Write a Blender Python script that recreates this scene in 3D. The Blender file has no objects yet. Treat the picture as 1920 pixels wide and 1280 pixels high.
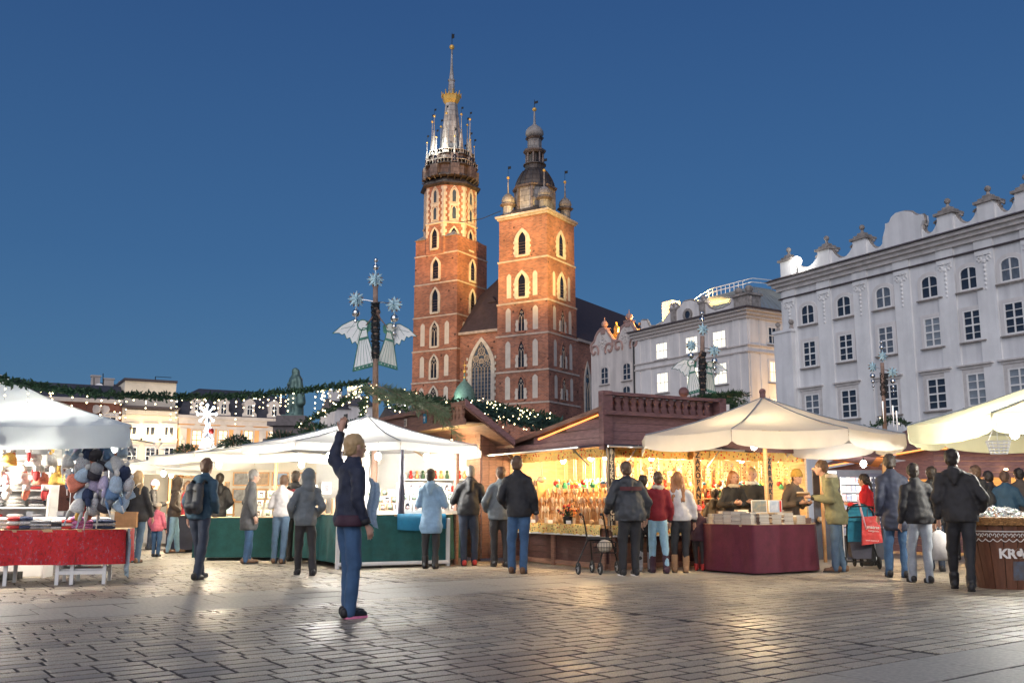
import bpy, bmesh, math, random
import numpy as np
from mathutils import Vector, Matrix, noise

random.seed(7)
SC = bpy.context.scene
COL = SC.collection
PI = math.pi
R = math.radians

# ---------------------------------------------------------------- camera
EYE = 1.1                      # a low tripod
PITCH = math.atan(303 / 1800)
cam_data = bpy.data.cameras.new('camera')
cam_data.lens = 33.75
cam_data.sensor_width = 36
cam_data.clip_start = 0.1
cam_data.clip_end = 3000
cam = bpy.data.objects.new('camera', cam_data)
cam.location = (0, 0, EYE)
cam.rotation_euler = (PI / 2 + PITCH, 0, 0)
COL.objects.link(cam)
SC.camera = cam

# ---------------------------------------------------------------- sky, dusk light, exposure
world = bpy.data.worlds.new('World')
SC.world = world
world.use_nodes = True
wn, wl = world.node_tree.nodes, world.node_tree.links
wn.clear()
w_out = wn.new('ShaderNodeOutputWorld')
nish = wn.new('ShaderNodeTexSky')
nish.sky_type = 'NISHITA'
nish.sun_disc = False
nish.sun_elevation = R(2.0)
nish.sun_rotation = R(205)
nish.ozone_density = 4.0
nish.air_density = 1.0
nish.dust_density = 0.3
bg1 = wn.new('ShaderNodeBackground')
bg1.inputs[1].default_value = 0.05
wl.new(nish.outputs[0], bg1.inputs[0])
tc = wn.new('ShaderNodeTexCoord')
sx = wn.new('ShaderNodeSeparateXYZ')
wl.new(tc.outputs['Generated'], sx.inputs[0])
rmp = wn.new('ShaderNodeValToRGB')
wl.new(sx.outputs['Z'], rmp.inputs[0])
SKY = [(0.0, (.078, .180, .310)), (.10, (.056, .140, .276)), (.24, (.038, .104, .234)), (.48, (.025, .070, .186)), (1.0, (.012, .038, .11))]
while len(rmp.color_ramp.elements) < len(SKY):
 rmp.color_ramp.elements.new(0.5)
for e, (p, c) in zip(rmp.color_ramp.elements, SKY):
 e.position = p
 e.color = (*c, 1)
bg2 = wn.new('ShaderNodeBackground')
bg2.inputs[1].default_value = 1.0
wl.new(rmp.outputs[0], bg2.inputs[0])
ash = wn.new('ShaderNodeAddShader')
wl.new(bg1.outputs[0], ash.inputs[0])
wl.new(bg2.outputs[0], ash.inputs[1])
wl.new(ash.outputs[0], w_out.inputs[0])

sun_data = bpy.data.lights.new('dusk_sun', 'SUN')
sun_data.energy = 1.9
sun_data.angle = R(70)
sun_data.color = (1.0, .93, .90)
sun = bpy.data.objects.new('dusk_sun', sun_data)
sun.rotation_euler = Vector((.27, .86, -.44)).to_track_quat('-Z', 'Y').to_euler()
COL.objects.link(sun)

SC.view_settings.view_transform = 'Standard'
SC.view_settings.look = 'None'
SC.view_settings.exposure = 0.0
SC.view_settings.gamma = 1.0
SC.view_settings.use_curve_mapping = False
SC.render.engine = 'CYCLES'
SC.cycles.use_denoising = True
SC.cycles.max_bounces = 6
SC.cycles.diffuse_bounces = 3
SC.cycles.glossy_bounces = 3
SC.cycles.transmission_bounces = 4
SC.cycles.transparent_max_bounces = 6
SC.cycles.sample_clamp_indirect = 6
SC.cycles.sample_clamp_direct = 0
SC.cycles.caustics_reflective = False
SC.cycles.caustics_refractive = False

# ---------------------------------------------------------------- measuring helpers (photo pixel + real depth -> place)
CP, SP = math.cos(PITCH), math.sin(PITCH)

def ray(u, v):
 a, b = (u - 960) / 1800, (640 - v) / 1800
 return Vector((a, CP - b * SP, SP + b * CP))

def W(u, v, Y):
 d = ray(u, v)
 return Vector((0, 0, EYE)) + d * (Y / d.y)

def G(u, v, z=0.0):
 d = ray(u, v)
 return Vector((0, 0, EYE)) + d * ((z - EYE) / d.z)

class Wall:
 """A vertical plane: origin o, direction r to the right as seen from in front, normal n towards the viewer."""
 def __init__(s, o, r):
  s.o = Vector((o[0], o[1], 0))
  s.r = Vector((r[0], r[1], 0)).normalized()
  s.n = Vector((s.r.y, -s.r.x, 0))
  s.up = Vector((0, 0, 1))
 def sz(s, u, v, out=0):
  d = ray(u, v)
  c = Vector((0, 0, EYE))
  t = (s.o + s.n * out - c).dot(s.n) / d.dot(s.n)
  q = c + d * t
  return (q - s.o).dot(s.r), q.z
 def p(s, a, z, out=0):
  return s.o + s.r * a + s.up * z + s.n * out
 def m(s, a, z, out=0):
  q = s.p(a, z, out)
  return Matrix(((s.r.x, -s.n.x, 0, q.x), (s.r.y, -s.n.y, 0, q.y), (0, 0, 1, q.z), (0, 0, 0, 1)))

# ---------------------------------------------------------------- mesh building
def wm(o):
 m = Matrix.Identity(4)
 while o is not None:
  m = o.matrix_basis @ m
  o = o.parent
 return m

class MB:
 def __init__(s):
  s.v, s.f, s.mi = [], [], []
 def add(s, vs, fs, mi=0):
  b = len(s.v)
  s.v.extend([tuple(x) for x in vs])
  for f in fs:
   s.f.append([b + i for i in f])
   s.mi.append(mi)
  return s
 def box(s, c, size, rz=0, mi=0, M=None):
  hx, hy, hz = size[0] / 2, size[1] / 2, size[2] / 2
  pts = [Vector((x * hx, y * hy, z * hz)) for z in (-1, 1) for y in (-1, 1) for x in (-1, 1)]
  T = Matrix.Translation(c) @ (M if M is not None else Matrix.Rotation(rz, 4, 'Z'))
  return s.add([T @ p for p in pts], [(0, 2, 3, 1), (4, 5, 7, 6), (0, 1, 5, 4), (2, 6, 7, 3), (0, 4, 6, 2), (1, 3, 7, 5)], mi)
 def bx(s, x0, x1, y0, y1, z0, z1, mi=0):
  return s.box(((x0 + x1) / 2, (y0 + y1) / 2, (z0 + z1) / 2), (abs(x1 - x0), abs(y1 - y0), abs(z1 - z0)), 0, mi)
 def wbox(s, w, a0, a1, z0, z1, d0, d1, mi=0):
  """box in a wall's frame: along a0..a1, height z0..z1, out d0..d1"""
  vs = [w.p(a, z, d) for z in (z0, z1) for d in (d1, d0) for a in (a0, a1)]
  return s.add(vs, [(0, 2, 3, 1), (4, 5, 7, 6), (0, 1, 5, 4), (2, 6, 7, 3), (0, 4, 6, 2), (1, 3, 7, 5)], mi)
 def wpoly(s, w, pts, d0, d1, mi=0):
  """an outline in a wall's frame, extruded from d0 (back) to d1 (front)"""
  n = len(pts)
  area = sum(pts[i][0] * pts[(i + 1) % n][1] - pts[(i + 1) % n][0] * pts[i][1] for i in range(n))
  if area < 0:
   pts = pts[::-1]
  vs = [w.p(a, z, d1) for a, z in pts] + [w.p(a, z, d0) for a, z in pts]
  fs = [list(range(n)), list(range(2 * n - 1, n - 1, -1))] + [(i, n + i, n + (i + 1) % n, (i + 1) % n) for i in range(n)]
  return s.add(vs, fs, mi)
 def wring(s, w, outer, inner, d0, d1, mi=0):
  n = len(outer)
  vs = [w.p(a, z, d1) for a, z in outer] + [w.p(a, z, d1) for a, z in inner] + [w.p(a, z, d0) for a, z in outer] + [w.p(a, z, d0) for a, z in inner]
  fs = []
  for i in range(n):
   j = (i + 1) % n
   fs += [(i, j, n + j, n + i), (i, 2 * n + i, 2 * n + j, j), (n + i, n + j, 3 * n + j, 3 * n + i)]
  return s.add(vs, fs, mi)
 def cyl(s, p0, p1, r0, r1=None, n=8, mi=0, cap=True):
  p0, p1 = Vector(p0), Vector(p1)
  r1 = r0 if r1 is None else r1
  ax = (p1 - p0).normalized()
  t = Vector((1, 0, 0)) if abs(ax.x) < .9 else Vector((0, 1, 0))
  a = ax.cross(t).normalized()
  b = ax.cross(a)
  vs = []
  for p, r in ((p0, r0), (p1, r1)):
   for i in range(n):
    q = 2 * PI * i / n
    vs.append(p + a * (r * math.cos(q)) + b * (r * math.sin(q)))
  fs = [(i, n + i, n + (i + 1) % n, (i + 1) % n)[::-1] for i in range(n)]
  if cap:
   fs += [list(range(n))[::-1], list(range(n, 2 * n))]
  return s.add(vs, [f[::-1] for f in fs], mi)
 def tube(s, pts, r, n=6, mi=0):
  rr = r if isinstance(r, (list, tuple)) else [r] * len(pts)
  pts = [Vector(p) for p in pts]
  vs, fs = [], []
  ref = Vector((0.31, 0.12, 0.94))
  for k, p in enumerate(pts):
   ax = (pts[min(k + 1, len(pts) - 1)] - pts[max(k - 1, 0)]).normalized()
   t = ref if abs(ax.dot(ref)) < .95 else Vector((1, 0, 0))
   a = ax.cross(t).normalized()
   b = ax.cross(a)
   for i in range(n):
    q = 2 * PI * i / n
    vs.append(p + a * (rr[k] * math.cos(q)) + b * (rr[k] * math.sin(q)))
  for k in range(len(pts) - 1):
   for i in range(n):
    j = (i + 1) % n
    fs.append((k * n + i, k * n + j, (k + 1) * n + j, (k + 1) * n + i))
  L = (len(pts) - 1) * n
  fs += [list(range(n))[::-1], list(range(L, L + n))]
  return s.add(vs, fs, mi)
 def lathe(s, prof, n=12, c=(0, 0, 0), mi=0, ph=0.0, sx=1, sy=1):
  vs, fs = [], []
  for r, z in prof:
   for i in range(n):
    q = 2 * PI * i / n + ph
    vs.append((c[0] + r * sx * math.cos(q), c[1] + r * sy * math.sin(q), c[2] + z))
  for k in range(len(prof) - 1):
   for i in range(n):
    j = (i + 1) % n
    fs.append((k * n + i, k * n + j, (k + 1) * n + j, (k + 1) * n + i))
  L = (len(prof) - 1) * n
  fs += [list(range(n))[::-1], list(range(L, L + n))]
  return s.add(vs, fs, mi)
 def ball(s, c, r, n=10, m=6, mi=0, sc=(1, 1, 1)):
  prof = [(max(1e-3, math.sin(PI * k / m)), -math.cos(PI * k / m)) for k in range(m + 1)]
  vs, fs = [], []
  for q, z in prof:
   for i in range(n):
    a = 2 * PI * i / n
    vs.append((c[0] + r * sc[0] * q * math.cos(a), c[1] + r * sc[1] * q * math.sin(a), c[2] + r * sc[2] * z))
  for k in range(m):
   for i in range(n):
    j = (i + 1) % n
    fs.append((k * n + i, k * n + j, (k + 1) * n + j, (k + 1) * n + i))
  return s.add(vs, fs, mi)
 def mesh(s, name, mats, smooth=False, inv=None, jit=0):
  me = bpy.data.meshes.new(name)
  vs = s.v if inv is None else [tuple(inv @ Vector(p)) for p in s.v]
  me.from_pydata(vs, [], s.f)
  for m in (mats if isinstance(mats, (list, tuple)) else [mats]):
   me.materials.append(MAT[m] if isinstance(m, str) else m)
  if any(s.mi):
   me.polygons.foreach_set('material_index', s.mi)
  if smooth:
   me.polygons.foreach_set('use_smooth', [True] * len(me.polygons))
  me.update()
  return me
 def build(s, name, mats, parent=None, smooth=False):
  inv = wm(parent).inverted() if parent is not None else None
  return link(name, s.mesh(name, mats, smooth, inv), parent)

def link(name, data, parent=None, M=None):
 o = bpy.data.objects.new(name, data)
 COL.objects.link(o)
 if parent is not None:
  o.parent = parent
 if M is not None:
  o.matrix_basis = M
 return o

def tag(o, label=None, cat=None, group=None, kind=None):
 if label: o['label'] = label
 if cat: o['category'] = cat
 if group: o['group'] = group
 if kind: o['kind'] = kind
 return o

def thing(name, label, cat, loc=(0, 0, 0), rz=0, group=None):
 o = bpy.data.objects.new(name, None)
 COL.objects.link(o)
 o.empty_display_size = .3
 o.matrix_basis = Matrix.Translation(loc) @ Matrix.Rotation(rz, 4, 'Z')
 return tag(o, label, cat, group)

def kids(o, cache={}):
 return [c for c in bpy.data.objects if c.parent == o]

def copy_tree(o, parent=None):
 c = o.copy()
 COL.objects.link(c)
 if parent is not None:
  c.parent = parent
 for ch in kids(o):
  copy_tree(ch, c)
 return c

# ---------------------------------------------------------------- materials
MAT = {}

def mat(name, col, rough=.6, metal=0, var=.18, scale=5, bump=0, bscale=60, spec=.5, col2=None, coat=0, emit=None, es=0, translucent=0, detail=6, stretch=None, streak=0):
 m = bpy.data.materials.new(name)
 m.use_nodes = True
 nt = m.node_tree
 b = nt.nodes['Principled BSDF']
 b.inputs['Roughness'].default_value = rough
 b.inputs['Metallic'].default_value = metal
 b.inputs['Specular IOR Level'].default_value = spec
 b.inputs['Coat Weight'].default_value = coat
 t = nt.nodes.new('ShaderNodeTexCoord')
 vec = t.outputs['Object']
 if stretch:
  mp = nt.nodes.new('ShaderNodeMapping')
  mp.inputs['Scale'].default_value = stretch
  nt.links.new(vec, mp.inputs[0])
  vec = mp.outputs[0]
 csock = None
 if var or col2:
  nz = nt.nodes.new('ShaderNodeTexNoise')
  nz.inputs['Scale'].default_value = scale
  nz.inputs['Detail'].default_value = detail
  nz.inputs['Roughness'].default_value = .65
  nt.links.new(vec, nz.inputs['Vector'])
  rp = nt.nodes.new('ShaderNodeValToRGB')
  rp.color_ramp.elements[0].position = .3
  rp.color_ramp.elements[1].position = .7
  lo = tuple(c * (1 - var) for c in col)
  hi = col2 if col2 else tuple(min(1, c * (1 + var)) for c in col)
  rp.color_ramp.elements[0].color = (*lo, 1)
  rp.color_ramp.elements[1].color = (*hi, 1)
  nt.links.new(nz.outputs[0], rp.inputs[0])
  csock = rp.outputs[0]
  if streak:                                 # rain streaks and soot, running down
   mp2 = nt.nodes.new('ShaderNodeMapping')
   mp2.inputs['Scale'].default_value = (1.6, 1.6, .16)
   nt.links.new(t.outputs['Object'], mp2.inputs[0])
   n3 = nt.nodes.new('ShaderNodeTexNoise')
   n3.inputs['Scale'].default_value = 1.0
   n3.inputs['Detail'].default_value = 8
   nt.links.new(mp2.outputs[0], n3.inputs['Vector'])
   r3 = nt.nodes.new('ShaderNodeValToRGB')
   r3.color_ramp.elements[0].position = .34
   r3.color_ramp.elements[0].color = (1 - streak, 1 - streak, 1 - streak * .95, 1)
   r3.color_ramp.elements[1].position = .56
   nt.links.new(n3.outputs[0], r3.inputs[0])
   mu = nt.nodes.new('ShaderNodeMix'); mu.data_type = 'RGBA'; mu.blend_type = 'MULTIPLY'
   mu.inputs[0].default_value = 1
   nt.links.new(csock, mu.inputs[6]); nt.links.new(r3.outputs[0], mu.inputs[7])
   csock = mu.outputs[2]
  nt.links.new(csock, b.inputs['Base Color'])
 else:
  b.inputs['Base Color'].default_value = (*col, 1)
 if bump:
  n2 = nt.nodes.new('ShaderNodeTexNoise')
  n2.inputs['Scale'].default_value = bscale
  n2.inputs['Detail'].default_value = 5
  nt.links.new(vec, n2.inputs['Vector'])
  bp = nt.nodes.new('ShaderNodeBump')
  bp.inputs['Strength'].default_value = bump
  bp.inputs['Distance'].default_value = .02
  nt.links.new(n2.outputs[0], bp.inputs['Height'])
  nt.links.new(bp.outputs[0], b.inputs['Normal'])
 if emit:
  b.inputs['Emission Color'].default_value = (*emit, 1)
  b.inputs['Emission Strength'].default_value = es
 if translucent:
  tr = nt.nodes.new('ShaderNodeBsdfTranslucent')
  mx = nt.nodes.new('ShaderNodeMixShader')
  mx.inputs[0].default_value = translucent
  if csock:
   nt.links.new(csock, tr.inputs[0])
  else:
   tr.inputs[0].default_value = (*col, 1)
  out = nt.nodes['Material Output']
  nt.links.new(b.outputs[0], mx.inputs[1])
  nt.links.new(tr.outputs[0], mx.inputs[2])
  nt.links.new(mx.outputs[0], out.inputs[0])
 MAT[name] = m
 return m

def bump_chain(nt, height, strength, dist, b):
 bp = nt.nodes.new('ShaderNodeBump')
 bp.inputs['Strength'].default_value = strength
 bp.inputs['Distance'].default_value = dist
 nt.links.new(height, bp.inputs['Height'])
 nt.links.new(bp.outputs[0], b.inputs['Normal'])

def brick_mat(name, c1, c2, mortar, bw, bh, dark=.5, rough=.85, msize=.02, patch=.12):
 """brick courses on upright walls: horizontal coordinate x+y of the object, vertical z"""
 m = mat(name, c1, rough, var=0)
 nt = m.node_tree
 b = nt.nodes['Principled BSDF']
 t = nt.nodes.new('ShaderNodeTexCoord')
 sp = nt.nodes.new('ShaderNodeSeparateXYZ')
 nt.links.new(t.outputs['Object'], sp.inputs[0])
 ad = nt.nodes.new('ShaderNodeMath')
 nt.links.new(sp.outputs[0], ad.inputs[0])
 nt.links.new(sp.outputs[1], ad.inputs[1])
 cb = nt.nodes.new('ShaderNodeCombineXYZ')
 nt.links.new(ad.outputs[0], cb.inputs[0])
 nt.links.new(sp.outputs[2], cb.inputs[1])
 br = nt.nodes.new('ShaderNodeTexBrick')
 br.inputs['Color1'].default_value = (*c1, 1)
 br.inputs['Color2'].default_value = (*c2, 1)
 br.inputs['Mortar'].default_value = (*mortar, 1)
 br.inputs['Scale'].default_value = 1
 br.inputs['Brick Width'].default_value = bw
 br.inputs['Row Height'].default_value = bh
 br.inputs['Mortar Size'].default_value = msize
 br.inputs['Bias'].default_value = -.1
 nt.links.new(cb.outputs[0], br.inputs['Vector'])
 nz = nt.nodes.new('ShaderNodeTexNoise')
 nz.inputs['Scale'].default_value = patch
 nz.inputs['Detail'].default_value = 9
 nz.inputs['Roughness'].default_value = .7
 nt.links.new(t.outputs['Object'], nz.inputs['Vector'])
 rp = nt.nodes.new('ShaderNodeValToRGB')
 rp.color_ramp.elements[0].position = .36
 rp.color_ramp.elements[0].color = (dark, dark * .95, dark * .95, 1)
 rp.color_ramp.elements[1].position = .62
 rp.color_ramp.elements[1].color = (1.1, 1.1, 1.1, 1)
 nt.links.new(nz.outputs[0], rp.inputs[0])
 mu = nt.nodes.new('ShaderNodeMix')
 mu.data_type = 'RGBA'
 mu.blend_type = 'MULTIPLY'
 mu.inputs[0].default_value = 1
 nt.links.new(br.outputs['Color'], mu.inputs[6])
 nt.links.new(rp.outputs[0], mu.inputs[7])
 # scattered scaffold holes and burnt headers
 vo = nt.nodes.new('ShaderNodeTexVoronoi')
 vo.inputs['Scale'].default_value = .55
 nt.links.new(t.outputs['Object'], vo.inputs['Vector'])
 r2 = nt.nodes.new('ShaderNodeValToRGB')
 r2.color_ramp.elements[0].position = .10
 r2.color_ramp.elements[0].color = (.25, .25, .25, 1)
 r2.color_ramp.elements[1].position = .13
 r2.color_ramp.elements[1].color = (1, 1, 1, 1)
 nt.links.new(vo.outputs['Distance'], r2.inputs[0])
 m2 = nt.nodes.new('ShaderNodeMix')
 m2.data_type = 'RGBA'
 m2.blend_type = 'MULTIPLY'
 m2.inputs[0].default_value = 1
 nt.links.new(mu.outputs[2], m2.inputs[6])
 nt.links.new(r2.outputs[0], m2.inputs[7])
 nt.links.new(m2.outputs[2], b.inputs['Base Color'])
 bump_chain(nt, br.outputs['Fac'], -.5, .02, b)
 return m

def sheet_mat(name, c1, c2, seam, bw, bh, rough=.5, metal=.6):
 """metal sheets or slates with visible seams"""
 m = brick_mat(name, c1, c2, seam, bw, bh, dark=.6, rough=rough, msize=.03, patch=.5)
 m.node_tree.nodes['Principled BSDF'].inputs['Metallic'].default_value = metal
 return m

brick_mat('church_brick', (.43, .16, .095), (.19, .068, .052), (.36, .23, .17), .62, .23, dark=.5, msize=.03)
brick_mat('old_brick', (.23, .07, .045), (.16, .05, .035), (.2, .13, .1), .5, .17)
mat('pale_stone', (.50, .45, .39), .8, var=.25, scale=1.2, bump=.2, bscale=12)
mat('blind_plaster', (.52, .47, .42), .85, var=.14, scale=.8)
mat('string_stone', (.42, .34, .29), .8, var=.3, scale=1.5)
mat('dark_glass', (.012, .012, .018), .12, var=.4, scale=2, spec=.6)
mat('church_glass', (.05, .07, .10), .2, var=.5, scale=1.5)
mat('tracery_stone', (.42, .34, .27), .8, var=.2)
mat('roof_tile', (.058, .036, .036), .75, var=.3, scale=1.5, bump=.5, bscale=9)
sheet_mat('lead_sheet', (.48, .46, .44), (.36, .34, .32), (.12, .10, .09), .9, 1.1, .55, 0)
sheet_mat('dark_sheet', (.10, .085, .08), (.065, .055, .055), (.03, .025, .025), .8, 1.0, .5, .4)
sheet_mat('brown_sheet', (.22, .17, .15), (.15, .115, .105), (.05, .04, .04), .8, .9, .5, .4)
mat('gilt', (.80, .48, .12), .35, .35, var=.15)
mat('copper_green', (.17, .30, .25), .55, .3, var=.3, scale=3)
mat('palace_plaster', (.76, .76, .765), .85, var=.12, scale=.35, bump=.15, bscale=25, detail=10, streak=.16)
mat('palace_pilaster', (.82, .82, .815), .85, var=.1, scale=.5, streak=.1)
mat('palace_trim', (.62, .59, .57), .85, var=.2, scale=1.5)
mat('weathered_stone', (.30, .27, .25), .9, var=.5, scale=2.2, bump=.3, bscale=20)
mat('white_paint', (.84, .83, .81), .6, var=.05)
mat('cornice_dark', (.07, .055, .06), .7, var=.3)
mat('house_white', (.76, .73, .71), .85, var=.08, scale=.4, streak=.14)
mat('house_trim', (.58, .53, .50), .85, var=.15)
mat('gable_cream', (.68, .62, .58), .85, var=.08, scale=.6, streak=.2)
mat('gable_band', (.40, .26, .23), .85, var=.15, scale=2)
mat('metal_roof', (.40, .42, .40), .4, .35, var=.12, scale=1)
mat('facade_cream', (.78, .69, .56), .85, var=.1, scale=.5)
mat('facade_grey', (.56, .50, .46), .85, var=.15, scale=.6)
mat('slate', (.06, .06, .075), .6, var=.35, scale=1.5, bump=.4, bscale=8)
mat('bronze', (.13, .21, .19), .5, .5, var=.35, scale=2.5)
mat('granite', (.15, .13, .13), .6, var=.3, scale=3)
mat('lit_pane', (.7, .6, .42), .5, var=0, emit=(1, .86, .60), es=1.25)
mat('lit_pane_cool', (.7, .65, .5), .5, var=.1, scale=1.5, emit=(1, .93, .72), es=1.5)
mat('window_glass', (.028, .034, .05), .1, var=.5, scale=.7, spec=.7)
mat('curtain_glass', (.13, .15, .18), .2, var=.5, scale=2.5, spec=.7, stretch=(3, 3, .6))
mat('pale_glass', (.24, .27, .30), .15, var=.3, scale=1.2, spec=.7)
mat('helmet_lead', (.30, .275, .26), .6, var=.3, scale=2)
sheet_mat('helmet_sheet', (.33, .30, .28), (.23, .21, .20), (.06, .05, .045), .9, 1.0, .55, 0)
mat('hut_wood', (.25, .13, .09), .6, var=.4, scale=3, bump=.4, bscale=14, stretch=(1, 1, 9))
mat('stall_wood', (.21, .105, .10), .65, var=.35, scale=3, bump=.35, bscale=16, stretch=(2, 2, 8))
mat('pale_wood', (.50, .34, .19), .6, var=.25, scale=4, bump=.3, bscale=20, stretch=(1, 1, 8))
mat('honey_wood', (.52, .27, .10), .5, var=.3, scale=5, stretch=(3, 3, 1))
mat('dark_board', (.045, .03, .025), .55, var=.35, scale=6)
mat('sign_letter', (.88, .72, .48), .6, var=.1)
mat('black_letter', (.02, .016, .014), .6, var=.1)
mat('white_letter', (.78, .74, .70), .6, var=.12)
mat('iron', (.03, .03, .032), .45, .6, var=.2)
mat('steel', (.55, .56, .58), .3, .9, var=.1)
mat('rubber', (.03, .03, .032), .75, var=.25, scale=20)
mat('canvas_white', (.80, .80, .78), .8, var=.05, scale=1.5, bump=.5, bscale=7, translucent=.45)
mat('canvas_cool', (.64, .71, .75), .8, var=.05, scale=1.5, bump=.5, bscale=7, translucent=.36)
mat('canvas_cream', (.80, .77, .70), .8, var=.05, scale=1.5, bump=.5, bscale=7, translucent=.42)
mat('canvas_yellow', (.74, .70, .46), .8, var=.05, scale=1.5, bump=.5, bscale=7, translucent=.4)
mat('awning_dark', (.05, .05, .075), .7, var=.2)
mat('seam_grey', (.30, .35, .40), .8, var=.1)
mat('cloth_green', (.008, .075, .075), .8, var=.25, scale=6, bump=.2, bscale=35)
mat('cloth_blue', (.01, .16, .30), .75, var=.2, scale=6)
mat('cloth_maroon', (.10, .012, .028), .8, var=.25, scale=5, bump=.2, bscale=40)
mat('fir', (.030, .075, .038), .7, var=.5, scale=6)
mat('fir_pale', (.19, .25, .15), .7, var=.4, scale=6)
mat('fir_blue', (.035, .085, .075), .7, var=.5, scale=6)
mat('bulb_warm', (1, .8, .5), .4, var=0, emit=(1, .72, .36), es=14)
mat('bulb_fairy', (1, .85, .6), .4, var=0, emit=(1, .78, .42), es=12)
mat('bulb_white', (1, 1, .95), .4, var=0, emit=(1, .97, .9), es=25)
mat('bulb_cool', (.9, .95, 1), .4, var=0, emit=(.85, .94, 1), es=5)
mat('rope_orange', (1, .5, .2), .4, var=0, emit=(1, .32, .07), es=2.2)
mat('silver_ball', (.85, .84, .80), .08, 1.0, var=0)
mat('star_blue', (.45, .66, .74), .45, .2, var=.12)
mat('star_back', (.30, .22, .17), .6, var=.2)
mat('angel_white', (.90, .92, .90), .6, var=.05)
mat('angel_grey', (.70, .72, .64), .6, var=.1)
mat('angel_green', (.05, .19, .14), .6, var=.2)
mat('trumpet', (.24, .15, .11), .6, var=.2)
mat('bark', (.33, .22, .17), .8, var=.3, scale=6, bump=.4, bscale=20)
mat('tinsel', (.03, .032, .035), .8, var=.5, scale=20)
mat('paper', (.62, .56, .47), .8, var=.1, scale=8)
mat('paper_white', (.80, .79, .76), .8, var=.06, scale=8)
mat('cardboard', (.42, .30, .19), .85, var=.12, scale=6)
mat('red_paint', (.55, .03, .02), .4, var=.1)
mat('slab', (.36, .33, .275), .55, var=.3, scale=26, bump=.15, bscale=50, detail=10)
mat('skin', (.52, .30, .22), .55, var=.08, scale=10)
# ================================================================ THE SQUARE
def paver_mat():
 m = mat('paver_stone', (.21, .19, .165), .45, var=0)
 nt = m.node_tree
 b = nt.nodes['Principled BSDF']
 gi = nt.nodes.new('ShaderNodeNewGeometry')
 oi = nt.nodes.new('ShaderNodeObjectInfo')
 ad = nt.nodes.new('ShaderNodeMath'); ad.operation = 'ADD'
 nt.links.new(gi.outputs['Random Per Island'], ad.inputs[0])
 nt.links.new(oi.outputs['Random'], ad.inputs[1])
 fr = nt.nodes.new('ShaderNodeMath'); fr.operation = 'FRACT'
 nt.links.new(ad.outputs[0], fr.inputs[0])
 r1 = nt.nodes.new('ShaderNodeValToRGB')
 cols = [(0, (.26, .235, .20)), (.3, (.38, .335, .27)), (.7, (.43, .38, .30)), (1, (.48, .425, .335))]
 while len(r1.color_ramp.elements) < 4:
  r1.color_ramp.elements.new(.5)
 for e, (p, c) in zip(r1.color_ramp.elements, cols):
  e.position = p; e.color = (*c, 1)
 nt.links.new(fr.outputs[0], r1.inputs[0])
 sp = nt.nodes.new('ShaderNodeTexNoise')
 sp.inputs['Scale'].default_value = 120; sp.inputs['Detail'].default_value = 3
 nt.links.new(gi.outputs['Position'], sp.inputs['Vector'])
 r2 = nt.nodes.new('ShaderNodeValToRGB')
 r2.color_ramp.elements[0].position = .36; r2.color_ramp.elements[0].color = (.36, .36, .37, 1)
 r2.color_ramp.elements[1].position = .60; r2.color_ramp.elements[1].color = (1.35, 1.33, 1.3, 1)
 nt.links.new(sp.outputs[0], r2.inputs[0])
 st = nt.nodes.new('ShaderNodeTexNoise')
 st.inputs['Scale'].default_value = .8; st.inputs['Detail'].default_value = 7
 nt.links.new(gi.outputs['Position'], st.inputs['Vector'])
 r3 = nt.nodes.new('ShaderNodeValToRGB')
 r3.color_ramp.elements[0].position = .35; r3.color_ramp.elements[0].color = (.72, .7, .7, 1)
 r3.color_ramp.elements[1].position = .65; r3.color_ramp.elements[1].color = (1.08, 1.06, 1.02, 1)
 nt.links.new(st.outputs[0], r3.inputs[0])
 prev = r1.outputs[0]
 for r in (r2, r3):
  mu = nt.nodes.new('ShaderNodeMix'); mu.data_type = 'RGBA'; mu.blend_type = 'MULTIPLY'
  mu.inputs[0].default_value = 1
  nt.links.new(prev, mu.inputs[6]); nt.links.new(r.outputs[0], mu.inputs[7])
  prev = mu.outputs[2]
 nt.links.new(prev, b.inputs['Base Color'])
 rr = nt.nodes.new('ShaderNodeMapRange')
 rr.inputs[1].default_value = .3; rr.inputs[2].default_value = .7
 rr.inputs[3].default_value = .34; rr.inputs[4].default_value = .60
 nt.links.new(st.outputs[0], rr.inputs[0])
 nt.links.new(rr.outputs[0], b.inputs['Roughness'])
 bump_chain(nt, sp.outputs[0], .3, .003, b)
 return m
paver_mat()
mat('grout', (.028, .022, .022), .95, var=.3, scale=12)
m = brick_mat('far_paving', (.36, .33, .28), (.30, .27, .235), (.06, .05, .05), .345, .175, dark=.8, rough=.5, msize=.012, patch=.3)
# the far paving lies flat: courses run along the object's own x and y
_sp = [n for n in m.node_tree.nodes if n.type == 'SEPXYZ'][0]
_cb = [n for n in m.node_tree.nodes if n.type == 'COMBXYZ'][0]
m.node_tree.links.new(_sp.outputs[0], _cb.inputs[0])
m.node_tree.links.new(_sp.outputs[1], _cb.inputs[1])

PC, PD = Vector((.81, .586, 0)), Vector((-.586, .81, 0))
PANG = math.atan2(PC.y, PC.x)
mb = MB()
mb.add([(-900, -300, 0), (900, -300, 0), (900, 900, 0), (-900, 900, 0)], [(0, 1, 2, 3)])
pavement = tag(link('pavement', mb.mesh('pavement', 'far_paving')), 'stone paved market square of small setts and slab bands', None, None, 'structure')
pavement.matrix_basis = Matrix.Translation((0, 0, -.022)) @ Matrix.Rotation(PANG, 4, 'Z')

def in_view(q, far=23.5):
 return 5.6 < q.y < far and abs(q.x) < q.y * .575 + .6

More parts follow.
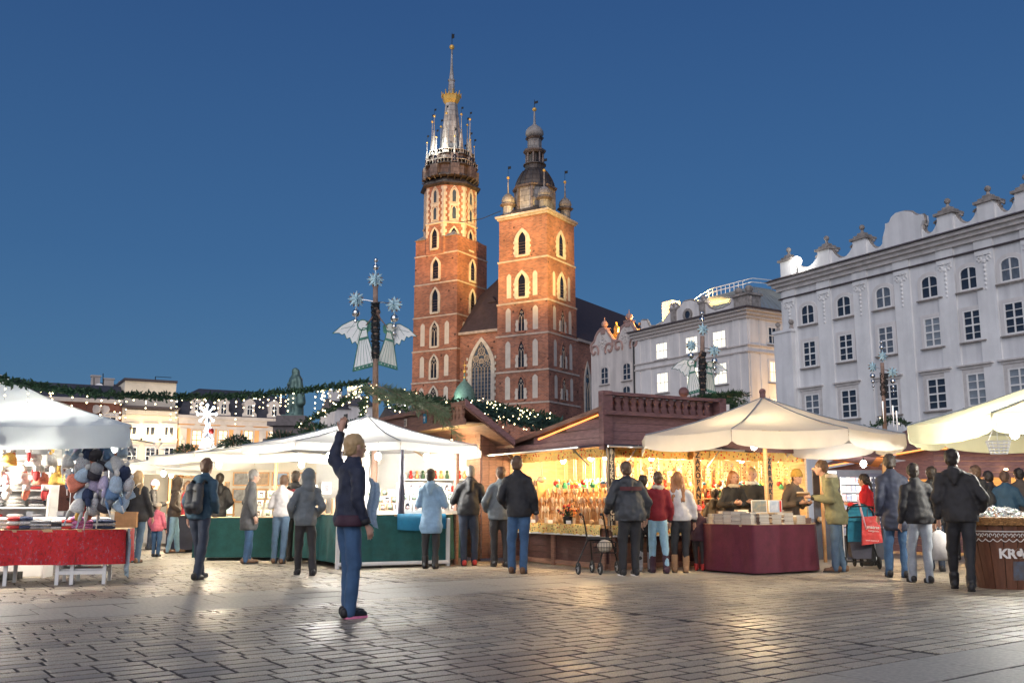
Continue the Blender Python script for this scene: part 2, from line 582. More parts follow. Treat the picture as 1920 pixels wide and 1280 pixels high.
def sett_verts(l, w, top, rnd):
 """a sett with a worn, chamfered top and slightly uneven corners"""
 j = lambda s: rnd.uniform(-s, s)
 ch = .008
 base = [(-l / 2, -w / 2), (l / 2, -w / 2), (l / 2, w / 2), (-l / 2, w / 2)]
 base = [(x + j(.005), y + j(.004)) for x, y in base]
 tilt = (j(.004), j(.007))
 z = lambda x, y: top + x * tilt[0] + y * tilt[1]
 vs = [(x, y, -.02) for x, y in base] + [(x, y, z(x, y) - .0022) for x, y in base]
 vs += [(x - math.copysign(ch, x), y - math.copysign(ch, y), z(x, y)) for x, y in base]
 fs = []
 for a in (0, 4):
  fs += [(a + i, a + (i + 1) % 4, a + 4 + (i + 1) % 4, a + 4 + i) for i in range(4)]
 return vs, fs + [(8, 9, 10, 11)]

rnd = random.Random(3)
BANDS = [(2.33, 4.13), (10.28, 12.07), (18.2, 20.0)]
rows, d = [], 1.2
setts, slabs = [], []
d = .58
row = 0
while d < 24:
 band = next((b for b in BANDS if b[0] - .02 <= d < b[1] - .05), None)
 if band:
  wdt = (band[1] - band[0]) / 3
  for k in range(3):
   c = -14 + rnd.uniform(0, 1)
   while c < 30:
    L = rnd.choice((.85, 1.0, 1.1))
    q = PC * (c + L / 2) + PD * (band[0] + wdt * (k + .5))
    if in_view(q, 22):
     slabs.append((q, L, wdt))
    c += L
  d = band[1]
  continue
 nxt = next((b[0] for b in BANDS if b[0] > d + .02), 99)
 n = max(1, round((nxt - d) / .176))
 w = (nxt - d) / n if nxt < 99 else .176
 for k in range(n):
  c = -14 + (row % 2) * .17 + rnd.uniform(-.05, .05)
  row += 1
  while c < 30:
   L = rnd.choice((.30, .34, .345, .35, .38))
   if c < 6.93 < c + L:
    if 6.93 - c > .12:
     L = 6.93 - c
    else:
     c = 6.93
     continue
    q = PC * (c + L / 2 - .012) + PD * (d + w * (k + .5))
    if in_view(q):
     setts.append((q, L - .024, w))
    c += L
    continue
   q = PC * (c + L / 2) + PD * (d + w * (k + .5))
   if in_view(q):
    setts.append((q, L, w))
   c += L
  if d + w * (k + 1) > 24:
   break
 d += n * w
setts.sort(key=lambda s: s[0].length)
inv = wm(pavement).inverted()
variants = {}
for i, (q, L, w) in enumerate(setts[:300]):
 key = (round(L, 2), i % 5)
 if key not in variants:
  vs, fs = sett_verts(round(L, 2) - .024, w - .028, 0, rnd)
  variants[key] = MB().add(vs, fs).mesh('paver', 'paver_stone')
 link('paver', variants[key], pavement, inv @ Matrix.Translation((q.x, q.y, rnd.uniform(-.0012, .0012))) @ Matrix.Rotation(PANG + rnd.uniform(-.012, .012), 4, 'Z'))
mb = MB()
for q, L, w in setts[300:]:
 vs, fs = sett_verts(L - .024, w - .028, rnd.uniform(-.0012, .0012), rnd)
 T = Matrix.Translation(q) @ Matrix.Rotation(PANG + rnd.uniform(-.012, .012), 4, 'Z')
 mb.add([T @ Vector(p) for p in vs], fs)
tag(mb.build('paver_field', 'paver_stone', pavement), 'grey brown stone setts further out on the square', kind='stuff')
sv = {}
for i, (q, L, w) in enumerate(slabs):
 key = (round(L, 2), i % 3, round(w, 2))
 if key not in sv:
  vs, fs = sett_verts(L - .016, w - .018, 0, rnd)
  sv[key] = MB().add(vs, fs).mesh('slab', 'slab')
 link('slab', sv[key], pavement, inv @ Matrix.Translation((q.x, q.y, rnd.uniform(-.002, .002))) @ Matrix.Rotation(PANG, 4, 'Z'))
mb = MB()
mb.add([(-16, 4, -.005), (17, 4, -.005), (17, 24, -.005), (-16, 24, -.005)], [(0, 1, 2, 3)])
mb.build('bedding', 'grout', pavement)

# ================================================================ ARCHES AND WINDOWS
def arch(cx, z0, w, hs, ht, n=6):
 """pointed-arch outline: straight jambs of height hs, apex at ht (both above z0)"""
 a = w / 2
 pts = [(cx - a, z0), (cx + a, z0), (cx + a, z0 + hs)]
 for i in range(1, n):
  t = i / n
  pts.append((cx + a * (1 - t ** 1.7), z0 + hs + (ht - hs) * t ** .95))
 pts.append((cx, z0 + ht))
 for i in range(n - 1, 0, -1):
  t = i / n
  pts.append((cx - a * (1 - t ** 1.7), z0 + hs + (ht - hs) * t ** .95))
 pts.append((cx - a, z0 + hs))
 return pts

def seg_arch(cx, z0, w, hs, ht, n=6):
 a = w / 2
 pts = [(cx - a, z0), (cx + a, z0)]
 for i in range(n + 1):
  t = PI * i / n
  pts.append((cx + a * math.cos(t), z0 + hs + (ht - hs) * math.sin(t)))
 return pts

_wcache = {}
def window_on(wall, parent, a, z, w, h, cols, prows, glass='window_glass', frame='white_paint', surround=None, sw=.2, sout=.06, arch_h=0, sill=True, panes=True, bar=.05, head=None, label=None, curtain=False):
 """A casement window: frame with glazing bars (the window), each pane, its surround and its sill. Meshes are shared by size."""
 key = (w, h, cols, prows, frame, arch_h, bar)
 if key not in _wcache:
  f = MB()
  F0 = Wall((0, 0), (1, 0))
  if arch_h:
   f.wring(F0, seg_arch(0, 0, w, h - arch_h, h), seg_arch(0, bar, w - 2 * bar, h - arch_h - bar, h - 2 * bar), -.04, .05)
  else:
   f.wring(F0, [(-w / 2, 0), (w / 2, 0), (w / 2, h), (-w / 2, h)], [(-w / 2 + bar, bar), (w / 2 - bar, bar), (w / 2 - bar, h - bar), (-w / 2 + bar, h - bar)], -.04, .05)
  for i in range(1, cols):
   x = -w / 2 + w * i / cols
   bw = bar * (1.0 if cols % 2 == 0 and i == cols // 2 else .55)
   f.wbox(F0, x - bw / 2, x + bw / 2, bar, h - bar - (0 if not arch_h else arch_h * .1), -.03, .045)
  for j in range(1, prows):
   zz = h * j / prows
   bh = bar * (1.1 if prows > 2 and j == prows // 2  else .5)
   f.wbox(F0, -w / 2 + bar, w / 2 - bar, zz - bh / 2, zz + bh / 2, -.02, .035)
  pw, ph = (w - bar) / cols - bar * .5, (h - bar) / prows - bar * .4
  pm = MB().wbox(F0, -pw / 2, pw / 2, -ph / 2, ph / 2, -.015, .0)
  _wcache[key] = (f.mesh('window', frame), {}, pm, pw, ph)
 fm, gl, pm, pw, ph = _wcache[key]
 win = link('window', fm, parent, wm(parent).inverted() @ wall.m(a, z, .012))
 if label: win['label'] = label
 if glass not in gl:
  gl[glass] = pm.mesh('pane', glass)
 if panes:
  for i in range(cols):
   for j in range(prows):
    hh = h - (arch_h * .25 if arch_h and j == prows - 1 else 0)
    link('pane', gl[glass], win, Matrix.Translation((-w / 2 + w * (i + .5) / cols, .0, h * (j + .5) / prows - (.0 if not (arch_h and j == prows - 1) else arch_h * .12))))
 else:
  k2 = ('g', w, h, glass)
  if k2 not in _wcache:
   _wcache[k2] = MB().wbox(Wall((0, 0), (1, 0)), -w / 2 + bar, w / 2 - bar, bar, h - bar, -.015, 0).mesh('glazing', glass)
  link('glazing', _wcache[k2], win)
 if surround:
  k3 = ('s', w, h, surround, sw, sout, arch_h, head)
  if k3 not in _wcache:
   s_ = MB()
   F0 = Wall((0, 0), (1, 0))
   if arch_h:
    s_.wring(F0, seg_arch(0, -sw * .8, w + 2 * sw, h - arch_h + sw * .8, h + sw * 1.7), seg_arch(0, 0, w, h - arch_h, h), -.03, sout)
   else:
    s_.wring(F0, [(-w / 2 - sw, -sw * .5), (w / 2 + sw, -sw * .5), (w / 2 + sw, h + sw), (-w / 2 - sw, h + sw)], [(-w / 2, 0), (w / 2, 0), (w / 2, h), (-w / 2, h)], -.03, sout)
   if head == 'lintel':
    s_.wbox(F0, -w / 2 - sw * 1.35, w / 2 + sw * 1.35, h + sw + .02, h + sw + .2, -.02, sout + .06)
    s_.wbox(F0, -w / 2 - sw * 1.9, w / 2 + sw * 1.9, h + sw + .2, h + sw + .3, -.02, sout + .22)
   if head == 'shell':
    s_.wpoly(F0, [(-w * .75, h + sw + .05), (w * .75, h + sw + .05), (w * .72, h + sw + .25), (w * .4, h + sw + .45), (w * .2, h + sw + .8), (-w * .2, h + sw + .8), (-w * .4, h + sw + .45), (-w * .72, h + sw + .25)], -.02, sout + .1)
   _wcache[k3] = s_.mesh('surround', surround)
  link('surround', _wcache[k3], win)
 if sill:
  k4 = ('sill', w, sw)
  if k4 not in _wcache:
   _wcache[k4] = MB().wbox(Wall((0, 0), (1, 0)), -w / 2 - sw * 1.2, w / 2 + sw * 1.2, -.14, -.06, -.02, .2).mesh('sill', 'weathered_stone')
  link('sill', _wcache[k4], win)
 return win
# ================================================================ THE BRICK CHURCH
CW = W(1027, 690, 160)
CH = thing('brick_church', 'floodlit red brick gothic church with two unequal towers and steep dark roof', 'church', (CW.x, CW.y, 0), math.atan2(-.533, .846))
CM = wm(CH)
CX, CY = Vector((.846, -.533, 0)), Vector((.533, .846, 0))
def cw(x, y, z=0):
 return CM @ Vector((x, y, z))
def cwall(x, y, side):
 q = cw(x, y)
 return Wall((q.x, q.y), {'f': CX, 'r': CY, 'l': -CY, 'b': -CX}[side])
def cpart(mb, name, mats, smooth=False, parent=CH):
 return link(name, mb.mesh(name, mats, smooth), parent)      # built in church coordinates

def gothic(wall, a, z, w, h, surround='pale_stone', sw=.45, kind='open', teeth=True):
 """one pointed church window: stone surround with toothed quoins (the window), glazing and tracery inside"""
 m = MB()
 hs = h * .68
 m.wring(wall, arch(a, z - sw * .3, w + 2 * sw, hs + sw * .3, h + sw * 1.1), arch(a, z, w, hs, h), -.1, .14)
 if teeth:
  k, zz = 0, z - sw * .2
  while zz < z + hs - .3:
   if k % 2:
    for sgn in (-1, 1):
     a0 = a + sgn * (w / 2 + sw)
     m.wbox(wall, min(a0, a0 + sgn * .22), max(a0, a0 + sgn * .22), zz, zz + .42, -.05, .12)
   zz += .46
   k += 1
 m.wbox(wall, a - w / 2 - sw * .6, a + w / 2 + sw * .6, z - .35, z - .02, -.05, .3)
 win = m.build('window', surround, CH)
 g = MB()
 g.wpoly(wall, arch(a, z, w, hs, h), -.05, .02)
 g.build('glazing', 'dark_glass', win)
 if kind == 'tracery':
  t = MB()
  t.wbox(wall, a - .07, a + .07, z, z + hs * .92, .02, .10)
  for s in (-1, 1):
   t.wring(wall, arch(a + s * w / 4, z + hs * .55, w * .46, hs * .25, hs * .52, 4), arch(a + s * w / 4, z + hs * .55, w * .36, hs * .25, hs * .48, 4), .02, .10)
  cz = z + hs + (h - hs) * .42
  t.wring(wall, [(a + w * .2 * math.cos(q * PI / 4), cz + w * .2 * math.sin(q * PI / 4)) for q in range(8)], [(a + w * .12 * math.cos(q * PI / 4), cz + w * .12 * math.sin(q * PI / 4)) for q in range(8)], .02, .10)
  t.build('tracery', 'tracery_stone', win)
 if kind == 'louvre':
  t = MB()
  nz = int(hs / .5)
  for k in range(nz):
   t.wbox(wall, a - w / 2 + .05, a + w / 2 - .05, z + .15 + k * .5, z + .25 + k * .5, .02, .10)
  t.build('louvre', 'roof_tile', win)
 return win

def niche(wall, a, z, w, h, m='blind_plaster'):
 b = MB()
 b.wring(wall, arch(a, z - .05, w + .2, h * .86 + .05, h + .14), arch(a, z, w, h * .86, h), -.02, .035, 0)
 b.wpoly(wall, arch(a, z, w, h * .86, h), -.02, .015, 1)
 return b.build('blind_niche', ['church_brick', m], CH)

# ---- right (lower) tower
ZR = [0, 17.8, 23.3, 29.6, 35.3, 42.9, 51.0]
TW = 9.8
m = MB()
for k in range(6):                                # each storey sets back a little
 b = .5 - .1 * k
 m.bx(-TW - b, b, -b, TW + b, ZR[k], ZR[k + 1])
cpart(m, 'tower_wall', 'church_brick')
m = MB()
for k in range(1, 6):
 b = .62 - .1 * (k - 1)
 m.bx(-TW - b, b, -b, TW + b, ZR[k] - .16, ZR[k] + .16)
cpart(m, 'string_course', 'string_stone')
for side, L in (('f', TW), ('r', TW)):
 for k in range(1, 6):
  b = .5 - .1 * k
  wl_ = cwall(-TW, -b, 'f') if side == 'f' else cwall(b, 0, 'r')
  z0, z1 = ZR[k], ZR[k + 1]
  H = z1 - z0
  c = TW / 2 - .1
  if k <= 3:
   w_ = gothic(wl_, c, z0 + .7, 1.15, H * .70, 'church_brick', .3, 'tracery', teeth=False)
   for s in (-1, 1):
    sb_ = MB()
    for j in range(4):
     e = .62 if j % 2 == 0 else .5
     a0 = c + s * .585
     sb_.wbox(wl_, min(a0, a0 + s * e), max(a0, a0 + s * e), z0 + .7 + j * H * .085, z0 + .7 + (j + 1) * H * .085, -.05, .16)
    sb_.build('stone_jamb', 'blind_plaster', w_)
   for s in (-1, 1):
    niche(wl_, c + s * 2.75, z0 + .75, 1.05, H * .74)
  elif k == 4:
   gothic(wl_, c, z0 + 1.0, 1.45, H * .55, 'pale_stone', .75, 'louvre')
   for s in (-1, 1):
    niche(wl_, c + s * 2.65, z0 + 1.0, .95, H * .58)
  else:
   gothic(wl_, c, z0 + .9, 1.5, H * .52, 'pale_stone', .8, 'louvre')
   for s in (-1, 1):
    niche(wl_, c + s * 3.0, z0 + 1.1, 1.15, H * .55, 'church_brick')
# helmet
def hs(m):                                         # the helmet sits a little lower than first drawn
 m.v = [(x, y, 51.35 + (z - 51.35) * .905 if z > 51.35 else z) for x, y, z in m.v]
m = MB()
m.bx(-TW - .55, .55, -.55, TW + .55, 50.95, 51.35)
m.bx(-TW - .3, .3, -.3, TW + .3, 50.6, 50.95)
cpart(m, 'cornice', 'string_stone')
cx, cy = -TW / 2 - .3, TW / 2 - .2
m = MB()
m.lathe([(7.0, 51.35), (5.6, 52.3), (4.3, 53.0)], 4, (cx, cy, 0), 0, PI / 4)
hs(m); cpart(m, 'skirt_roof', 'dark_sheet')
m = MB()
m.lathe([(3.55, 52.6), (3.55, 57.2)], 8, (cx, cy, 0), 0, PI / 8)
hs(m); cpart(m, 'drum', 'helmet_sheet')
m = MB()
m.lathe([(4.0, 57.2), (4.15, 57.6), (3.8, 57.8)], 8, (cx, cy, 0), 0, PI / 8)
for k in range(8):
 q = PI / 8 + k * PI / 4
 m.box((cx + 3.55 * math.cos(q), cy + 3.55 * math.sin(q), 55), (.45, .45, 4.6), q)
hs(m); cpart(m, 'drum_cornice', 'brown_sheet')
m = MB()
m.lathe([(3.55, 57.7), (3.45, 58.5), (3.1, 59.5), (2.55, 60.6), (2.1, 61.3), (1.8, 61.6), (1.8, 62.4), (2.1, 62.5), (2.1, 62.7)], 16, (cx, cy, 0))
for k in range(16):
 q = k * PI / 8
 m.tube([(cx + r * math.cos(q), cy + r * math.sin(q), z) for r, z in ((3.6, 57.7), (3.5, 58.5), (3.15, 59.5), (2.6, 60.6), (2.15, 61.3))], .09, 4)
hs(m); cpart(m, 'dome', 'dark_sheet', False)
m = MB()
for k in range(8):
 q = PI / 8 + k * PI / 4
 m.cyl((cx + 1.5 * math.cos(q), cy + 1.5 * math.sin(q), 62.6), (cx + 1.5 * math.cos(q), cy + 1.5 * math.sin(q), 65.0), .2, n=6)
m.lathe([(1.1, 62.6), (1.1, 64.9)], 8, (cx, cy, 0), 1)
m.lathe([(1.8, 65.0), (2.1, 65.4), (2.1, 65.7), (1.5, 65.9)], 8, (cx, cy, 0), 0, PI / 8)
hs(m); cpart(m, 'open_lantern', ['brown_sheet', 'dark_sheet'])
m = MB()
m.lathe([(1.3, 65.9), (1.3, 68.0)], 8, (cx, cy, 0), 0, PI / 8)
m.lathe([(1.5, 68.0), (1.75, 68.3), (1.5, 68.5)], 8, (cx, cy, 0), 1, PI / 8)
hs(m); cpart(m, 'upper_lantern', ['helmet_sheet', 'brown_sheet'])
m = MB()
m.lathe([(1.3, 68.5), (1.68, 69.1), (1.62, 69.8), (1.2, 70.5), (.6, 71.0), (.25, 71.4), (.16, 73.2), (.12, 74.2)], 14, (cx, cy, 0))
hs(m); cpart(m, 'onion_cap', 'helmet_lead', True)
m = MB()
m.ball((cx, cy, 74.5), .42)
hs(m); cpart(m, 'gilt_ball', 'gilt', True)
m = MB()
m.cyl((cx, cy, 74.7), (cx, cy, 76.6), .05, n=5)
m.bx(cx, cx + .75, cy - .03, cy + .03, 75.7, 76.2)
hs(m); cpart(m, 'weather_vane', 'iron')
for (tx, ty) in ((-TW + 1.15, 1.15), (-1.15, 1.15), (-1.15, TW - 1.15), (-TW + 1.15, TW - 1.15)):
 m = MB()
 m.lathe([(.95, 51.3), (.95, 53.4)], 8, (tx, ty, 0), 0, PI / 8)
 m.lathe([(1.0, 53.3), (1.5, 53.6), (1.5, 53.75), (1.1, 53.95)], 8, (tx, ty, 0), 1, PI / 8)
 m.lathe([(1.05, 53.95), (1.18, 54.5), (1.02, 55.1), (.6, 55.6), (.18, 55.9), (.12, 57.0), (.09, 58.6)], 12, (tx, ty, 0), 0)
 tt = cpart(m, 'corner_turret', ['helmet_sheet', 'brown_sheet'])
 m = MB(); m.ball((tx, ty, 58.8), .3, 8, 5)
 link('gilt_ball', m.mesh('gilt_ball', 'gilt', True), tt)
 m = MB(); m.cyl((tx, ty, 59), (tx, ty, 61.0), .04, n=4); m.bx(tx, tx + .6, ty - .02, ty + .02, 60.4, 60.9)
 link('weather_vane', m.mesh('weather_vane', 'iron'), tt)

# ---- left (taller) tower
LX0, LX1 = -28.5, -18.9
LW = LX1 - LX0
ZL = [0, 17.0, 22.7, 28.5, 34.8, 41.0, 46.5, 49.6]
m = MB()
for k in range(7):
 b = .3 - .05 * k
 if k < 5:
  m.bx(LX0 - b, LX1 + b, -b, LW + b, ZL[k], ZL[k + 1])
 else:                                         # the corners step up round the octagon
  m.bx(LX0 - b, LX1 + b, -b, LW + b, ZL[k], ZL[k + 1])
cpart(m, 'tower_wall', 'church_brick')
m = MB()
for k in range(1, 7):
 b = .4 - .05 * (k - 1)
 m.bx(LX0 - b, LX1 + b, -b, LW + b, ZL[k] - .15, ZL[k] + .13)
cpart(m, 'string_course', 'string_stone')
ox, oy = (LX0 + LX1) / 2 - .2, LW / 2 - .3
m = MB()                                          # sloping stone caps on the four corners
for sx_, sy_ in ((-1, -1), (1, -1), (1, 1), (-1, 1)):
 ax, ay = ox + sx_ * LW / 2, oy + sy_ * LW / 2
 vs = [(ax, ay, 49.6), (ax - sx_ * 3.4, ay, 49.6), (ax, ay - sy_ * 3.4, 49.6), (ax - sx_ * 2.3, ay - sy_ * 2.3, 51.6)]
 m.add(vs, [(0, 1, 2), (0, 1, 3), (1, 2, 3), (2, 0, 3)])
cpart(m, 'corner_cap', 'weathered_stone')
for side in ('f', 'r'):
 for k in range(1, 6):
  b = .3 - .05 * k
  wl_ = cwall(LX0, -b, 'f') if side == 'f' else cwall(LX1 + b, 0, 'r')
  z0, z1 = ZL[k], ZL[k + 1]
  H = z1 - z0
  c = LW / 2
  if k <= 3:
   gothic(wl_, c, z0 + .75, 1.3, H * .70, 'pale_stone', .45, 'tracery', teeth=False)
   for s in (-1, 1):
    niche(wl_, c + s * 2.75, z0 + .95, 1.0, H * .68)
  else:
   gothic(wl_, c, z0 + .8, 1.3, H * .70, 'pale_stone', .5, 'louvre', teeth=False)
   for s in (-1, 1):
    niche(wl_, c + s * 2.9, z0 + .9, 1.15, H * .6, 'church_brick')
 for s in (-1, 0, 1):
  wl_ = cwall(LX0, -.3, 'f')
  if side == 'f':
   gothic(wl_, LW / 2 + s * 2.7, 12.6, 1.2, 3.6, 'blind_plaster', .2, 'tracery', teeth=False)
# octagon
RO = 5.15
Z8, Z9 = 46.5, 60.0
m = MB()
m.lathe([(RO, Z8), (RO, Z9)], 8, (ox, oy, 0), 0, PI / 8)
oct_ = cpart(m, 'octagon_wall', 'church_brick')
m = MB()
m.lathe([(RO + .12, 52.2), (RO + .25, 52.4), (RO + .12, 52.6)], 8, (ox, oy, 0), 0, PI / 8)
cpart(m, 'string_course', 'pale_stone')
for k in range(8):                                # toothed white quoins on every corner
 m = MB()
 q = PI / 8 + k * PI / 4
 for j in range(int((59.6 - 49.8) / .6)):
  z = 49.8 + j * .6
  wd = .62 if j % 2 else .36
  for s in (-1, 1):
   t = q + s * PI / 8                    # along each neighbouring face
   nx, ny = math.cos(t), math.sin(t)
   tx, ty = -ny, nx
   px, py = ox + RO * math.cos(q), oy + RO * math.sin(q)
   px, py = px - s * tx * (-wd / 2) * 1.0, py - s * ty * (-wd / 2) * 1.0
   m.box((px, py, z + .3), (.1, wd, .6), t)
 cpart(m, 'quoin_strip', 'pale_stone')
for k in range(8):
 t = k * PI / 4
 nx, ny = math.cos(t), math.sin(t)
 f = RO * math.cos(PI / 8)
 tx, ty = -ny, nx
 fw = 2 * RO * math.sin(PI / 8)
 p0 = cw(ox + nx * f - tx * fw / 2, oy + ny * f - ty * fw / 2)
 rdir = CX * tx + CY * ty
 w8 = Wall((p0.x, p0.y), rdir)
 if w8.n.dot(Vector((0, -1, 0))) < -.25:
  continue
 st = MB()
 st.wring(w8, arch(fw / 2, 52.7, 1.75, 5.2, 6.9), arch(fw / 2, 52.9, 1.25, 4.9, 6.4), -.05, .12)
 st.wbox(w8, fw / 2 - .62, fw / 2 + .62, 55.6, 56.2, -.05, .10)
 for j in range(9):
  if j % 2:
   for s in (-1, 1):
    a0 = fw / 2 + s * .87
    st.wbox(w8, min(a0, a0 + s * .2), max(a0, a0 + s * .2), 52.9 + j * .6, 53.4 + j * .6, -.05, .10)
 win = st.build('window', 'pale_stone', CH)
 for z in (53.0, 56.3):
  g = MB()
  g.wring(w8, arch(fw / 2, z, 1.2, 1.9, 2.75), arch(fw / 2, z + .1, .7, 1.8, 2.45), -.02, .07, 1)
  g.wpoly(w8, arch(fw / 2, z + .1, .7, 1.8, 2.45), -.02, .03)
  g.build('glazing', ['church_glass', 'pale_stone'], win)
 gothic(w8, fw / 2, 47.6 if k % 2 == 0 else 47.6, 1.2, 3.8, 'pale_stone', .4, 'louvre', teeth=False)
m = MB()
m.lathe([(RO + .1, 59.6), (RO + .75, 59.9), (RO + .75, 60.15), (4.9, 60.9), (4.6, 61.2)], 8, (ox, oy, 0), 0, PI / 8)
cpart(m, 'eaves_roof', 'dark_sheet')
# gallery: two timbered tiers clad in lead, on brackets
m = MB()
for (r0, z0, z1) in ((4.8, 61.6, 63.8), (4.4, 64.3, 66.0)):
 m.lathe([(r0, z0), (r0, z1)], 8, (ox, oy, 0), 0, PI / 8)
for k in range(8):
 q = k * PI / 4
 m.box((ox + 4.75 * math.cos(q), oy + 4.75 * math.sin(q), 62.7), (1.3, 1.6, 2.2), q); m.box((ox + 4.3 * math.cos(q), oy + 4.3 * math.sin(q), 65.1), (1.1, 1.3, 1.7), q)
cpart(m, 'gallery', 'brown_sheet')
m = MB()
for (r0, z) in ((5.35, 61.6), (5.4, 63.9), (4.75, 66.05)):
 m.lathe([(r0 - .5, z - .15), (r0, z), (r0, z + .14), (r0 - .4, z + .2)], 8, (ox, oy, 0), 0, PI / 8)
for k in range(24):
 q = k * PI / 12
 m.cyl((ox + 4.6 * math.cos(q), oy + 4.6 * math.sin(q), 60.9), (ox + 5.5 * math.cos(q), oy + 5.5 * math.sin(q), 61.6), .14, n=4)
cpart(m, 'gallery_cornice', 'dark_sheet')
m = MB()
for (r0, z) in ((5.3, 64.1), (4.65, 66.2)):
 for k in range(48):
  q = PI / 8 + k * 2 * PI / 48
  e = math.cos(PI / 8) / math.cos(((q - PI / 8) % (PI / 4)) - PI / 8) * r0 * 1.0
  m.cyl((ox + e * math.cos(q), oy + e * math.sin(q), z), (ox + e * math.cos(q), oy + e * math.sin(q), z + .75), .05, n=4)
 m.lathe([(r0 + .05, z + .7), (r0 + .05, z + .8), (r0 - .05, z + .8), (r0 - .05, z + .7)], 8, (ox, oy, 0), 0, PI / 8)
cpart(m, 'railing', 'lead_sheet')
for k in range(8):
 q = k * PI / 4
 m = MB()
 m.wpoly(Wall(cw(ox + 4.86 * math.cos(q), oy + 4.86 * math.sin(q)).to_2d(), CX * -math.sin(q) + CY * math.cos(q)), seg_arch(0, 64.4, .7, .9, 1.3), -.1, .06)
 m.build('gallery_opening', 'dark_glass', CH)
m = MB()
prof = [(2.55, 66.1), (2.3, 67.0), (2.0, 70), (1.55, 74.5), (1.12, 78.2)]
m.lathe(prof, 8, (ox, oy, 0), 0, PI / 8)
m.lathe([(.85, 78.4), (.55, 82.2), (.75, 82.35), (.75, 82.55), (.5, 82.7), (.3, 84.6), (.2, 86.5), (.16, 89.0)], 8, (ox, oy, 0), 0, PI / 8)
cpart(m, 'spire', 'lead_sheet')
m = MB()
m.lathe([(1.0, 77.6), (1.55, 78.2), (1.75, 79.1), (1.85, 79.1), (1.65, 78.2), (1.1, 77.4)], 8, (ox, oy, 0), 0, PI / 8)
for k in range(16):
 q = k * PI / 8
 hh = .75 if k % 2 == 0 else .4
 m.cyl((ox + 1.78 * math.cos(q), oy + 1.78 * math.sin(q), 79.0), (ox + 1.9 * math.cos(q), oy + 1.9 * math.sin(q), 79.1 + hh), .22, .03, 5)
 if k % 2 == 0:
  m.ball((ox + 1.92 * math.cos(q), oy + 1.92 * math.sin(q), 79.1 + hh), .13, 6, 4)
cpart(m, 'gilt_crown', 'gilt')
m = MB()
m.ball((ox, oy, 89.4), .52, 12, 8)
cpart(m, 'gilt_ball', 'gilt', True)
m = MB()
m.cyl((ox, oy, 89.7), (ox, oy, 92.4), .06, n=5)
m.bx(ox - .1, ox + .55, oy - .03, oy + .03, 91.2, 92.1)
cpart(m, 'weather_vane', 'iron')
for k in range(16):
 q = PI / 8 + k * PI / 8
 big = k % 2 == 0
 rr, rb, z0, hh = (3.75, .66, 66.1, 5.0) if big else (4.6, .38, 65.0, 2.6)
 x, y = ox + rr * math.cos(q), oy + rr * math.sin(q)
 m = MB()
 m.lathe([(rb, z0), (rb * .8, z0 + hh * .25), (rb * .18, z0 + hh), (rb * .3, z0 + hh + .05), (rb * .14, z0 + hh + .25), (.07, z0 + hh + (3.0 if big else 1.6))], 6, (x, y, 0))
 tt = cpart(m, 'spirelet', 'lead_sheet')
 m = MB(); zt = z0 + hh + (3.1 if big else 1.7)
 m.ball((x, y, zt), .26 if big else .18, 8, 5)
 link('gilt_ball', m.mesh('gilt_ball', 'gilt', True), tt)
 m = MB(); m.cyl((x, y, zt), (x, y, zt + 1.5), .035, n=4); m.bx(x, x + .45, y - .02, y + .02, zt + 1.05, zt + 1.45)
 link('weather_vane', m.mesh('weather_vane', 'iron'), tt)

# ---- nave between and behind the towers
m = MB()
m.bx(LX1 + .2, -TW - .3, .8, 5, 0, 31.3)
m.bx(-.9, -.1, TW + .3, 68, 0, 30.0)
m.bx(-28, -27.2, LW, 68, 0, 30.0)
m.bx(-28, -.1, 67.2, 68, 0, 30)
cpart(m, 'nave_wall', 'church_brick')
m = MB()
E0, ER = 30.2, 43.9
m.add([(.3, 3.2, E0), (.3, 68.5, E0), (-14, 62, ER), (-14, 9, ER), (-28.3, 3.2, E0), (-28.3, 68.5, E0), (-18.4, .3, 31.3), (-9.4, .3, 31.3)],
  [(0, 1, 2, 3), (5, 4, 3, 2), (1, 5, 2), (4, 6, 3), (6, 7, 3), (7, 0, 3), (0, 7, 6, 4, 5, 1)])
cpart(m, 'nave_roof', 'roof_tile')
m = MB()
m.bx(LX1, -TW - .2, .3, .8, 30.9, 31.35)
m.bx(-.1, .35, TW + .5, 68, 29.6, 30.1)
cpart(m, 'eaves_cornice', 'string_stone')
m = MB()
m.bx(-14.6, -13.3, 4.2, 6, 35.2, 37.2)
m.add([(-14.9, 4.0, 37.1), (-13.0, 4.0, 37.1), (-13.95, 4.0, 38.2), (-14.9, 7, 37.1), (-13.0, 7, 37.1), (-13.95, 7, 38.2)], [(0, 1, 2), (3, 5, 4), (0, 2, 5, 3), (1, 4, 5, 2), (0, 3, 4, 1)])
cpart(m, 'roof_dormer', 'roof_tile')
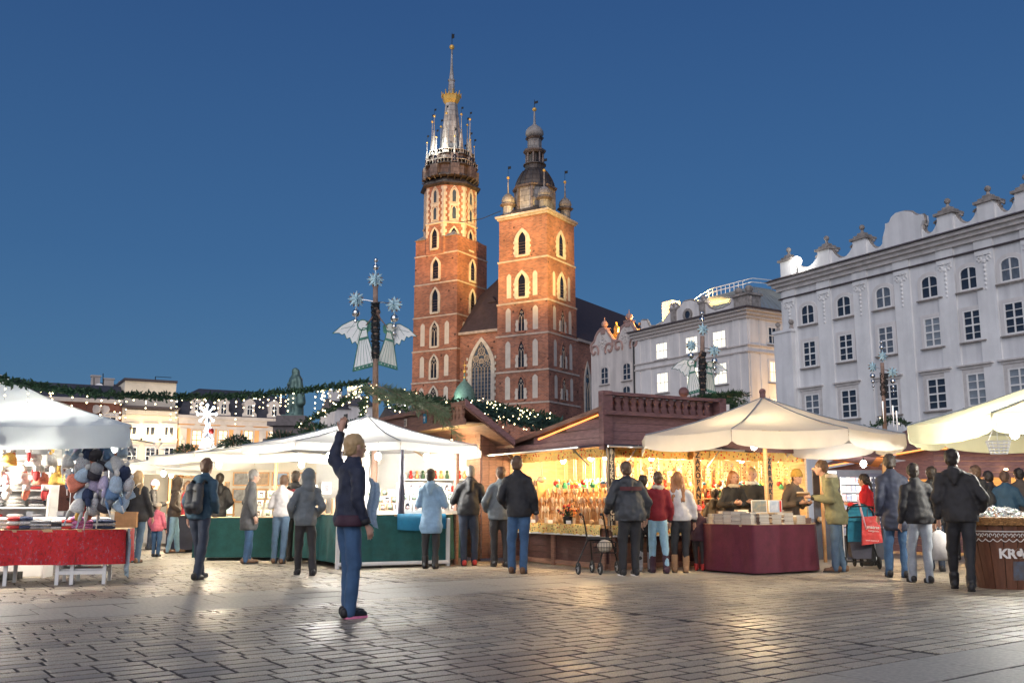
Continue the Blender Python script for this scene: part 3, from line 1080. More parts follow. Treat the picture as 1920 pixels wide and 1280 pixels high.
# great west window
ww = cwall(LX1, .8, 'f')
ac, zb, wW, hW = (LX1 - TW) / 2 - LX1 + .4, 19.0, 4.1, 10.4
m = MB()
m.wring(ww, arch(ac, zb - .4, wW + 1.6, 6.6, 11.6, 10), arch(ac, zb, wW, 6.2, hW, 10), -.1, .22)
for j in range(14):
 if j % 2:
  for s in (-1, 1):
   a0 = ac + s * (wW / 2 + .8)
   m.wbox(ww, min(a0, a0 + s * .3), max(a0, a0 + s * .3), zb + j * .55, zb + j * .55 + .5, -.05, .2)
win = m.build('window', 'pale_stone', CH)
win['label'] = 'great pointed west window with flowing tracery'
m = MB(); m.wpoly(ww, arch(ac, zb, wW, 6.2, hW, 10), -.05, .02); m.build('glazing', 'church_glass', win)
m = MB()
for i in range(-2, 4):
 a = ac - wW / 2 + wW * (i + 2.5) / 6 + wW / 12 - wW / 12
 if i > -3 and i < 3 or i == 3:
  m.wbox(ww, ac - wW / 2 + wW * (i + 2) / 6 - .06, ac - wW / 2 + wW * (i + 2) / 6 + .06, zb, zb + 5.6, .02, .14)
for j in range(1, 9):
 m.wbox(ww, ac - wW / 2, ac + wW / 2, zb + j * .66, zb + j * .66 + .05, .02, .06)
def ringc(a, z, r, t, n=10):
 m.wring(ww, [(a + r * math.cos(q * 2 * PI / n), z + r * math.sin(q * 2 * PI / n)) for q in range(n)], [(a + (r - t) * math.cos(q * 2 * PI / n), z + (r - t) * math.sin(q * 2 * PI / n)) for q in range(n)], .02, .14)
for i in range(6):
 a = ac - wW / 2 + wW * (i + .5) / 6
 m.wring(ww, arch(a, zb + 5.0, wW / 6, .4, 1.1, 4), arch(a, zb + 5.0, wW / 6 - .14, .4, .98, 4), .02, .14)
for a, z, r in ((0, 8.6, .78), (-1.15, 7.3, .62), (1.15, 7.3, .62), (0, 6.9, .5), (-.62, 8.0, .3), (.62, 8.0, .3), (0, 9.75, .3), (-1.5, 6.4, .3), (1.5, 6.4, .3), (-.6, 6.4, .3), (.6, 6.4, .3)):
 ringc(ac + a, zb + z, r, .1)
 if r > .45:
  for q in range(5):
   ringc(ac + a + r * .5 * math.cos(q * 1.2566 + .3), zb + z + r * .5 * math.sin(q * 1.2566 + .3), r * .36, .08, 6)
m.build('tracery', 'tracery_stone', win)
sw_ = cwall(-.1, TW, 'r')
gothic(sw_, 4.6, 13.5, 1.6, 12.5, 'pale_stone', .6, 'tracery', teeth=False)
gothic(sw_, 12, 13.5, 1.6, 12.5, 'pale_stone', .6, 'tracery', teeth=False)
m = MB()
m.bx(-.1, 6.5, TW + 4, 40, 0, 12.5)
cpart(m, 'side_chapel', 'church_brick')
m = MB()
m.add([(-.1, TW + 3.8, 16.5), (7, TW + 3.8, 12.5), (7, 41, 12.5), (-.1, 41, 16.5)], [(0, 1, 2, 3)])
m.add([(-.1, TW + 3.8, 16.3), (7, TW + 3.8, 12.3), (7, 41, 12.3), (-.1, 41, 16.3)], [(3, 2, 1, 0)])
cpart(m, 'chapel_roof', 'roof_tile')
# porch with green copper dome
px, py = -14.6, -3.5
m = MB()
m.lathe([(2.6, 0), (2.6, 17.0)], 8, (px, py, 0), 0, PI / 8)
m.bx(px - 2.2, px + 2.2, py, 1, 0, 15)
cpart(m, 'porch_wall', 'pale_stone')
m = MB()
m.lathe([(2.9, 17.0), (3.0, 17.4), (2.3, 17.8), (1.75, 18.1), (1.95, 18.8), (1.8, 19.8), (1.3, 20.9), (.7, 21.6), (.3, 22.0), (.16, 22.6), (.1, 23.4)], 16, (px, py, 0))
for s in (-1, 1):
 m.ball((px + s * 2.2, py - .4, 18.4), .3, 6, 4)
cpart(m, 'porch_dome', 'copper_green', True)
m = MB()
m.ball((px, py, 23.6), .3, 8, 5); m.ball((px, py, 22.5), .25, 8, 5)
m.cyl((px, py, 23.6), (px, py, 25.4), .05, n=4); m.bx(px - .4, px + .4, py - .04, py + .04, 24.6, 24.75)
cpart(m, 'gilt_ball', 'gilt', True)
# stay cable between the towers
m = MB()
m.tube([(LX1 - .5, 1.0, 52.2), (-14, .6, 51.9), (-TW + .1, .4, 52.6)], .07, 4)
cpart(m, 'stay_cable', 'iron')
# ================================================================ THE GREY PALACE ON THE RIGHT
D = Wall((20.5, 71.61), (.489, -.872))
DP = thing('grey_palace', 'long pale grey palace with curved attic gables and stone balls on its parapet', 'palace', D.p(0, 0))
def sd(u, v): return D.sz(u, v)[0]
m = MB(); m.wbox(D, 0, 36, 0, 17.4, -14, 0); m.build('wall', 'palace_plaster', DP)
m = MB()
m.wbox(D, -.25, 36, 16.95, 17.25, -14.2, .25); m.wbox(D, -.45, 36, 17.25, 17.5, -14.4, .5); m.wbox(D, -.6, 36, 17.5, 17.72, -14.6, .75)
m.build('cornice', 'palace_trim', DP)
m = MB()
m.add([D.p(-.75, 17.73, .95), D.p(36, 17.73, .95), D.p(36, 18.15, -.1), D.p(-.75, 18.15, -.1), D.p(-.75, 17.73, -14.6), D.p(36, 17.73, -14.6)], [(0, 1, 2, 3), (0, 3, 4), (3, 2, 5, 4), (0, 4, 5, 1), (1, 5, 2)])
m.build('tile_edge', 'cornice_dark', DP)
m = MB()
m.wbox(D, -.12, 36, 16.32, 16.42, -14.1, .16)
m.build('string_course', 'cornice_dark', DP)
COLS = [2.63, 6.0, 9.4, 13.01, 15.83, 18.55, 21.95, 25.35, 28.75]
pil = [sd(u, 560) for u in (1546, 1615, 1694, 1778, 1853)]
pil = [.9] + pil + [pil[-1] + 3.0, pil[-1] + 6.4, pil[-1] + 9.8]
for a in pil:
 m = MB()
 m.wbox(D, a - .62, a + .62, 5.2, 16.32, -.05, .10)
 m.wbox(D, a - .62, a + .62, 16.42, 16.95, -.05, .12)
 p_ = m.build('pilaster', 'palace_pilaster', DP)
 m = MB()
 for s in (-1, 1):
  for k in range(7):
   q = k * .75
   m.ball(D.p(a + s * (.32 + .12 * math.cos(q)), 15.75 + .14 * math.sin(q), .12), .075, 6, 4)
  m.wbox(D, a + s * .25 - .2, a + s * .25 + .2, 15.98, 16.1, .08, .2)
 for k in range(7):
  m.ball(D.p(a, 15.6 - k * .28, .11), .12 - .008 * k, 6, 4, sc=(1, 1, 1.2))
 m.build('stucco_garland', 'palace_pilaster', p_)
GLS = ['window_glass', 'curtain_glass', 'window_glass', 'window_glass', 'pale_glass', 'window_glass', 'curtain_glass']
for i, a in enumerate(COLS):
 gl = 'window_glass'
 window_on(D, DP, a, 14.05, 1.3, 1.5, 2, 2, GLS[(i * 3) % 7], surround='house_white', sw=.24, arch_h=.35, bar=.09)
 window_on(D, DP, a, 10.9, 1.25, 1.9, 2, 4, GLS[(i * 3 + 2) % 7], surround='house_white', sw=.22, bar=.09)
 window_on(D, DP, a, 6.9, 1.4, 2.0, 2, 4, GLS[(i * 2 + 1) % 7] if i != 4 else 'pale_glass', surround='palace_trim', sw=.26, head='lintel', bar=.09)
m = MB(); m.wbox(D, -.5, 1.3, 0, 13.7, -14, .45); m.wbox(D, -.6, 1.4, 13.7, 13.9, -14, .55); m.wbox(D, -.6, 1.4, 6.4, 6.55, -14, .55)
b_ = m.build('corner_buttress', 'palace_plaster', DP)
m = MB()
for a in (-.25, 1.1):
 m.cyl(D.p(a, 13.9, .2), D.p(a, 14.25, .2), .2, .1, 8); m.ball(D.p(a, 14.45, .2), .2, 8, 6)
m.build('stone_ball', 'weathered_stone', b_)
# attic
peds = [sd(u, 500) for u in (1472, 1544, 1612)] + [sd(1772, 440), sd(1848, 415), sd(1920, 395)]
peds += [peds[-1] + 3, peds[-1] + 6]
for a in peds:
 m = MB()
 m.wbox(D, a - .55, a + .55, 17.9, 19.25, -.9, -.05)
 p_ = m.build('attic_pedestal', 'palace_pilaster', DP)
 m = MB()
 m.wbox(D, a - .72, a + .72, 19.25, 19.42, -1.05, .1)
 m.wbox(D, a - .5, a + .5, 19.42, 19.6, -.85, -.1)
 m.wbox(D, a - .28, a + .28, 19.6, 19.78, -.7, -.25)
 m.cyl(D.p(a, 19.78, -.47), D.p(a, 20.0, -.47), .14, .09, 8)
 m.ball(D.p(a, 20.2, -.47), .20, 10, 7)
 m.build('ball_finial', 'weathered_stone', p_)
def scoop(a0, a1, flip=False):
 n = 9
 pts = [(a0, 17.95)]
 pts += [(a1, 17.95)]
 top = []
 for k in range(n + 1):
  t = k / n
  z = 18.35 + .85 * (abs(t - .5) * 2) ** 2.2
  top.append((a0 + (a1 - a0) * t, z))
 m = MB()
 m.wpoly(D, pts + top[::-1], -.7, -.2)
 sc_ = m.build('attic_scroll', 'palace_pilaster', DP)
 m = MB()
 for k in range(n):
  (x0, z0), (x1, z1) = top[k], top[k + 1]
  m.tube([D.p(x0, z0 + .02, -.45), D.p(x1, z1 + .02, -.45)], .12, 5)
 for a, z, s in ((a0 + .28, 18.95, 1), (a1 - .28, 18.95, -1)):
  m.tube([D.p(a + s * .2 * math.cos(q) * (1 - q / 9), z + .2 * math.sin(q) * (1 - q / 9), -.42) for q in [x * .7 for x in range(9)]], .09, 5)
 m.build('scroll_edge', 'weathered_stone', sc_)
gtop = [(sd(u, v), D.sz(u, v)[1]) for u, v in ((1652, 452), (1654, 440), (1657, 428), (1657, 419), (1664, 417), (1668, 407), (1676, 399), (1688, 395.5), (1702, 396), (1709, 401), (1717, 403), (1725, 401), (1727, 412), (1724, 424))]
g0, g1 = gtop[0][0], gtop[-1][0]
scoop(peds[0] + .55, peds[1] - .55); scoop(peds[1] + .55, peds[2] - .55)
scoop(peds[2] + .55, g0 + .35); scoop(g1 - .2, peds[3] - .55)
for i in (3, 4, 5, 6):
 scoop(peds[i] + .55, peds[i + 1] - .55)
m = MB(); m.wpoly(D, [(g0, 17.9)] + gtop + [(g1, 17.9)], -.8, -.12); g_ = m.build('attic_gable', 'palace_plaster', DP)
m = MB()
for k in range(len(gtop) - 1):
 m.tube([D.p(*gtop[k], -.45), D.p(*gtop[k + 1], -.45)], .11, 5)
m.build('gable_edge', 'weathered_stone', g_)
m = MB()
m.add([D.p(0, 18.0, -.9), D.p(36, 18.0, -.9), D.p(36, 19.3, -7), D.p(2, 19.3, -7), D.p(0, 18, -14), D.p(36, 18, -14)], [(0, 1, 2, 3), (0, 3, 4), (3, 2, 5, 4)])
m.build('roof', 'slate', DP)
# floodlight on the parapet
fq = D.p(*D.sz(1494, 490, .35), .35)
FL = thing('floodlight', 'bright white round floodlight glowing on the palace parapet at its corner', 'floodlight', fq)
m = MB(); m.ball(fq, .36, 14, 9); m.build('lamp_glass', 'bulb_white', FL, True)
m = MB(); m.cyl(fq - Vector((0, 0, 1.0)), fq - Vector((0, 0, .3)), .06); m.build('bracket', 'iron', FL)

# ================================================================ THE WHITE LIT HOUSE
C0 = (24.9, 100)
CL = Wall((C0[0] - .542 * 18.5, C0[1] + .840 * 18.5), (.542, -.840))     # its left end is the origin
CLW = 18.5
CH2 = thing('white_house', 'white three storey house with brightly lit windows and curved parapet below metal roof', 'house', CL.p(0, 0))
CR = Wall(C0, (.840, .542))
zc = 21.3
m = MB(); m.wbox(CL, 0, CLW, 0, zc, -16, 0); m.build('wall', 'house_white', CH2)
m = MB()
for z0, z1, d in ((zc - .8, zc - .45, .25), (zc - .45, zc - .1, .5), (zc - .1, zc + .12, .8)):
 m.wbox(CL, -.1, CLW + d, z0, z1, -16, d)
m.build('cornice', 'house_trim', CH2)
m = MB(); m.wbox(CL, -.2, CLW + 1.0, zc + .12, zc + .3, -16, 1.0); m.build('tile_edge', 'cornice_dark', CH2)
for z in (16.85, 17.55):
 m = MB(); m.wbox(CL, 0, CLW + .18, z, z + .14, -16, .18); m.build('string_course', 'house_trim', CH2)
m = MB()
for w_, a in [(CL, a) for a in (.7, 2.6, 7.6, 12.3, 16.9)] + [(CR, a) for a in (.7, 2.2, 6.4)]:
 for z0, z1 in ((12, 16.85), (17.7, 20.5)):
  m = MB(); m.wbox(w_, a - .45, a + .45, z0, z1, -.02, .08); m.build('pilaster', 'house_white', CH2)
for a in (13.46, 8.42, 4.1):
 window_on(CL, CH2, CLW - a, 17.75, 2.0, 1.95, 3, 2, 'lit_pane_cool', surround='house_white', sw=.18, bar=.11)
 window_on(CL, CH2, CLW - a, 13.8, 2.0, 2.35, 3, 2, 'lit_pane_cool', surround='house_white', sw=.18, bar=.11)
for a in (4.05, 8.5):
 window_on(CR, CH2, a, 17.95, 1.9, 1.9, 3, 2, 'window_glass', surround='house_white', sw=.18, bar=.11)
 window_on(CR, CH2, a, 13.8, 1.9, 2.3, 3, 2, 'lit_pane', surround='house_white', sw=.18, bar=.11)
 window_on(CR, CH2, a, 9.8, 1.9, 2.3, 3, 2, 'lit_pane', surround='house_white', sw=.18, bar=.11)
# parapet outline read along the front
par = [(1203, 617), (1203, 601), (1213, 601), (1218, 612), (1232, 612), (1245, 603), (1256, 587), (1258, 580), (1257, 572), (1270, 572), (1271, 580), (1276, 576), (1282, 566), (1296, 563), (1308, 567), (1313, 576), (1312, 562), (1323, 560), (1324, 569), (1331, 578), (1342, 582), (1356, 578), (1371, 571), (1372, 559), (1406, 554), (1406, 573)]
pp = [CL.sz(u, v, -.4) for u, v in par]
m = MB(); m.wpoly(CL, [(pp[0][0], zc + .2)] + pp + [(min(pp[-1][0], CLW + .3), zc + .2)], -.8, -.3); m.build('parapet', 'house_white', CH2)
m = MB()
for k in range(len(pp) - 1):
 m.tube([CL.p(*pp[k], -.5), CL.p(*pp[k + 1], -.5)], .2, 5)
oc = CL.sz(1290, 590, -.3)
m.wring(CL, [(oc[0] + .75 * math.cos(q * PI / 6), oc[1] + .75 * math.sin(q * PI / 6)) for q in range(12)], [(oc[0] + .45 * math.cos(q * PI / 6), oc[1] + .45 * math.sin(q * PI / 6)) for q in range(12)], -.4, -.15)
for u in (1264, 1318):
 a = CL.sz(u, 590, -.3)[0]
 m.wbox(CL, a - .42, a + .42, zc + .2, zc + 2.0, -.9, -.12)
 m.wbox(CL, a - .6, a + .6, zc + 2.0, zc + 2.25, -1.0, -.05)
 m.ball(CL.p(a, zc + 2.6, -.5), .35, 8, 6)
m.wbox(CL, CLW - 1.9, CLW + .2, zc + .2, zc + 1.7, -2.0, -.1); m.wbox(CL, CLW - 2.1, CLW + .4, zc + 1.7, zc + 1.95, -2.2, .1)
for a in (CLW - 1.6, CLW - .1):
 m.ball(CL.p(a, zc + 2.4, -.6), .45, 8, 6)
m.build('parapet_stone', 'weathered_stone', CH2)
m = MB(); m.wpoly(CL, [(oc[0] + .45 * math.cos(q * PI / 6), oc[1] + .45 * math.sin(q * PI / 6)) for q in range(12)], -.35, -.25); m.build('round_window', 'window_glass', CH2)
m = MB()
RZ = 25.6
m.add([CL.p(.2, zc + .25, -.6), CL.p(CLW - .3, zc + .25, -.6), CL.p(CLW - .3, zc + .25, -15.5), CL.p(.2, zc + .25, -15.5), CL.p(6.5, RZ, -6.5), CL.p(CLW - 5, RZ, -6.5), CL.p(CLW - 5, RZ, -9.5), CL.p(6.5, RZ, -9.5)],
  [(0, 1, 5, 4), (1, 2, 6, 5), (2, 3, 7, 6), (3, 0, 4, 7), (4, 5, 6, 7), (3, 2, 1, 0)])
for k in range(26):                                # standing seams
 a = .6 + k * .62
 t = a / CLW
 m.tube([CL.p(.2 + (CLW - .5) * t, zc + .3, -.6), CL.p(6.5 + (CLW - 11.5) * t, RZ + .04, -6.5)], .045, 4)
for k in range(16):
 t = k / 15
 m.tube([CL.p(CLW - .3, zc + .3, -.6 - 14.9 * t), CL.p(CLW - 5, RZ + .04, -6.5 - 3 * t)], .045, 4)
m.build('metal_roof', 'metal_roof', CH2)
m = MB()
for z in (.55, 1.0):
 m.tube([CL.p(3, RZ - 2.6 + z, -3.6), CL.p(7, RZ + z, -6.4), CL.p(CLW - 5, RZ + z, -6.4), CL.p(CLW - 4.4, RZ + z, -9.6)], .05, 4)
for k in range(9):
 m.cyl(CL.p(6.5 + k * .7, RZ, -6.4), CL.p(6.5 + k * .7, RZ + 1.0, -6.4), .045, n=4)
m.build('roof_railing', 'white_paint', CH2)
m = MB(); q_ = CL.sz(1255, 580, -5); m.wbox(CL, q_[0] - .9, q_[0] + .9, zc, zc + 4.6, -6, -4.6); m.build('chimney', 'house_white', CH2)
m = MB(); m.tube([CL.p(.05, z, .12) for z in (3, 12, 21)], .1, 6); m.build('downpipe', 'iron', CH2)
q = CR.p(6.0, 9.0, 4.5)
t_ = thing('post_lamp', 'amber street lamp lighting the side of the white house in the gap', 'lamp', (q.x, q.y, 0))
m = MB(); m.cyl((q.x, q.y, 0), q, .09, .06); m.build('post_shaft', 'iron', t_)
m = MB(); m.ball(q + Vector((0, 0, .25)), .28, 8, 6); m.build('lamp_glass', 'bulb_warm', t_, True)
l = bpy.data.lights.new('post_light', 'POINT'); l.energy = 2600; l.color = (1, .60, .24); l.shadow_soft_size = .4
link('post_light', l, t_, Matrix.Translation((0, 0, 9.8)))
# roof lamps that wash the metal roof and the neighbouring gables
for i, (a, z, d) in enumerate(((4.0, zc + 1.0, -1.6), (9.5, zc + 1.0, -1.6), (13.5, zc + 1.0, -1.6))):
 l = bpy.data.lights.new('roof_lamp_light', 'POINT'); l.energy = (160, 300, 420)[i]; l.color = (1, .93, .78); l.shadow_soft_size = .3
 q = CL.p(a, z, d)
 t_ = thing('roof_lamp', ['small lamp at the chimney end of the white house roof', 'small lamp behind the round window of the white house parapet', 'small lamp behind the corner pedestal of the white house'][i], 'lamp', q)
 m = MB(); m.ball(q - Vector((0, 0, .25)), .16, 8, 5); m.build('lamp_glass', 'bulb_white', t_, True)
 m = MB(); m.cyl(q - Vector((0, 0, .9)), q - Vector((0, 0, .35)), .05, n=5); m.build('stand', 'iron', t_)
 lo = link('roof_lamp_light', l, t_, Matrix.Translation((0, 0, .1)))

# ================================================================ THE TWO-GABLED HOUSE
BW_ = Wall((C0[0] - .542 * 27.8, C0[1] + .840 * 27.8), (.542, -.840))
BWD = 9.28
BH = thing('gabled_house', 'narrow cream house with two curled scroll gables between church and white house', 'house', BW_.p(0, 0))
z2 = lambda x, y: BW_.sz(740 + x / 3.2, 400 + y / 3.2)
out = [z2(x, y) for x, y in ((1178, 800), (1185, 782), (1200, 765), (1208, 735), (1222, 710), (1240, 696), (1262, 694), (1276, 704), (1290, 728), (1306, 752), (1325, 768), (1340, 745), (1350, 708), (1362, 682), (1382, 664), (1402, 656), (1420, 662), (1436, 688), (1446, 715), (1460, 736), (1468, 745))]
xr = BWD
m = MB()
m.wbox(BW_, out[0][0], xr, 0, out[0][1] - .3, -14, -.4)
m.wpoly(BW_, [(out[0][0], 0)] + out + [(xr, out[-1][1]), (xr, 0)], -.4, 0)
m.build('wall', 'gable_cream', BH)
m = MB()
for k in range(len(out) - 1):
 m.tube([BW_.p(*out[k], -.1), BW_.p(*out[k + 1], -.1)], .24, 6)
def volute(x, y, s, r=.85):
 a, z = z2(x, y)
 return [BW_.p(a + s * r * math.cos(q) * (1 - q / 8.2), z + r * math.sin(q) * (1 - q / 8.2), .04) for q in [k * .42 - .6 for k in range(17)]]
for x, y, s in ((1200, 828, 1), (1290, 812, -1), (1342, 798, 1), (1440, 778, -1)):
 m.tube(volute(x, y, s), .16, 5)
for pts in (((1178, 790), (1182, 830), (1196, 850)), ((1306, 752), (1310, 790), (1296, 828)), ((1330, 768), (1326, 790), (1340, 820)), ((1462, 740), (1456, 765), (1444, 792))):
 m.tube([BW_.p(*z2(*p), .03) for p in pts], .17, 5)
m.build('gable_scroll', 'gable_band', BH)
m = MB()
for x, y in ((1248, 775), (1386, 735)):
 a, z = z2(x, y)
 for q in range(4):
  c = (a + .62 * math.cos(q * PI / 2 + PI / 4 * 0), z + .62 * math.sin(q * PI / 2))
  m.wring(BW_, [(c[0] + .3 * math.cos(k * PI / 4), c[1] + .3 * math.sin(k * PI / 4)) for k in range(8)], [(c[0] + .18 * math.cos(k * PI / 4), c[1] + .18 * math.sin(k * PI / 4)) for k in range(8)], -.02, .07)
 m.ball(BW_.p(a, z, .03), .16, 8, 4)
m.build('stucco_flower', 'house_trim', BH)
for u, v0 in ((1131, 622), (1177, 608)):
 a, z = BW_.sz(u, v0)
 m = MB()
 m.wbox(BW_, a - .42, a + .42, z - .3, z + .35, -.7, .12); m.wbox(BW_, a - .55, a + .55, z + .35, z + .5, -.8, .2)
 m.ball(BW_.p(a, z + 1.0, -.25), .45, 9, 6); m.cyl(BW_.p(a, z + 1.35, -.25), BW_.p(a, z + 1.9, -.25), .12, .04, 6)
 m.build('stone_finial', 'gable_band', BH)
a, z = z2(1298, 745)
m = MB(); m.wpoly(BW_, [(a - .55, z - .4), (a - .6, z + .3), (a - .35, z + .8), (a - .45, z + 1.3), (a - .15, z + 1.6), (a, z + 2.1), (a + .15, z + 1.6), (a + .45, z + 1.3), (a + .35, z + .8), (a + .6, z + .3), (a + .55, z - .4)], -1.0, -.8); m.build('leaf_finial', 'gilt', BH)
for x, y0, y1, ww_ in ((1262, 1025, 920, 1.0), (1395, 1000, 895, 1.0)):
 a, z = z2(x, y0); h = z2(x, y1)[1] - z
 window_on(BW_, BH, a, z, 1.5, round(h, 2), 2, 3, 'window_glass', frame='house_trim', surround='gable_cream', sw=.22, arch_h=.4, bar=.1)
a, z = z2(1395, 1160)
window_on(BW_, BH, a, z, 1.5, 2.6, 2, 3, 'window_glass', frame='house_trim', surround='gable_cream', sw=.22, arch_h=.4, bar=.1)
m = MB()
for k in (0, 1):
 pk = [7, 15][k]
 a, z = out[pk - 1 + k * 0]
 ctr = z2(1255, 690) if k == 0 else z2(1402, 656)
 lo_, hi_ = (out[0], out[10]) if k == 0 else (out[10], out[-1])
 m.add([BW_.p(lo_[0], ctr[1] - 4.2, -.4), BW_.p(hi_[0], ctr[1] - 4.2, -.4), BW_.p(ctr[0], ctr[1] - .6, -.4), BW_.p(lo_[0], ctr[1] - 4.2, -14), BW_.p(hi_[0], ctr[1] - 4.2, -14), BW_.p(ctr[0], ctr[1] - .6, -14)], [(0, 2, 5, 3), (1, 4, 5, 2), (3, 5, 4), (0, 3, 4, 1)])
m.build('roof', 'roof_tile', BH)
for i, (a, dd) in enumerate(((out[10][0], -1.3), (BWD - .5, -1.6))):
 q = BW_.p(a, out[10][1] + (.9 if i == 0 else 1.9), dd)
 t_ = thing('flood_lamp', ['amber flood lamp on the roof in the dip between the two scroll gables', 'amber flood lamp on the roof at right end of the scroll gables'][i], 'floodlight', q)
 m = MB(); m.box(q, (.5, .3, .35), .5); m.build('housing', 'iron', t_)
 l = bpy.data.lights.new('flood_light', 'POINT'); l.energy = 2200; l.color = (1, .50, .12); l.shadow_soft_size = .3
 link('flood_light', l, t_, Matrix.Translation((-.2, .2, .45)))

# ================================================================ FAR SIDE OF THE SQUARE
Eo = W(336, 781, 155)
E = Wall((Eo.x, Eo.y), (.872, .489))
def ez(u, v): return E.sz(u, v)
def erect(m, u0, v0, u1, v1, d0=-.1, d1=.1, mi=0):
 a0, z0 = ez(u0, v0); a1, z1 = ez(u1, v1)
 m.wbox(E, min(a0, a1), max(a0, a1), min(z0, z1), max(z0, z1), d0, d1, mi)
# orange house
mat('facade_orange', (.80, .42, .17), .85, var=.1, scale=.5)
a0, zc3 = ez(336, 783); a1 = ez(572, 788)[0]
OH = thing('orange_house', 'orange fronted town house with lit windows and curly white dormers in slate roof', 'house', E.p(a0, 0))
m = MB(); m.wbox(E, a0, a1, 0, zc3, -12, 0); m.build('wall', 'facade_orange', OH)
m = MB()
m.wbox(E, a0 - .2, a1, zc3, zc3 + .5, -12, .6); m.wbox(E, a0 - .1, a1, zc3 - .9, zc3, -12, .3); m.wbox(E, a0 - .1, a1, zc3 - 1.6, zc3 - 1.1, -12, .15)
m.build('cornice', 'facade_grey', OH)
for u in (342, 395, 443, 491, 540):
 a = ez(u, 830)[0]
 m = MB(); m.wbox(E, a - .55, a + .55, 3, zc3 - 1.6, -.1, .25); p_ = m.build('pilaster', 'facade_grey', OH)
 m = MB()
 for k in range(10):
  m.ball(E.p(a + random.uniform(-.4, .4), zc3 - 3.2 - k * .25, .28), .28, 5, 4)
 m.build('stucco_capital', 'facade_cream', p_)
for u in (368, 417, 465, 512):
 a, z = ez(u, 834)
 window_on(E, OH, a, z, 1.55, 2.4, 2, 3, 'lit_pane', frame='honey_wood', surround='facade_grey', sw=.2, bar=.12, head='shell', panes=False)
 window_on(E, OH, a, z - 5.6, 1.55, 2.4, 2, 3, 'window_glass', frame='white_paint', surround='facade_grey', sw=.3, bar=.12, panes=False)
m = MB()
m.add([E.p(a0 - .2, zc3 + .5, .4), E.p(a1, zc3 + .5, .4), E.p(a1 - 1.5, zc3 + 4.2, -2.6), E.p(a0 + 1.5, zc3 + 4.2, -2.6), E.p(a0, zc3 + .5, -12), E.p(a1, zc3 + .5, -12), E.p(a1 - 8, zc3 + 5.6, -6), E.p(a0 + 4, zc3 + 5.6, -6), E.p(a1 - 1.5, zc3 + 4.2, -10), E.p(a0 + 1.5, zc3 + 4.2, -10)],
  [(0, 1, 2, 3), (3, 2, 6, 7), (0, 3, 9, 4), (2, 1, 5, 8), (3, 7, 9), (2, 8, 6), (9, 7, 6, 8), (4, 9, 8, 5)])
m.build('slate_roof', 'slate', OH)
for u in (369, 418, 467, 513):
 a, z = ez(u, 779); z = zc3 + .6
 o_ = [(a - 2.0, z), (a + 2.0, z), (a + 1.9, z + .9), (a + 1.35, z + 1.4), (a + 1.3, z + 3.2), (a + 1.7, z + 3.7), (a + 1.1, z + 4.4), (a + .5, z + 4.9), (a, z + 5.1), (a - .5, z + 4.9), (a - 1.1, z + 4.4), (a - 1.7, z + 3.7), (a - 1.3, z + 3.2), (a - 1.35, z + 1.4), (a - 1.9, z + .9)]
 dk = .6
 o_ = [(a + (x - a) * dk, z + (y - z) * dk) for x, y in o_]
 m = MB(); m.wpoly(E, o_, -2.5, .3); dm = m.build('dormer', 'house_trim', OH)
 m = MB(); m.wpoly(E, seg_arch(a, z + .3, .95, 1.25, 1.75), .25, .34); m.build('glazing', 'window_glass', dm)
 m = MB(); m.wring(E, seg_arch(a, z + .3, .95, 1.25, 1.75), seg_arch(a, z + .36, .83, 1.2, 1.64), .25, .4); m.wbox(E, a - .04, a + .04, z + .3, z + 2.0, .25, .4); m.wbox(E, a - .45, a + .45, z + 1.3, z + 1.38, .25, .4); m.build('window_frame', 'white_paint', dm)
for k, u in enumerate((255, 340, 430, 520)):  # lamps added out of sight behind the canopies to brighten the far facades
 q = E.p(ez(u, 850)[0], 6.5, 9)
 t_ = thing('post_lamp', 'warm street lamp on the far side of the square, %s from the left' % ['first', 'second', 'third', 'fourth'][k], 'lamp', (q.x, q.y, 0))
 m = MB(); m.cyl((q.x, q.y, 0), q, .09, .06); m.build('post_shaft', 'iron', t_)
 m = MB(); m.ball(q + Vector((0, 0, .25)), .25, 8, 6); m.build('lamp_glass', 'bulb_warm', t_, True)
 l = bpy.data.lights.new('post_light', 'POINT'); l.energy = 2300; l.color = (1, .86, .66); l.shadow_soft_size = .4
 link('post_light', l, t_, Matrix.Translation(Vector((0, 0, 7.1)) + E.n * .3))
# cream house
b0, zk = ez(230, 764); b1 = ez(334.5, 768)[0]
CRH = thing('cream_house', 'cream town house with glowing arcaded frieze under its eaves', 'house', E.p(b0, 0))
m = MB(); m.wbox(E, b0, b1, 0, zk, -12, 0); m.wbox(E, b0 + .2, b1 - .4, zk, zk + 4.4, -11, -.8); m.build('wall', 'facade_cream', CRH)
m = MB(); m.wbox(E, b0 - .2, b1 + .1, zk, zk + .35, -12, .9); m.wbox(E, b0, b1 - .3, zk + 4.4, zk + 4.8, -11, -.4); m.build('roof_edge', 'cornice_dark', CRH)
m = MB(); m.wbox(E, b0 - .1, b1 + .05, zk - 4.9, zk - 4.6, -.1, .35); m.wbox(E, b0, b1, ez(280, 826)[1] - .2, ez(280, 826)[1] + .1, -.1, .3)
for k in range(26):
 a = b0 + .6 + k * (b1 - b0 - 1.2) / 25
 m.wbox(E, a - .16, a + .16, zk - 1.0, zk - .3, -.05, .45)
m.wbox(E, b0, b1, zk - 1.3, zk - 1.05, -.05, .3)
m.build('cornice', 'facade_cream', CRH)
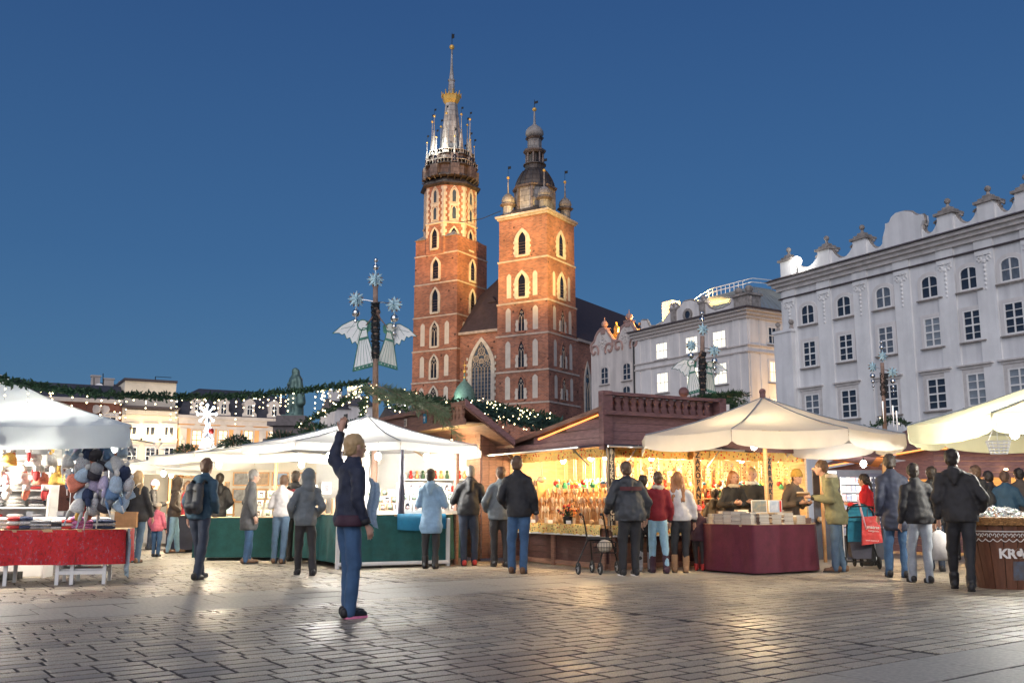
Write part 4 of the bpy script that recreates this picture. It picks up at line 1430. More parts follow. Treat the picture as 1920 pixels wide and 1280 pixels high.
for u in (243, 253, 277, 287, 312, 322):
 a = ez(u, 785)[0]
 m = MB(); m.wring(E, seg_arch(a, zk - 4.2, 1.0, 1.4, 1.9, 4), seg_arch(a, zk - 4.1, .7, 1.3, 1.7, 4), -.02, .12, 1); m.wpoly(E, seg_arch(a, zk - 4.1, .7, 1.3, 1.7, 4), -.02, .05); m.build('frieze_window', ['window_glass', 'facade_cream'], CRH)
for u in (246, 281, 316):
 for v, hh in ((824, 2.1), (863, 2.1), (905, 2.1)):
  a, z = ez(u, v)
  window_on(E, CRH, a, z, 1.5, hh, 2, 3, 'window_glass', surround='house_trim', sw=.22, bar=.12, head='lintel', panes=False)
for k, u in enumerate((264, 299)):
 q = E.p(*ez(u, 818), .7)
 t_ = thing('wall_lamp', ['lit wall lamp between left windows of cream house', 'lit wall lamp between right windows of cream house'][k], 'lamp', q)
 m = MB(); m.ball(q, .28, 8, 5); m.build('lamp_glass', 'bulb_warm', t_, True)
 m = MB(); m.cyl(q - Vector((0, 0, .2)), q - Vector((0, 0, .7)), .2, .1, 6); m.build('bracket', 'iron', t_)
 l = bpy.data.lights.new('wall_lamp_light', 'POINT'); l.energy = 260; l.color = (1, .72, .38); l.shadow_soft_size = .2
 link('wall_lamp_light', l, t_, Matrix.Translation(E.n * .35))
q = E.p(b0 + .5, zk - 4.2, .75)
t_ = thing('frieze_lamp', 'strip lamp under the arcaded frieze of the cream house', 'lamp', E.p((b0 + b1) / 2, zk - 4.4, .7))
m = MB(); m.wbox(E, b0 + .6, b1 - .6, zk - 4.55, zk - 4.4, .4, .7); m.build('strip', 'bulb_warm', t_)
for k in range(4):
 l = bpy.data.lights.new('frieze_light', 'POINT'); l.energy = 190; l.color = (1, .74, .40); l.shadow_soft_size = .3
 link('frieze_light', l, t_, wm(t_).inverted() @ Matrix.Translation(E.p(b0 + (k + .5) * (b1 - b0) / 4, zk - 3.9, 1.1)))
# red house at the far left
c0 = ez(95, 757)[0]; zb_ = ez(229, 757)[1]
RH = thing('red_house', 'dark red plaster town house at far left behind the white canopy', 'house', E.p(c0, 0))
m = MB(); m.wbox(E, c0 - 6, b0 - .02, 0, zb_, -12, -.1); m.build('wall', 'old_brick', RH)
m = MB(); m.wbox(E, c0 - 6, b0 - .02, zb_, zb_ + .6, -12, .5); m.wbox(E, c0 - 6, b0, zb_ - 2.2, zb_ - 1.9, -.1, .2); m.build('cornice', 'facade_grey', RH)
m = MB()
m.add([E.p(c0 - 6, zb_ + .6, .3), E.p(b0, zb_ + .6, .3), E.p(b0, zb_ + 3.2, -4), E.p(c0 - 6, zb_ + 3.2, -4), E.p(c0 - 6, zb_ + .6, -12), E.p(b0, zb_ + .6, -12)], [(0, 1, 2, 3), (3, 2, 5, 4), (1, 5, 2), (0, 3, 4)])
m.build('roof', 'slate', RH)
m = MB()
for u in (180, 196):
 a, z = ez(u, 762); m.ball(E.p(a, zb_ - 1.0, 0), .9, 8, 4, sc=(1, .2, .8))
m.build('stucco_medallion', 'facade_grey', RH)
for u in (120, 205):
 a, z = ez(u, 810); window_on(E, RH, a, z, 1.8, 2.8, 2, 3, 'window_glass', surround='house_trim', sw=.3, bar=.14, panes=False)
# taller roofs behind with chimneys, dishes and masts
Eb = Wall(E.p(ez(175, 730)[0], 0, -22).to_2d(), (.872, .489))
def bz(u, v): return Eb.sz(u, v)
r0, zr0 = bz(176, 733); r1, zr1 = bz(308, 738)
RB = thing('tall_house', 'taller dark roofed house behind with chimneys, dishes and aerials', 'house', Eb.p(r0, 0))
m = MB(); m.wbox(Eb, r0, r1, 0, zr0 - 1.2, -10, 0); m.build('wall', 'facade_grey', RB)
m = MB(); m.add([Eb.p(r0, zr0 - 1.2, .2), Eb.p(r1, zr0 - 1.2, .2), Eb.p(r1, zr0 + 1.6, -5), Eb.p(r0, zr0 + 2.2, -5), Eb.p(r0, zr0 - 1.2, -10), Eb.p(r1, zr0 - 1.2, -10)], [(0, 1, 2, 3), (3, 2, 5, 4), (1, 5, 2), (0, 3, 4)]); m.build('roof', 'slate', RB)
for u, w_, h in ((180, 1.4, 2.8), (205, 1.6, 2.4), (234, 1.4, 2.0), (264, 1.6, 2.0), (296, 1.6, 2.4), (305, 1.2, 1.6)):
 a = bz(u, 735)[0]
 m = MB(); m.wbox(Eb, a - w_ / 2, a + w_ / 2, zr0 - 1, zr0 + h, -3, -1.5); m.wbox(Eb, a - w_ / 2 - .15, a + w_ / 2 + .15, zr0 + h, zr0 + h + .25, -3.1, -1.4); m.build('chimney', 'facade_grey', RB)
for u, v, r in ((185, 728, .85), (263, 729, .9), (298, 726, .9)):
 a, z = bz(u, v)
 m = MB(); m.lathe([(.05, 0), (r * .6, .08), (r, .3)], 12, (0, 0, 0))
 T = Matrix.Translation(Eb.p(a, z, .4)) @ Matrix.Rotation(R(70), 4, 'X')
 m.v = [tuple(T @ Vector(p)) for p in m.v]; m.build('dish', 'white_paint' if u != 263 else 'iron', RB)
for u, v0, v1 in ((176, 733, 708), (193, 728, 700), (291, 728, 706)):
 m = MB(); p0, p1 = Eb.p(*bz(u, v0), .2), Eb.p(*bz(u, v1), .2)
 m.cyl(p0, p1, .08, n=4)
 if u == 291:
  m.cyl(p1, p1 + Eb.r * 2.8, .05, n=4)
 m.build('aerial', 'iron', RB)
# low white buildings glimpsed left of the church
Wb = Wall(W(640, 790, 130).to_2d(), (.9, .43))
for i, (u0, u1, v, mt) in enumerate(((628, 655, 766, 'house_white'), (655, 700, 760, 'house_white'), (742, 800, 782, 'house_white'))):
 a0_, zz = Wb.sz(u0, v); a1_ = Wb.sz(u1, v)[0]
 hb = thing('low_house', ['small pale house farthest left of the tall market mast', 'pale chimneyed house behind the tall market mast', 'plain white annexe at foot of the brick church tower'][i], 'house', Wb.p(a0_, 0))
 m = MB(); m.wbox(Wb, a0_, a1_, 0, zz, -8, 0); m.build('wall', mt, hb)
 m = MB(); m.add([Wb.p(a0_ - .2, zz, .3), Wb.p(a1_ + .2, zz, .3), Wb.p(a1_ + .2, zz + 1.8, -4), Wb.p(a0_ - .2, zz + 1.8, -4), Wb.p(a0_ - .2, zz, -8), Wb.p(a1_ + .2, zz, -8)], [(0, 1, 2, 3), (3, 2, 5, 4), (1, 5, 2), (0, 3, 4), (0, 4, 5, 1)]); m.build('roof', 'slate', hb)
 m = MB(); ac_ = (a0_ + a1_) / 2; m.wbox(Wb, ac_ - .8, ac_ + .8, zz, zz + 3.0, -4.5, -3.2); m.build('chimney', 'house_white', hb)
# ================================================================ FLOODLIGHTS ON THE CHURCH
def spot(parent, loc, target, energy, color, size=60, blend=.6, rad=.4):
 l = bpy.data.lights.new('flood_beam', 'SPOT')
 l.energy = energy; l.color = color; l.spot_size = R(size); l.spot_blend = blend; l.shadow_soft_size = rad
 q = (Vector(target) - Vector(loc)).to_track_quat('-Z', 'Y').to_matrix().to_4x4()
 return link('flood_beam', l, parent, wm(parent).inverted() @ Matrix.Translation(loc) @ q)
def flood(label, loc, shots):
 t = thing('flood_lamp', label, 'floodlight', loc)
 loc = Vector(loc)
 m = MB(); m.box(loc - Vector((0, 0, .1)), (.7, .35, .5), .3); m.build('housing', 'iron', t)
 m = MB(); m.cyl(loc - Vector((0, 0, 1.2)), loc - Vector((0, 0, .3)), .07, n=6); m.build('bracket', 'iron', t)
 for tgt, e, c, s in shots:
  d = (Vector(tgt) - loc).normalized()
  spot(t, loc + d * .6, tgt, e, c, s)
 return t
RTOP, RMID = cw(-4.9, 0, 44.5), cw(-4.9, 0, 36)
LTOP, LMID = cw(-23, 0, 55), cw(-23, 0, 34)
AMB = (1, .60, .17)
flood('amber flood lamp behind the corner parapet block of the white house', CL.p(CLW - 2.6, zc + 2.6, -2.6), [(RTOP, 330000, (1, .70, .19), 20), (RMID, 60000, AMB, 30)])
flood('amber flood lamp above the valley between the two scroll gables', BW_.p(out[10][0] + .3, out[10][1] + .6, -3.0), [(RTOP, 90000, AMB, 34), (LTOP, 95000, (1, .44, .11), 26), (LMID, 70000, (1, .46, .12), 36)])
flood('amber flood lamp on the small pale house left of the brick church', Wb.p(Wb.sz(640, 760)[0], Wb.sz(640, 760)[1] + 2.4, -1), [(LTOP, 66000, (1, .44, .11), 28), (LMID, 30000, AMB, 44)])
gl_ = MB(); gq = Vector((ox - .6, oy - 3.0, 67.0)); gl_.ball(gq, .2, 6, 4); go_ = cpart(gl_, 'gallery_lamp', 'bulb_cool')
for dx, e in ((-1.4, 1150), (2.2, 950)):
 l = bpy.data.lights.new('gallery_light', 'POINT'); l.energy = e; l.color = (.95, 1, .88); l.shadow_soft_size = .3
 link('gallery_light', l, go_, Matrix.Translation((ox + dx, oy - 6.2, 67.4)))
l = bpy.data.lights.new('helmet_light', 'POINT'); l.energy = 500; l.color = (1, .8, .6); l.shadow_soft_size = .3
link('helmet_light', l, go_, Matrix.Translation((-6.6, -2.0, 52.8)))
l = bpy.data.lights.new('porch_light', 'POINT'); l.energy = 420; l.color = (.85, 1, .8); l.shadow_soft_size = .3
link('porch_light', l, go_, Matrix.Translation((px - .8, py - 4.2, 19.2)))
l = bpy.data.lights.new('parapet_light', 'POINT'); l.energy = 25; l.color = (1, .97, .9); l.shadow_soft_size = .4
link('parapet_light', l, FL, Matrix.Translation(D.n * .8))

# ================================================================ THE MONUMENT
SX = W(551, 780, 70)
MO = thing('poet_monument', 'green bronze standing figure in draped robe on a stepped stone pedestal', 'statue', (SX.x, SX.y, 0))
zt = W(551, 781, 70).z
m = MB()
for h, z0, z1 in ((2.6, 0, 1.0), (2.1, 1.0, 2.0), (1.45, 2.0, zt - 2.2), (1.75, zt - 2.2, zt - 1.7), (1.2, zt - 1.7, zt - .75), (1.55, zt - .75, zt - .45), (1.05, zt - .45, zt)):
 m.bx(SX.x - h, SX.x + h, SX.y - h, SX.y + h, z0, z1)
m.build('pedestal', 'granite', MO)
# ================================================================ SOFT BODIES: people, statue, knitwear
def capsule(mb, p0, p1, r0, r1, n=10, flat=1.0, axis=None):
 """tapered limb with round ends"""
 p0, p1 = Vector(p0), Vector(p1)
 ax = p1 - p0
 L = ax.length
 ax = ax.normalized() if L > 1e-6 else Vector((0, 0, 1))
 t = Vector((1, 0, 0)) if abs(ax.x) < .9 else Vector((0, 1, 0))
 b = ax.cross(t).normalized()
 a = b.cross(ax).normalized()
 prof = []
 for k in range(5):
  q = -PI / 2 + k * PI / 8
  prof.append((max(1e-3, r0 * math.cos(q)), r0 * math.sin(q)))
 for k in range(5):
  q = k * PI / 8
  prof.append((max(1e-3, r1 * math.cos(q)), L + r1 * math.sin(q)))
 vs, fs = [], []
 for r, h in prof:
  for i in range(n):
   q = 2 * PI * i / n
   vs.append(p0 + ax * h + a * (r * math.cos(q)) + b * (r * flat * math.sin(q)))
 for k in range(len(prof) - 1):
  for i in range(n):
   j = (i + 1) % n
   fs.append((k * n + i, k * n + j, (k + 1) * n + j, (k + 1) * n + i))
 L_ = (len(prof) - 1) * n
 fs += [list(range(n))[::-1], list(range(L_, L_ + n))]
 mb.add(vs, fs)

def remesh(mb, name, mats, voxel=.02, smooth=4, fold=0, ffreq=9, seed=0, fz=1.0):
 """fuse overlapping limbs into one continuous skin, soften it and crease it like cloth"""
 me = mb.mesh('tmp', mats)
 o = bpy.data.objects.new('tmp', me)
 COL.objects.link(o)
 r = o.modifiers.new('r', 'REMESH'); r.mode = 'VOXEL'; r.voxel_size = voxel; r.adaptivity = 0
 s = o.modifiers.new('s', 'SMOOTH'); s.factor = .5; s.iterations = smooth
 dg = bpy.context.evaluated_depsgraph_get()
 dg.update()
 ev = o.evaluated_get(dg)
 out = bpy.data.meshes.new_from_object(ev, depsgraph=dg)
 bpy.data.objects.remove(o)
 bpy.data.meshes.remove(me)
 out.name = name
 n = len(out.vertices)
 if fold and n:
  co = np.empty(n * 3, 'f'); out.vertices.foreach_get('co', co); co = co.reshape(-1, 3)
  nr = np.empty(n * 3, 'f'); out.vertex_normals.foreach_get('vector', nr); nr = nr.reshape(-1, 3)
  off = Vector((seed * 3.1, seed * 1.7, seed * .9))
  d = np.array([noise.noise(Vector((c[0] * ffreq, c[1] * ffreq, c[2] * ffreq * fz)) + off) + .5 * noise.noise(Vector((c[0] * ffreq * 2.3, c[1] * ffreq * 2.3, c[2] * ffreq * 2.3 * fz)) + off) for c in co], 'f')
  co += nr * (d * fold)[:, None]
  out.vertices.foreach_set('co', co.ravel())
 out.materials.clear()
 for mm in (mats if isinstance(mats, (list, tuple)) else [mats]):
  out.materials.append(MAT[mm])
 out.polygons.foreach_set('use_smooth', [True] * len(out.polygons))
 out.update()
 return out

# the bronze figure
H_ = 3.55
k_ = H_ / 1.8
m = MB()
for s in (-1, 1):
 capsule(m, (s * .12, 0, .05), (s * .12, .02, .9), .13, .17)
 capsule(m, (s * .12, -.1, .04), (s * .14, -.26, .03), .06, .05)
capsule(m, (0, 0, .5), (0, .02, 1.42), .27, .22, flat=.8)
capsule(m, (-.1, -.12, .12), (.05, -.1, 1.3), .16, .14)
capsule(m, (.16, .12, .1), (.12, .1, 1.35), .17, .13)
capsule(m, (-.2, 0, 1.42), (.2, 0, 1.42), .11, .11)
capsule(m, (-.26, 0, 1.4), (-.34, -.02, 1.12), .085, .075)
capsule(m, (-.34, -.02, 1.12), (-.12, -.22, 1.22), .07, .05)
capsule(m, (.26, 0, 1.4), (.33, .02, 1.1), .09, .08)
capsule(m, (.33, .02, 1.1), (.26, -.12, .88), .07, .05)
capsule(m, (.3, 0, 1.3), (.34, .05, .5), .1, .16)
capsule(m, (0, -.01, 1.48), (0, -.02, 1.6), .07, .07)
capsule(m, (0, -.04, 1.64), (0, -.02, 1.72), .1, .115)
for q in range(9):
 capsule(m, (.1 * math.cos(q * .7), .02 + .08 * math.sin(q * .7), 1.72), (.11 * math.cos(q * .7), .03 + .09 * math.sin(q * .7), 1.62), .05, .05, 6)
me = remesh(m, 'figure', 'bronze', .035, 3, .025, 5, 2, .35)
link('figure', me, MO, Matrix.Translation((0, 0, zt)) @ Matrix.Rotation(R(-40), 4, 'Z') @ Matrix.Scale(k_, 4))
m = MB(); m.box((SX.x, SX.y, zt + .04), (1.5, 1.4, .1)); m.build('plinth', 'bronze', MO)
# ================================================================ MARKET BUILDERS
def floral(name, base, cols, scale=22, thr=.32, rough=.8):
 m = mat(name, base, rough, var=0)
 nt = m.node_tree; b = nt.nodes['Principled BSDF']
 t = nt.nodes.new('ShaderNodeTexCoord')
 vo = nt.nodes.new('ShaderNodeTexVoronoi'); vo.inputs['Scale'].default_value = scale
 nt.links.new(t.outputs['Object'], vo.inputs['Vector'])
 rp = nt.nodes.new('ShaderNodeValToRGB'); rp.color_ramp.interpolation = 'CONSTANT'
 sp = nt.nodes.new('ShaderNodeSeparateColor'); nt.links.new(vo.outputs['Color'], sp.inputs[0])
 while len(rp.color_ramp.elements) < len(cols):
  rp.color_ramp.elements.new(.5)
 for i, c in enumerate(cols):
  rp.color_ramp.elements[i].position = i / len(cols); rp.color_ramp.elements[i].color = (*c, 1)
 nt.links.new(sp.outputs[0], rp.inputs[0])
 lt = nt.nodes.new('ShaderNodeMath'); lt.operation = 'LESS_THAN'; lt.inputs[1].default_value = thr
 nt.links.new(vo.outputs['Distance'], lt.inputs[0])
 mx = nt.nodes.new('ShaderNodeMix'); mx.data_type = 'RGBA'
 nt.links.new(lt.outputs[0], mx.inputs[0])
 mx.inputs[6].default_value = (*base, 1)
 nt.links.new(rp.outputs[0], mx.inputs[7])
 nt.links.new(mx.outputs[2], b.inputs['Base Color'])
 return m
m = mat('red_floral', (.5, .02, .025), .8, var=.1, scale=26, stretch=(1, 1, .6), detail=5, bump=.3, bscale=30)
_r = [n for n in m.node_tree.nodes if n.type == 'VALTORGB'][0].color_ramp
while len(_r.elements) < 7:
 _r.elements.new(.5)
for e, (p, c) in zip(_r.elements, ((.30, (.16, .05, .05)), (.38, (.30, .015, .02)), (.45, (.50, .018, .022)), (.53, (.58, .022, .026)), (.58, (.40, .012, .04)), (.64, (.44, .12, .14)), (.72, (.22, .10, .09)))):
 e.position = p
 e.color = (*c, 1)
floral('sunflower_cloth', (.62, .45, .16), [(.75, .32, .03), (.45, .05, .02), (.72, .55, .2), (.10, .16, .04), (.12, .05, .03)], 26, .4)
floral('orange_valance', (.80, .50, .14), [(.85, .25, .02), (.7, .05, .02), (.9, .6, .1), (.2, .12, .03)], 18, .35)
floral('nordic_knit', (.55, .55, .56), [(.06, .06, .09), (.75, .75, .75), (.10, .12, .2), (.4, .05, .06)], 60, .3)
floral('purple_knit', (.42, .14, .30), [(.07, .03, .07), (.55, .25, .42), (.06, .03, .06)], 50, .34)
floral('gingham', (.74, .68, .60), [(.72, .35, .25), (.3, .3, .36), (.8, .78, .7)], 40, .3)

def canopy(root, corners, apex, valance, canvas, seams=True, scallop=.0, sag=.05, flare=0, vm=None):
 """a stretched canvas roof over any ring of corners, with a hanging valance on every side"""
 apex = Vector(apex)
 corners = [Vector(c) for c in corners]
 n = len(corners)
 nr, ns = 7, 6
 m = MB()
 for i in range(n):
  a, b = corners[i], corners[(i + 1) % n]
  grid = []
  for r in range(nr + 1):
   t = r / nr
   rowp = []
   for s in range(ns + 1):
    q = s / ns
    e = a.lerp(b, q)
    p = apex.lerp(e, t)
    p.z -= sag * math.sin(PI * q) * t * 1.0 + .06 * math.sin(PI * t)
    p.z += .016 * noise.noise(Vector((p.x * 2.2, p.y * 2.2, i))) + .006 * math.sin(q * 24 + 9 * noise.noise(Vector((q * 3, i, 1)))) * t
    rowp.append(p)
   grid.append(rowp)
  vs = [p for rw in grid for p in rw]
  fs = []
  for r in range(nr):
   for s in range(ns):
    k = r * (ns + 1) + s
    fs.append((k, k + ns + 1, k + ns + 2, k + 1))
  m.add(vs, fs)
 m.build('canopy', canvas, root, True)
 for i in range(n):
  a, b = corners[i], corners[(i + 1) % n]
  c = sum(corners, Vector()) / n
  outv = ((a + b) / 2 - c); outv.z = 0; outv.normalize()
  vs, fs = [], []
  K, J = 24, 4
  for j in range(J + 1):
   for k in range(K + 1):
    q = k / K
    p = a.lerp(b, q)
    p.z -= sag * math.sin(PI * q)
    h = valance * (1 - scallop * (1 - math.sin(PI * q) ** .35))
    w = .012 * math.sin(q * 37 + i) + .02 * noise.noise(Vector((q * 6, i * 3.3, 0)))
    p += outv * ((w + flare) * j / J + .012) + Vector((0, 0, -h * j / J))
    vs.append(p)
  for j in range(J):
   for k in range(K):
    x = j * (K + 1) + k
    fs.append((x, x + K + 1, x + K + 2, x + 1))
  MB().add(vs, fs).build('valance', vm or canvas, root, True)
 if seams:
  m = MB()
  for c in corners:
   pts = []
   for r in range(8):
    t = r / 7
    p = apex.lerp(c, t); p.z += .012 - .06 * math.sin(PI * t)
    pts.append(p)
   m.tube(pts, .009, 4)
  m.build('seam', 'seam_grey', root)
 m = MB()
 for c in corners:
  m.cyl(apex - Vector((0, 0, .12)), c - Vector((0, 0, .05)), .018, n=5)
 m.build('canopy_rib', 'pale_wood', root)

def ring(cx, cy, r, n, ph, z):
 return [Vector((cx + r * math.sin(ph + 2 * PI * k / n), cy - r * math.cos(ph + 2 * PI * k / n), z)) for k in range(n)]

def skirt(root, foot, ztop, zbot, cloth, name='cloth_skirt', amp=.018, freq=18, top='pale_wood', flare=.02, closed=True):
 """cloth hung in soft pleats round a table outline, and the table top"""
 n = len(foot)
 vs, fs = [], []
 path = []
 c = sum((Vector((x, y, 0)) for x, y in foot), Vector()) / n
 for i in range(n if closed else n - 1):
  a, b = Vector((*foot[i], 0)), Vector((*foot[(i + 1) % n], 0))
  L = (b - a).length
  K = max(6, int(L * freq))
  o = Vector(((b - a).y, -(b - a).x, 0)).normalized()
  if o.dot((a + b) / 2 - c) < 0: o = -o
  for k in range(K):
   path.append((a.lerp(b, k / K), o, k / K, L))
 J = 6
 ph = 0
 N = len(path)
 for j in range(J + 1):
  t = j / J
  for i, (p, o, q, L) in enumerate(path):
   w = amp * t * (math.sin(q * L * 15 + 1.3) + .8 * noise.noise(Vector((p.x * 4, p.y * 4, 1)))) * min(1, 4 * q, 4 * (1 - q))
   vs.append((p.x + o.x * (w + flare * t), p.y + o.y * (w + flare * t), ztop + (zbot - ztop) * t + .012 * noise.noise(Vector((p.x * 2, p.y * 2, 3))) * t))
 for j in range(J):
  for i in range(N if closed else N - 1):
   k = (i + 1) % N
   fs.append((j * N + i, (j + 1) * N + i, (j + 1) * N + k, j * N + k))
 MB().add(vs, fs).build(name, cloth, root, True)
 if top:
  m = MB()
  vs = [(x, y, ztop + .004) for x, y in foot] + [(x, y, ztop - .03) for x, y in foot]
  m.add(vs, [list(range(n)), list(range(2 * n - 1, n - 1, -1))] + [(i, i + n, (i + 1) % n + n, (i + 1) % n) for i in range(n)])
  m.build('table_top', top, root)

def bulb(label, loc, energy, color, mt='bulb_warm', r=.05, cord=.25, group=None, rad=.08):
 t = thing('light_bulb', label, 'light bulb', loc, 0, group)
 loc = Vector(loc)
 m = MB(); m.ball(loc, r, 10, 6, sc=(1, 1, 1.2)); m.build('bulb_glass', mt, t, True)
 m = MB(); m.cyl(loc + Vector((0, 0, r)), loc + Vector((0, 0, r + .05)), .02, n=6); m.cyl(loc + Vector((0, 0, r + .05)), loc + Vector((0, 0, r + cord)), .006, n=4); m.build('socket', 'iron', t)
 l = bpy.data.lights.new('bulb_light', 'POINT'); l.energy = energy; l.color = color; l.shadow_soft_size = rad
 lo = link('bulb_light', l, t, Matrix.Translation((0, 0, -r * 2.2 - rad)))
 return t

def text_mesh(s, size, depth, mt, align='CENTER', bold=0.0):
 cu = bpy.data.curves.new('txt', 'FONT')
 cu.body = s; cu.size = size; cu.extrude = depth; cu.align_x = align; cu.align_y = 'CENTER'; cu.offset = bold
 cu.resolution_u = 3
 o = bpy.data.objects.new('txt', cu); COL.objects.link(o)
 dg = bpy.context.evaluated_depsgraph_get(); dg.update()
 me = bpy.data.meshes.new_from_object(o.evaluated_get(dg), depsgraph=dg)
 bpy.data.objects.remove(o); bpy.data.curves.remove(cu)
 me.materials.clear(); me.materials.append(MAT[mt])
 return me
FLAT2WALL = Matrix.Rotation(PI / 2, 4, 'X')       # text lies in xy; stand it up facing -y

AX, AY = Vector((.872, .489, 0)), Vector((-.489, .872, 0))    # the square's own directions

# ================================================================ CENTRAL WHITE STALL (framed gifts on a green counter)
JC = Vector((-2.63, 17.5, 0))
JS = thing('white_parasol', 'large white octagonal market parasol glowing over the green counter', 'parasol', JC)
canopy(JS, ring(JC.x, JC.y, 2.2, 8, PI / 8, 2.08), (JC.x, JC.y, 2.66), .13, 'canvas_white', sag=.03)
m = MB(); m.cyl((JC.x, JC.y, 0), (JC.x, JC.y, 2.7), .035); m.build('pole', 'white_paint', JS)
m = MB(); m.box((JC.x, JC.y, .04), (.7, .7, .08)); m.build('base', 'iron', JS)
jf = [tuple(G(u, v)[:2]) for u, v in ((577, 1056), (631, 1066), (838, 1060))] + [(-.95, 18.6), (-1.2, 19.4), (-3.6, 19.4), (-4.15, 18.6)]
JT = thing('gift_counter', 'long market counter hung with dark green cloth under white parasol', 'counter', (jf[1][0], jf[1][1], 0))
skirt(JT, jf, .9, .1, 'cloth_green', amp=.022)
a_, b_ = Vector((*jf[1], 0)), Vector((*jf[2], 0))
dr = (b_ - a_).normalized(); no = Vector((dr.y, -dr.x, 0))
m = MB()                                           # bright turquoise runner over the front edge
K = 16
vs = []
for j, (z, o) in enumerate(((.915, -.3), (.918, .03), (.915, .045), (.8, .06), (.66, .07))):
 for k in range(K + 1):
  q = .40 + .35 * k / K
  p = a_.lerp(b_, q * 1.3)
  sagz = (0 if j < 3 else (.03 * math.sin(q * 9)))
  vs.append((p.x + no.x * o, p.y + no.y * o, z + sagz - (.05 * (q - .4) if j == 4 else 0)))
m.add(vs, [(j * (K + 1) + k, (j + 1) * (K + 1) + k, (j + 1) * (K + 1) + k + 1, j * (K + 1) + k + 1) for j in range(4) for k in range(K)])
tag(m.build('table_runner', 'cloth_blue', None, True), 'turquoise cloth runner hanging over the front of the green counter', 'cloth')
m = MB()
for p in (a_, b_):
 q = p + no * .03
 m.box((q.x, q.y, .42), (.06, .06, .84), math.atan2(dr.y, dr.x))
m.cyl(a_ + no * .05 + Vector((0, 0, .07)), b_ + no * .05 + Vector((0, 0, .07)), .035, n=6)
m.build('white_frame', 'white_paint', JT)
for i, (u, Y) in enumerate(((636, 17.1), (752, 17.25), (855, 18.0))):   # posts and dark drawn curtain
 q = W(u, 970, Y)
 t_ = thing('stall_post', ['slim dark post behind the raised arm', 'dark post wrapped in furled side curtain, middle of gift stall', 'brown wooden post at right end of gift stall'][i], 'post', (q.x, q.y, .9 if i < 2 else 0))
 m = MB()
 m.cyl((q.x, q.y, .9 if i < 2 else 0), (q.x, q.y, 2.1), .03 if i != 2 else .05, n=8)
 m.build('post_shaft', 'hut_wood' if i == 2 else 'awning_dark', t_)
 if i == 1:
  m = MB()
  for k in range(7):
   capsule(m, (q.x + .03 * math.cos(k), q.y + .03 * math.sin(k), .92), (q.x + .02 * math.cos(k), q.y + .02 * math.sin(k), 1.95), .04, .02, 6)
  link('curtain', remesh(m, 'curtain', 'awning_dark', .015, 3, .01, 14, 1, .3), t_, Matrix.Translation((-q.x, -q.y, -.9)))

def gift_box_mesh(w, h, d, arch_, col, inner):
 F0 = Wall((0, 0), (1, 0))
 m = MB()
 m.wbox(F0, -w / 2, w / 2, 0, h, -d, -.03, 0)
 inn = seg_arch(0, h * .2, w * .6, h * .35, h * .66, 6) if arch_ else [(-w * .3, h * .18), (w * .3, h * .18), (w * .3, h * .82), (-w * .3, h * .82)]
 nn = len(inn)
 if arch_:
  outr = [(-w / 2, 0), (w / 2, 0)] + [(w / 2, h * .5), (w / 2, h * .8), (w / 2, h), (0, h), (-w / 2, h), (-w / 2, h * .8), (-w / 2, h * .5)]
  outr = outr[:nn]
 else:
  outr = [(-w / 2, 0), (w / 2, 0), (w / 2, h), (-w / 2, h)]
 m.wring(F0, outr, inn, -.03, 0, 0)
 m.wpoly(F0, inn, -.035, -.026, 1)
 return m.mesh('gift_box', [col, inner])
mat('box_inside', (.10, .09, .10), .7, var=.4, scale=30)
mat('snow_scene', (.75, .72, .72), .3, var=0, col2=(.35, .08, .08), scale=60)
mat('snow_scene_green', (.70, .74, .70), .3, var=.2, col2=(.08, .30, .14), scale=60)
m1 = gift_box_mesh(.115, .125, .1, False, 'cardboard', 'box_inside')
m2 = gift_box_mesh(.15, .165, .12, True, 'paper_white', 'box_inside')
m3 = gift_box_mesh(.13, .14, .1, False, 'paper_white', 'box_inside')
ob = [MB().ball((0, -.028 + .01, .055), .03, 8, 6).mesh('ornament', 'snow_scene', True), MB().ball((0, -.018, .075), .042, 8, 6).mesh('ornament', 'snow_scene_green', True)]
def gift(me, orn, p, ang, label, group):
 o = link('gift_box', me, None, Matrix.Translation(p) @ Matrix.Rotation(ang, 4, 'Z'))
 tag(o, label, 'gift box', group)
 link('ornament', orn, o)
 return o
ja = math.atan2(dr.y, dr.x)
def rack(label, p, ang, w, steps, mt='paper_white', rise=.13, dep=.16):
 t = thing('display_rack', label, 'rack', p, ang)
 for k in range(steps):
  m = MB(); m.bx(-w / 2, w / 2, k * dep, k * dep + dep, 0, .06 + k * rise)
  link('step', m.mesh('step', mt), t)
 return t
rp_ = W(706, 965, 17.75); rp_.z = .905
rack('white stepped rack of small window boxes, right of raised arm', rp_, ja, 1.02, 4)
cnt = 0
for k in range(4):
 for i in range(7):
  if (k, i) in ((3, 0), (3, 5), (3, 6), (2, 6)): continue
  x = -.42 + i * .14
  T = Matrix.Translation(rp_) @ Matrix.Rotation(ja, 4, 'Z')
  gift(m1 if (i + k) % 3 else m3, ob[(i + k) % 2], T @ Vector((x + random.uniform(-.008, .008), .11 + k * .16, .062 + k * .13)), ja + random.uniform(-.06, .06),
    ['small window box in the lowest row of the stepped white rack', 'small window box in the second row of the stepped white rack', 'small window box in the third row of the stepped white rack', 'small window box in the top row of the stepped white rack'][k], 'window boxes on the stepped rack')
rp2 = W(812, 965, 17.75); rp2.z = .905
rack('white stepped rack of arched window boxes, behind the pale blue coat', rp2, ja, 1.1, 3, rise=.17)
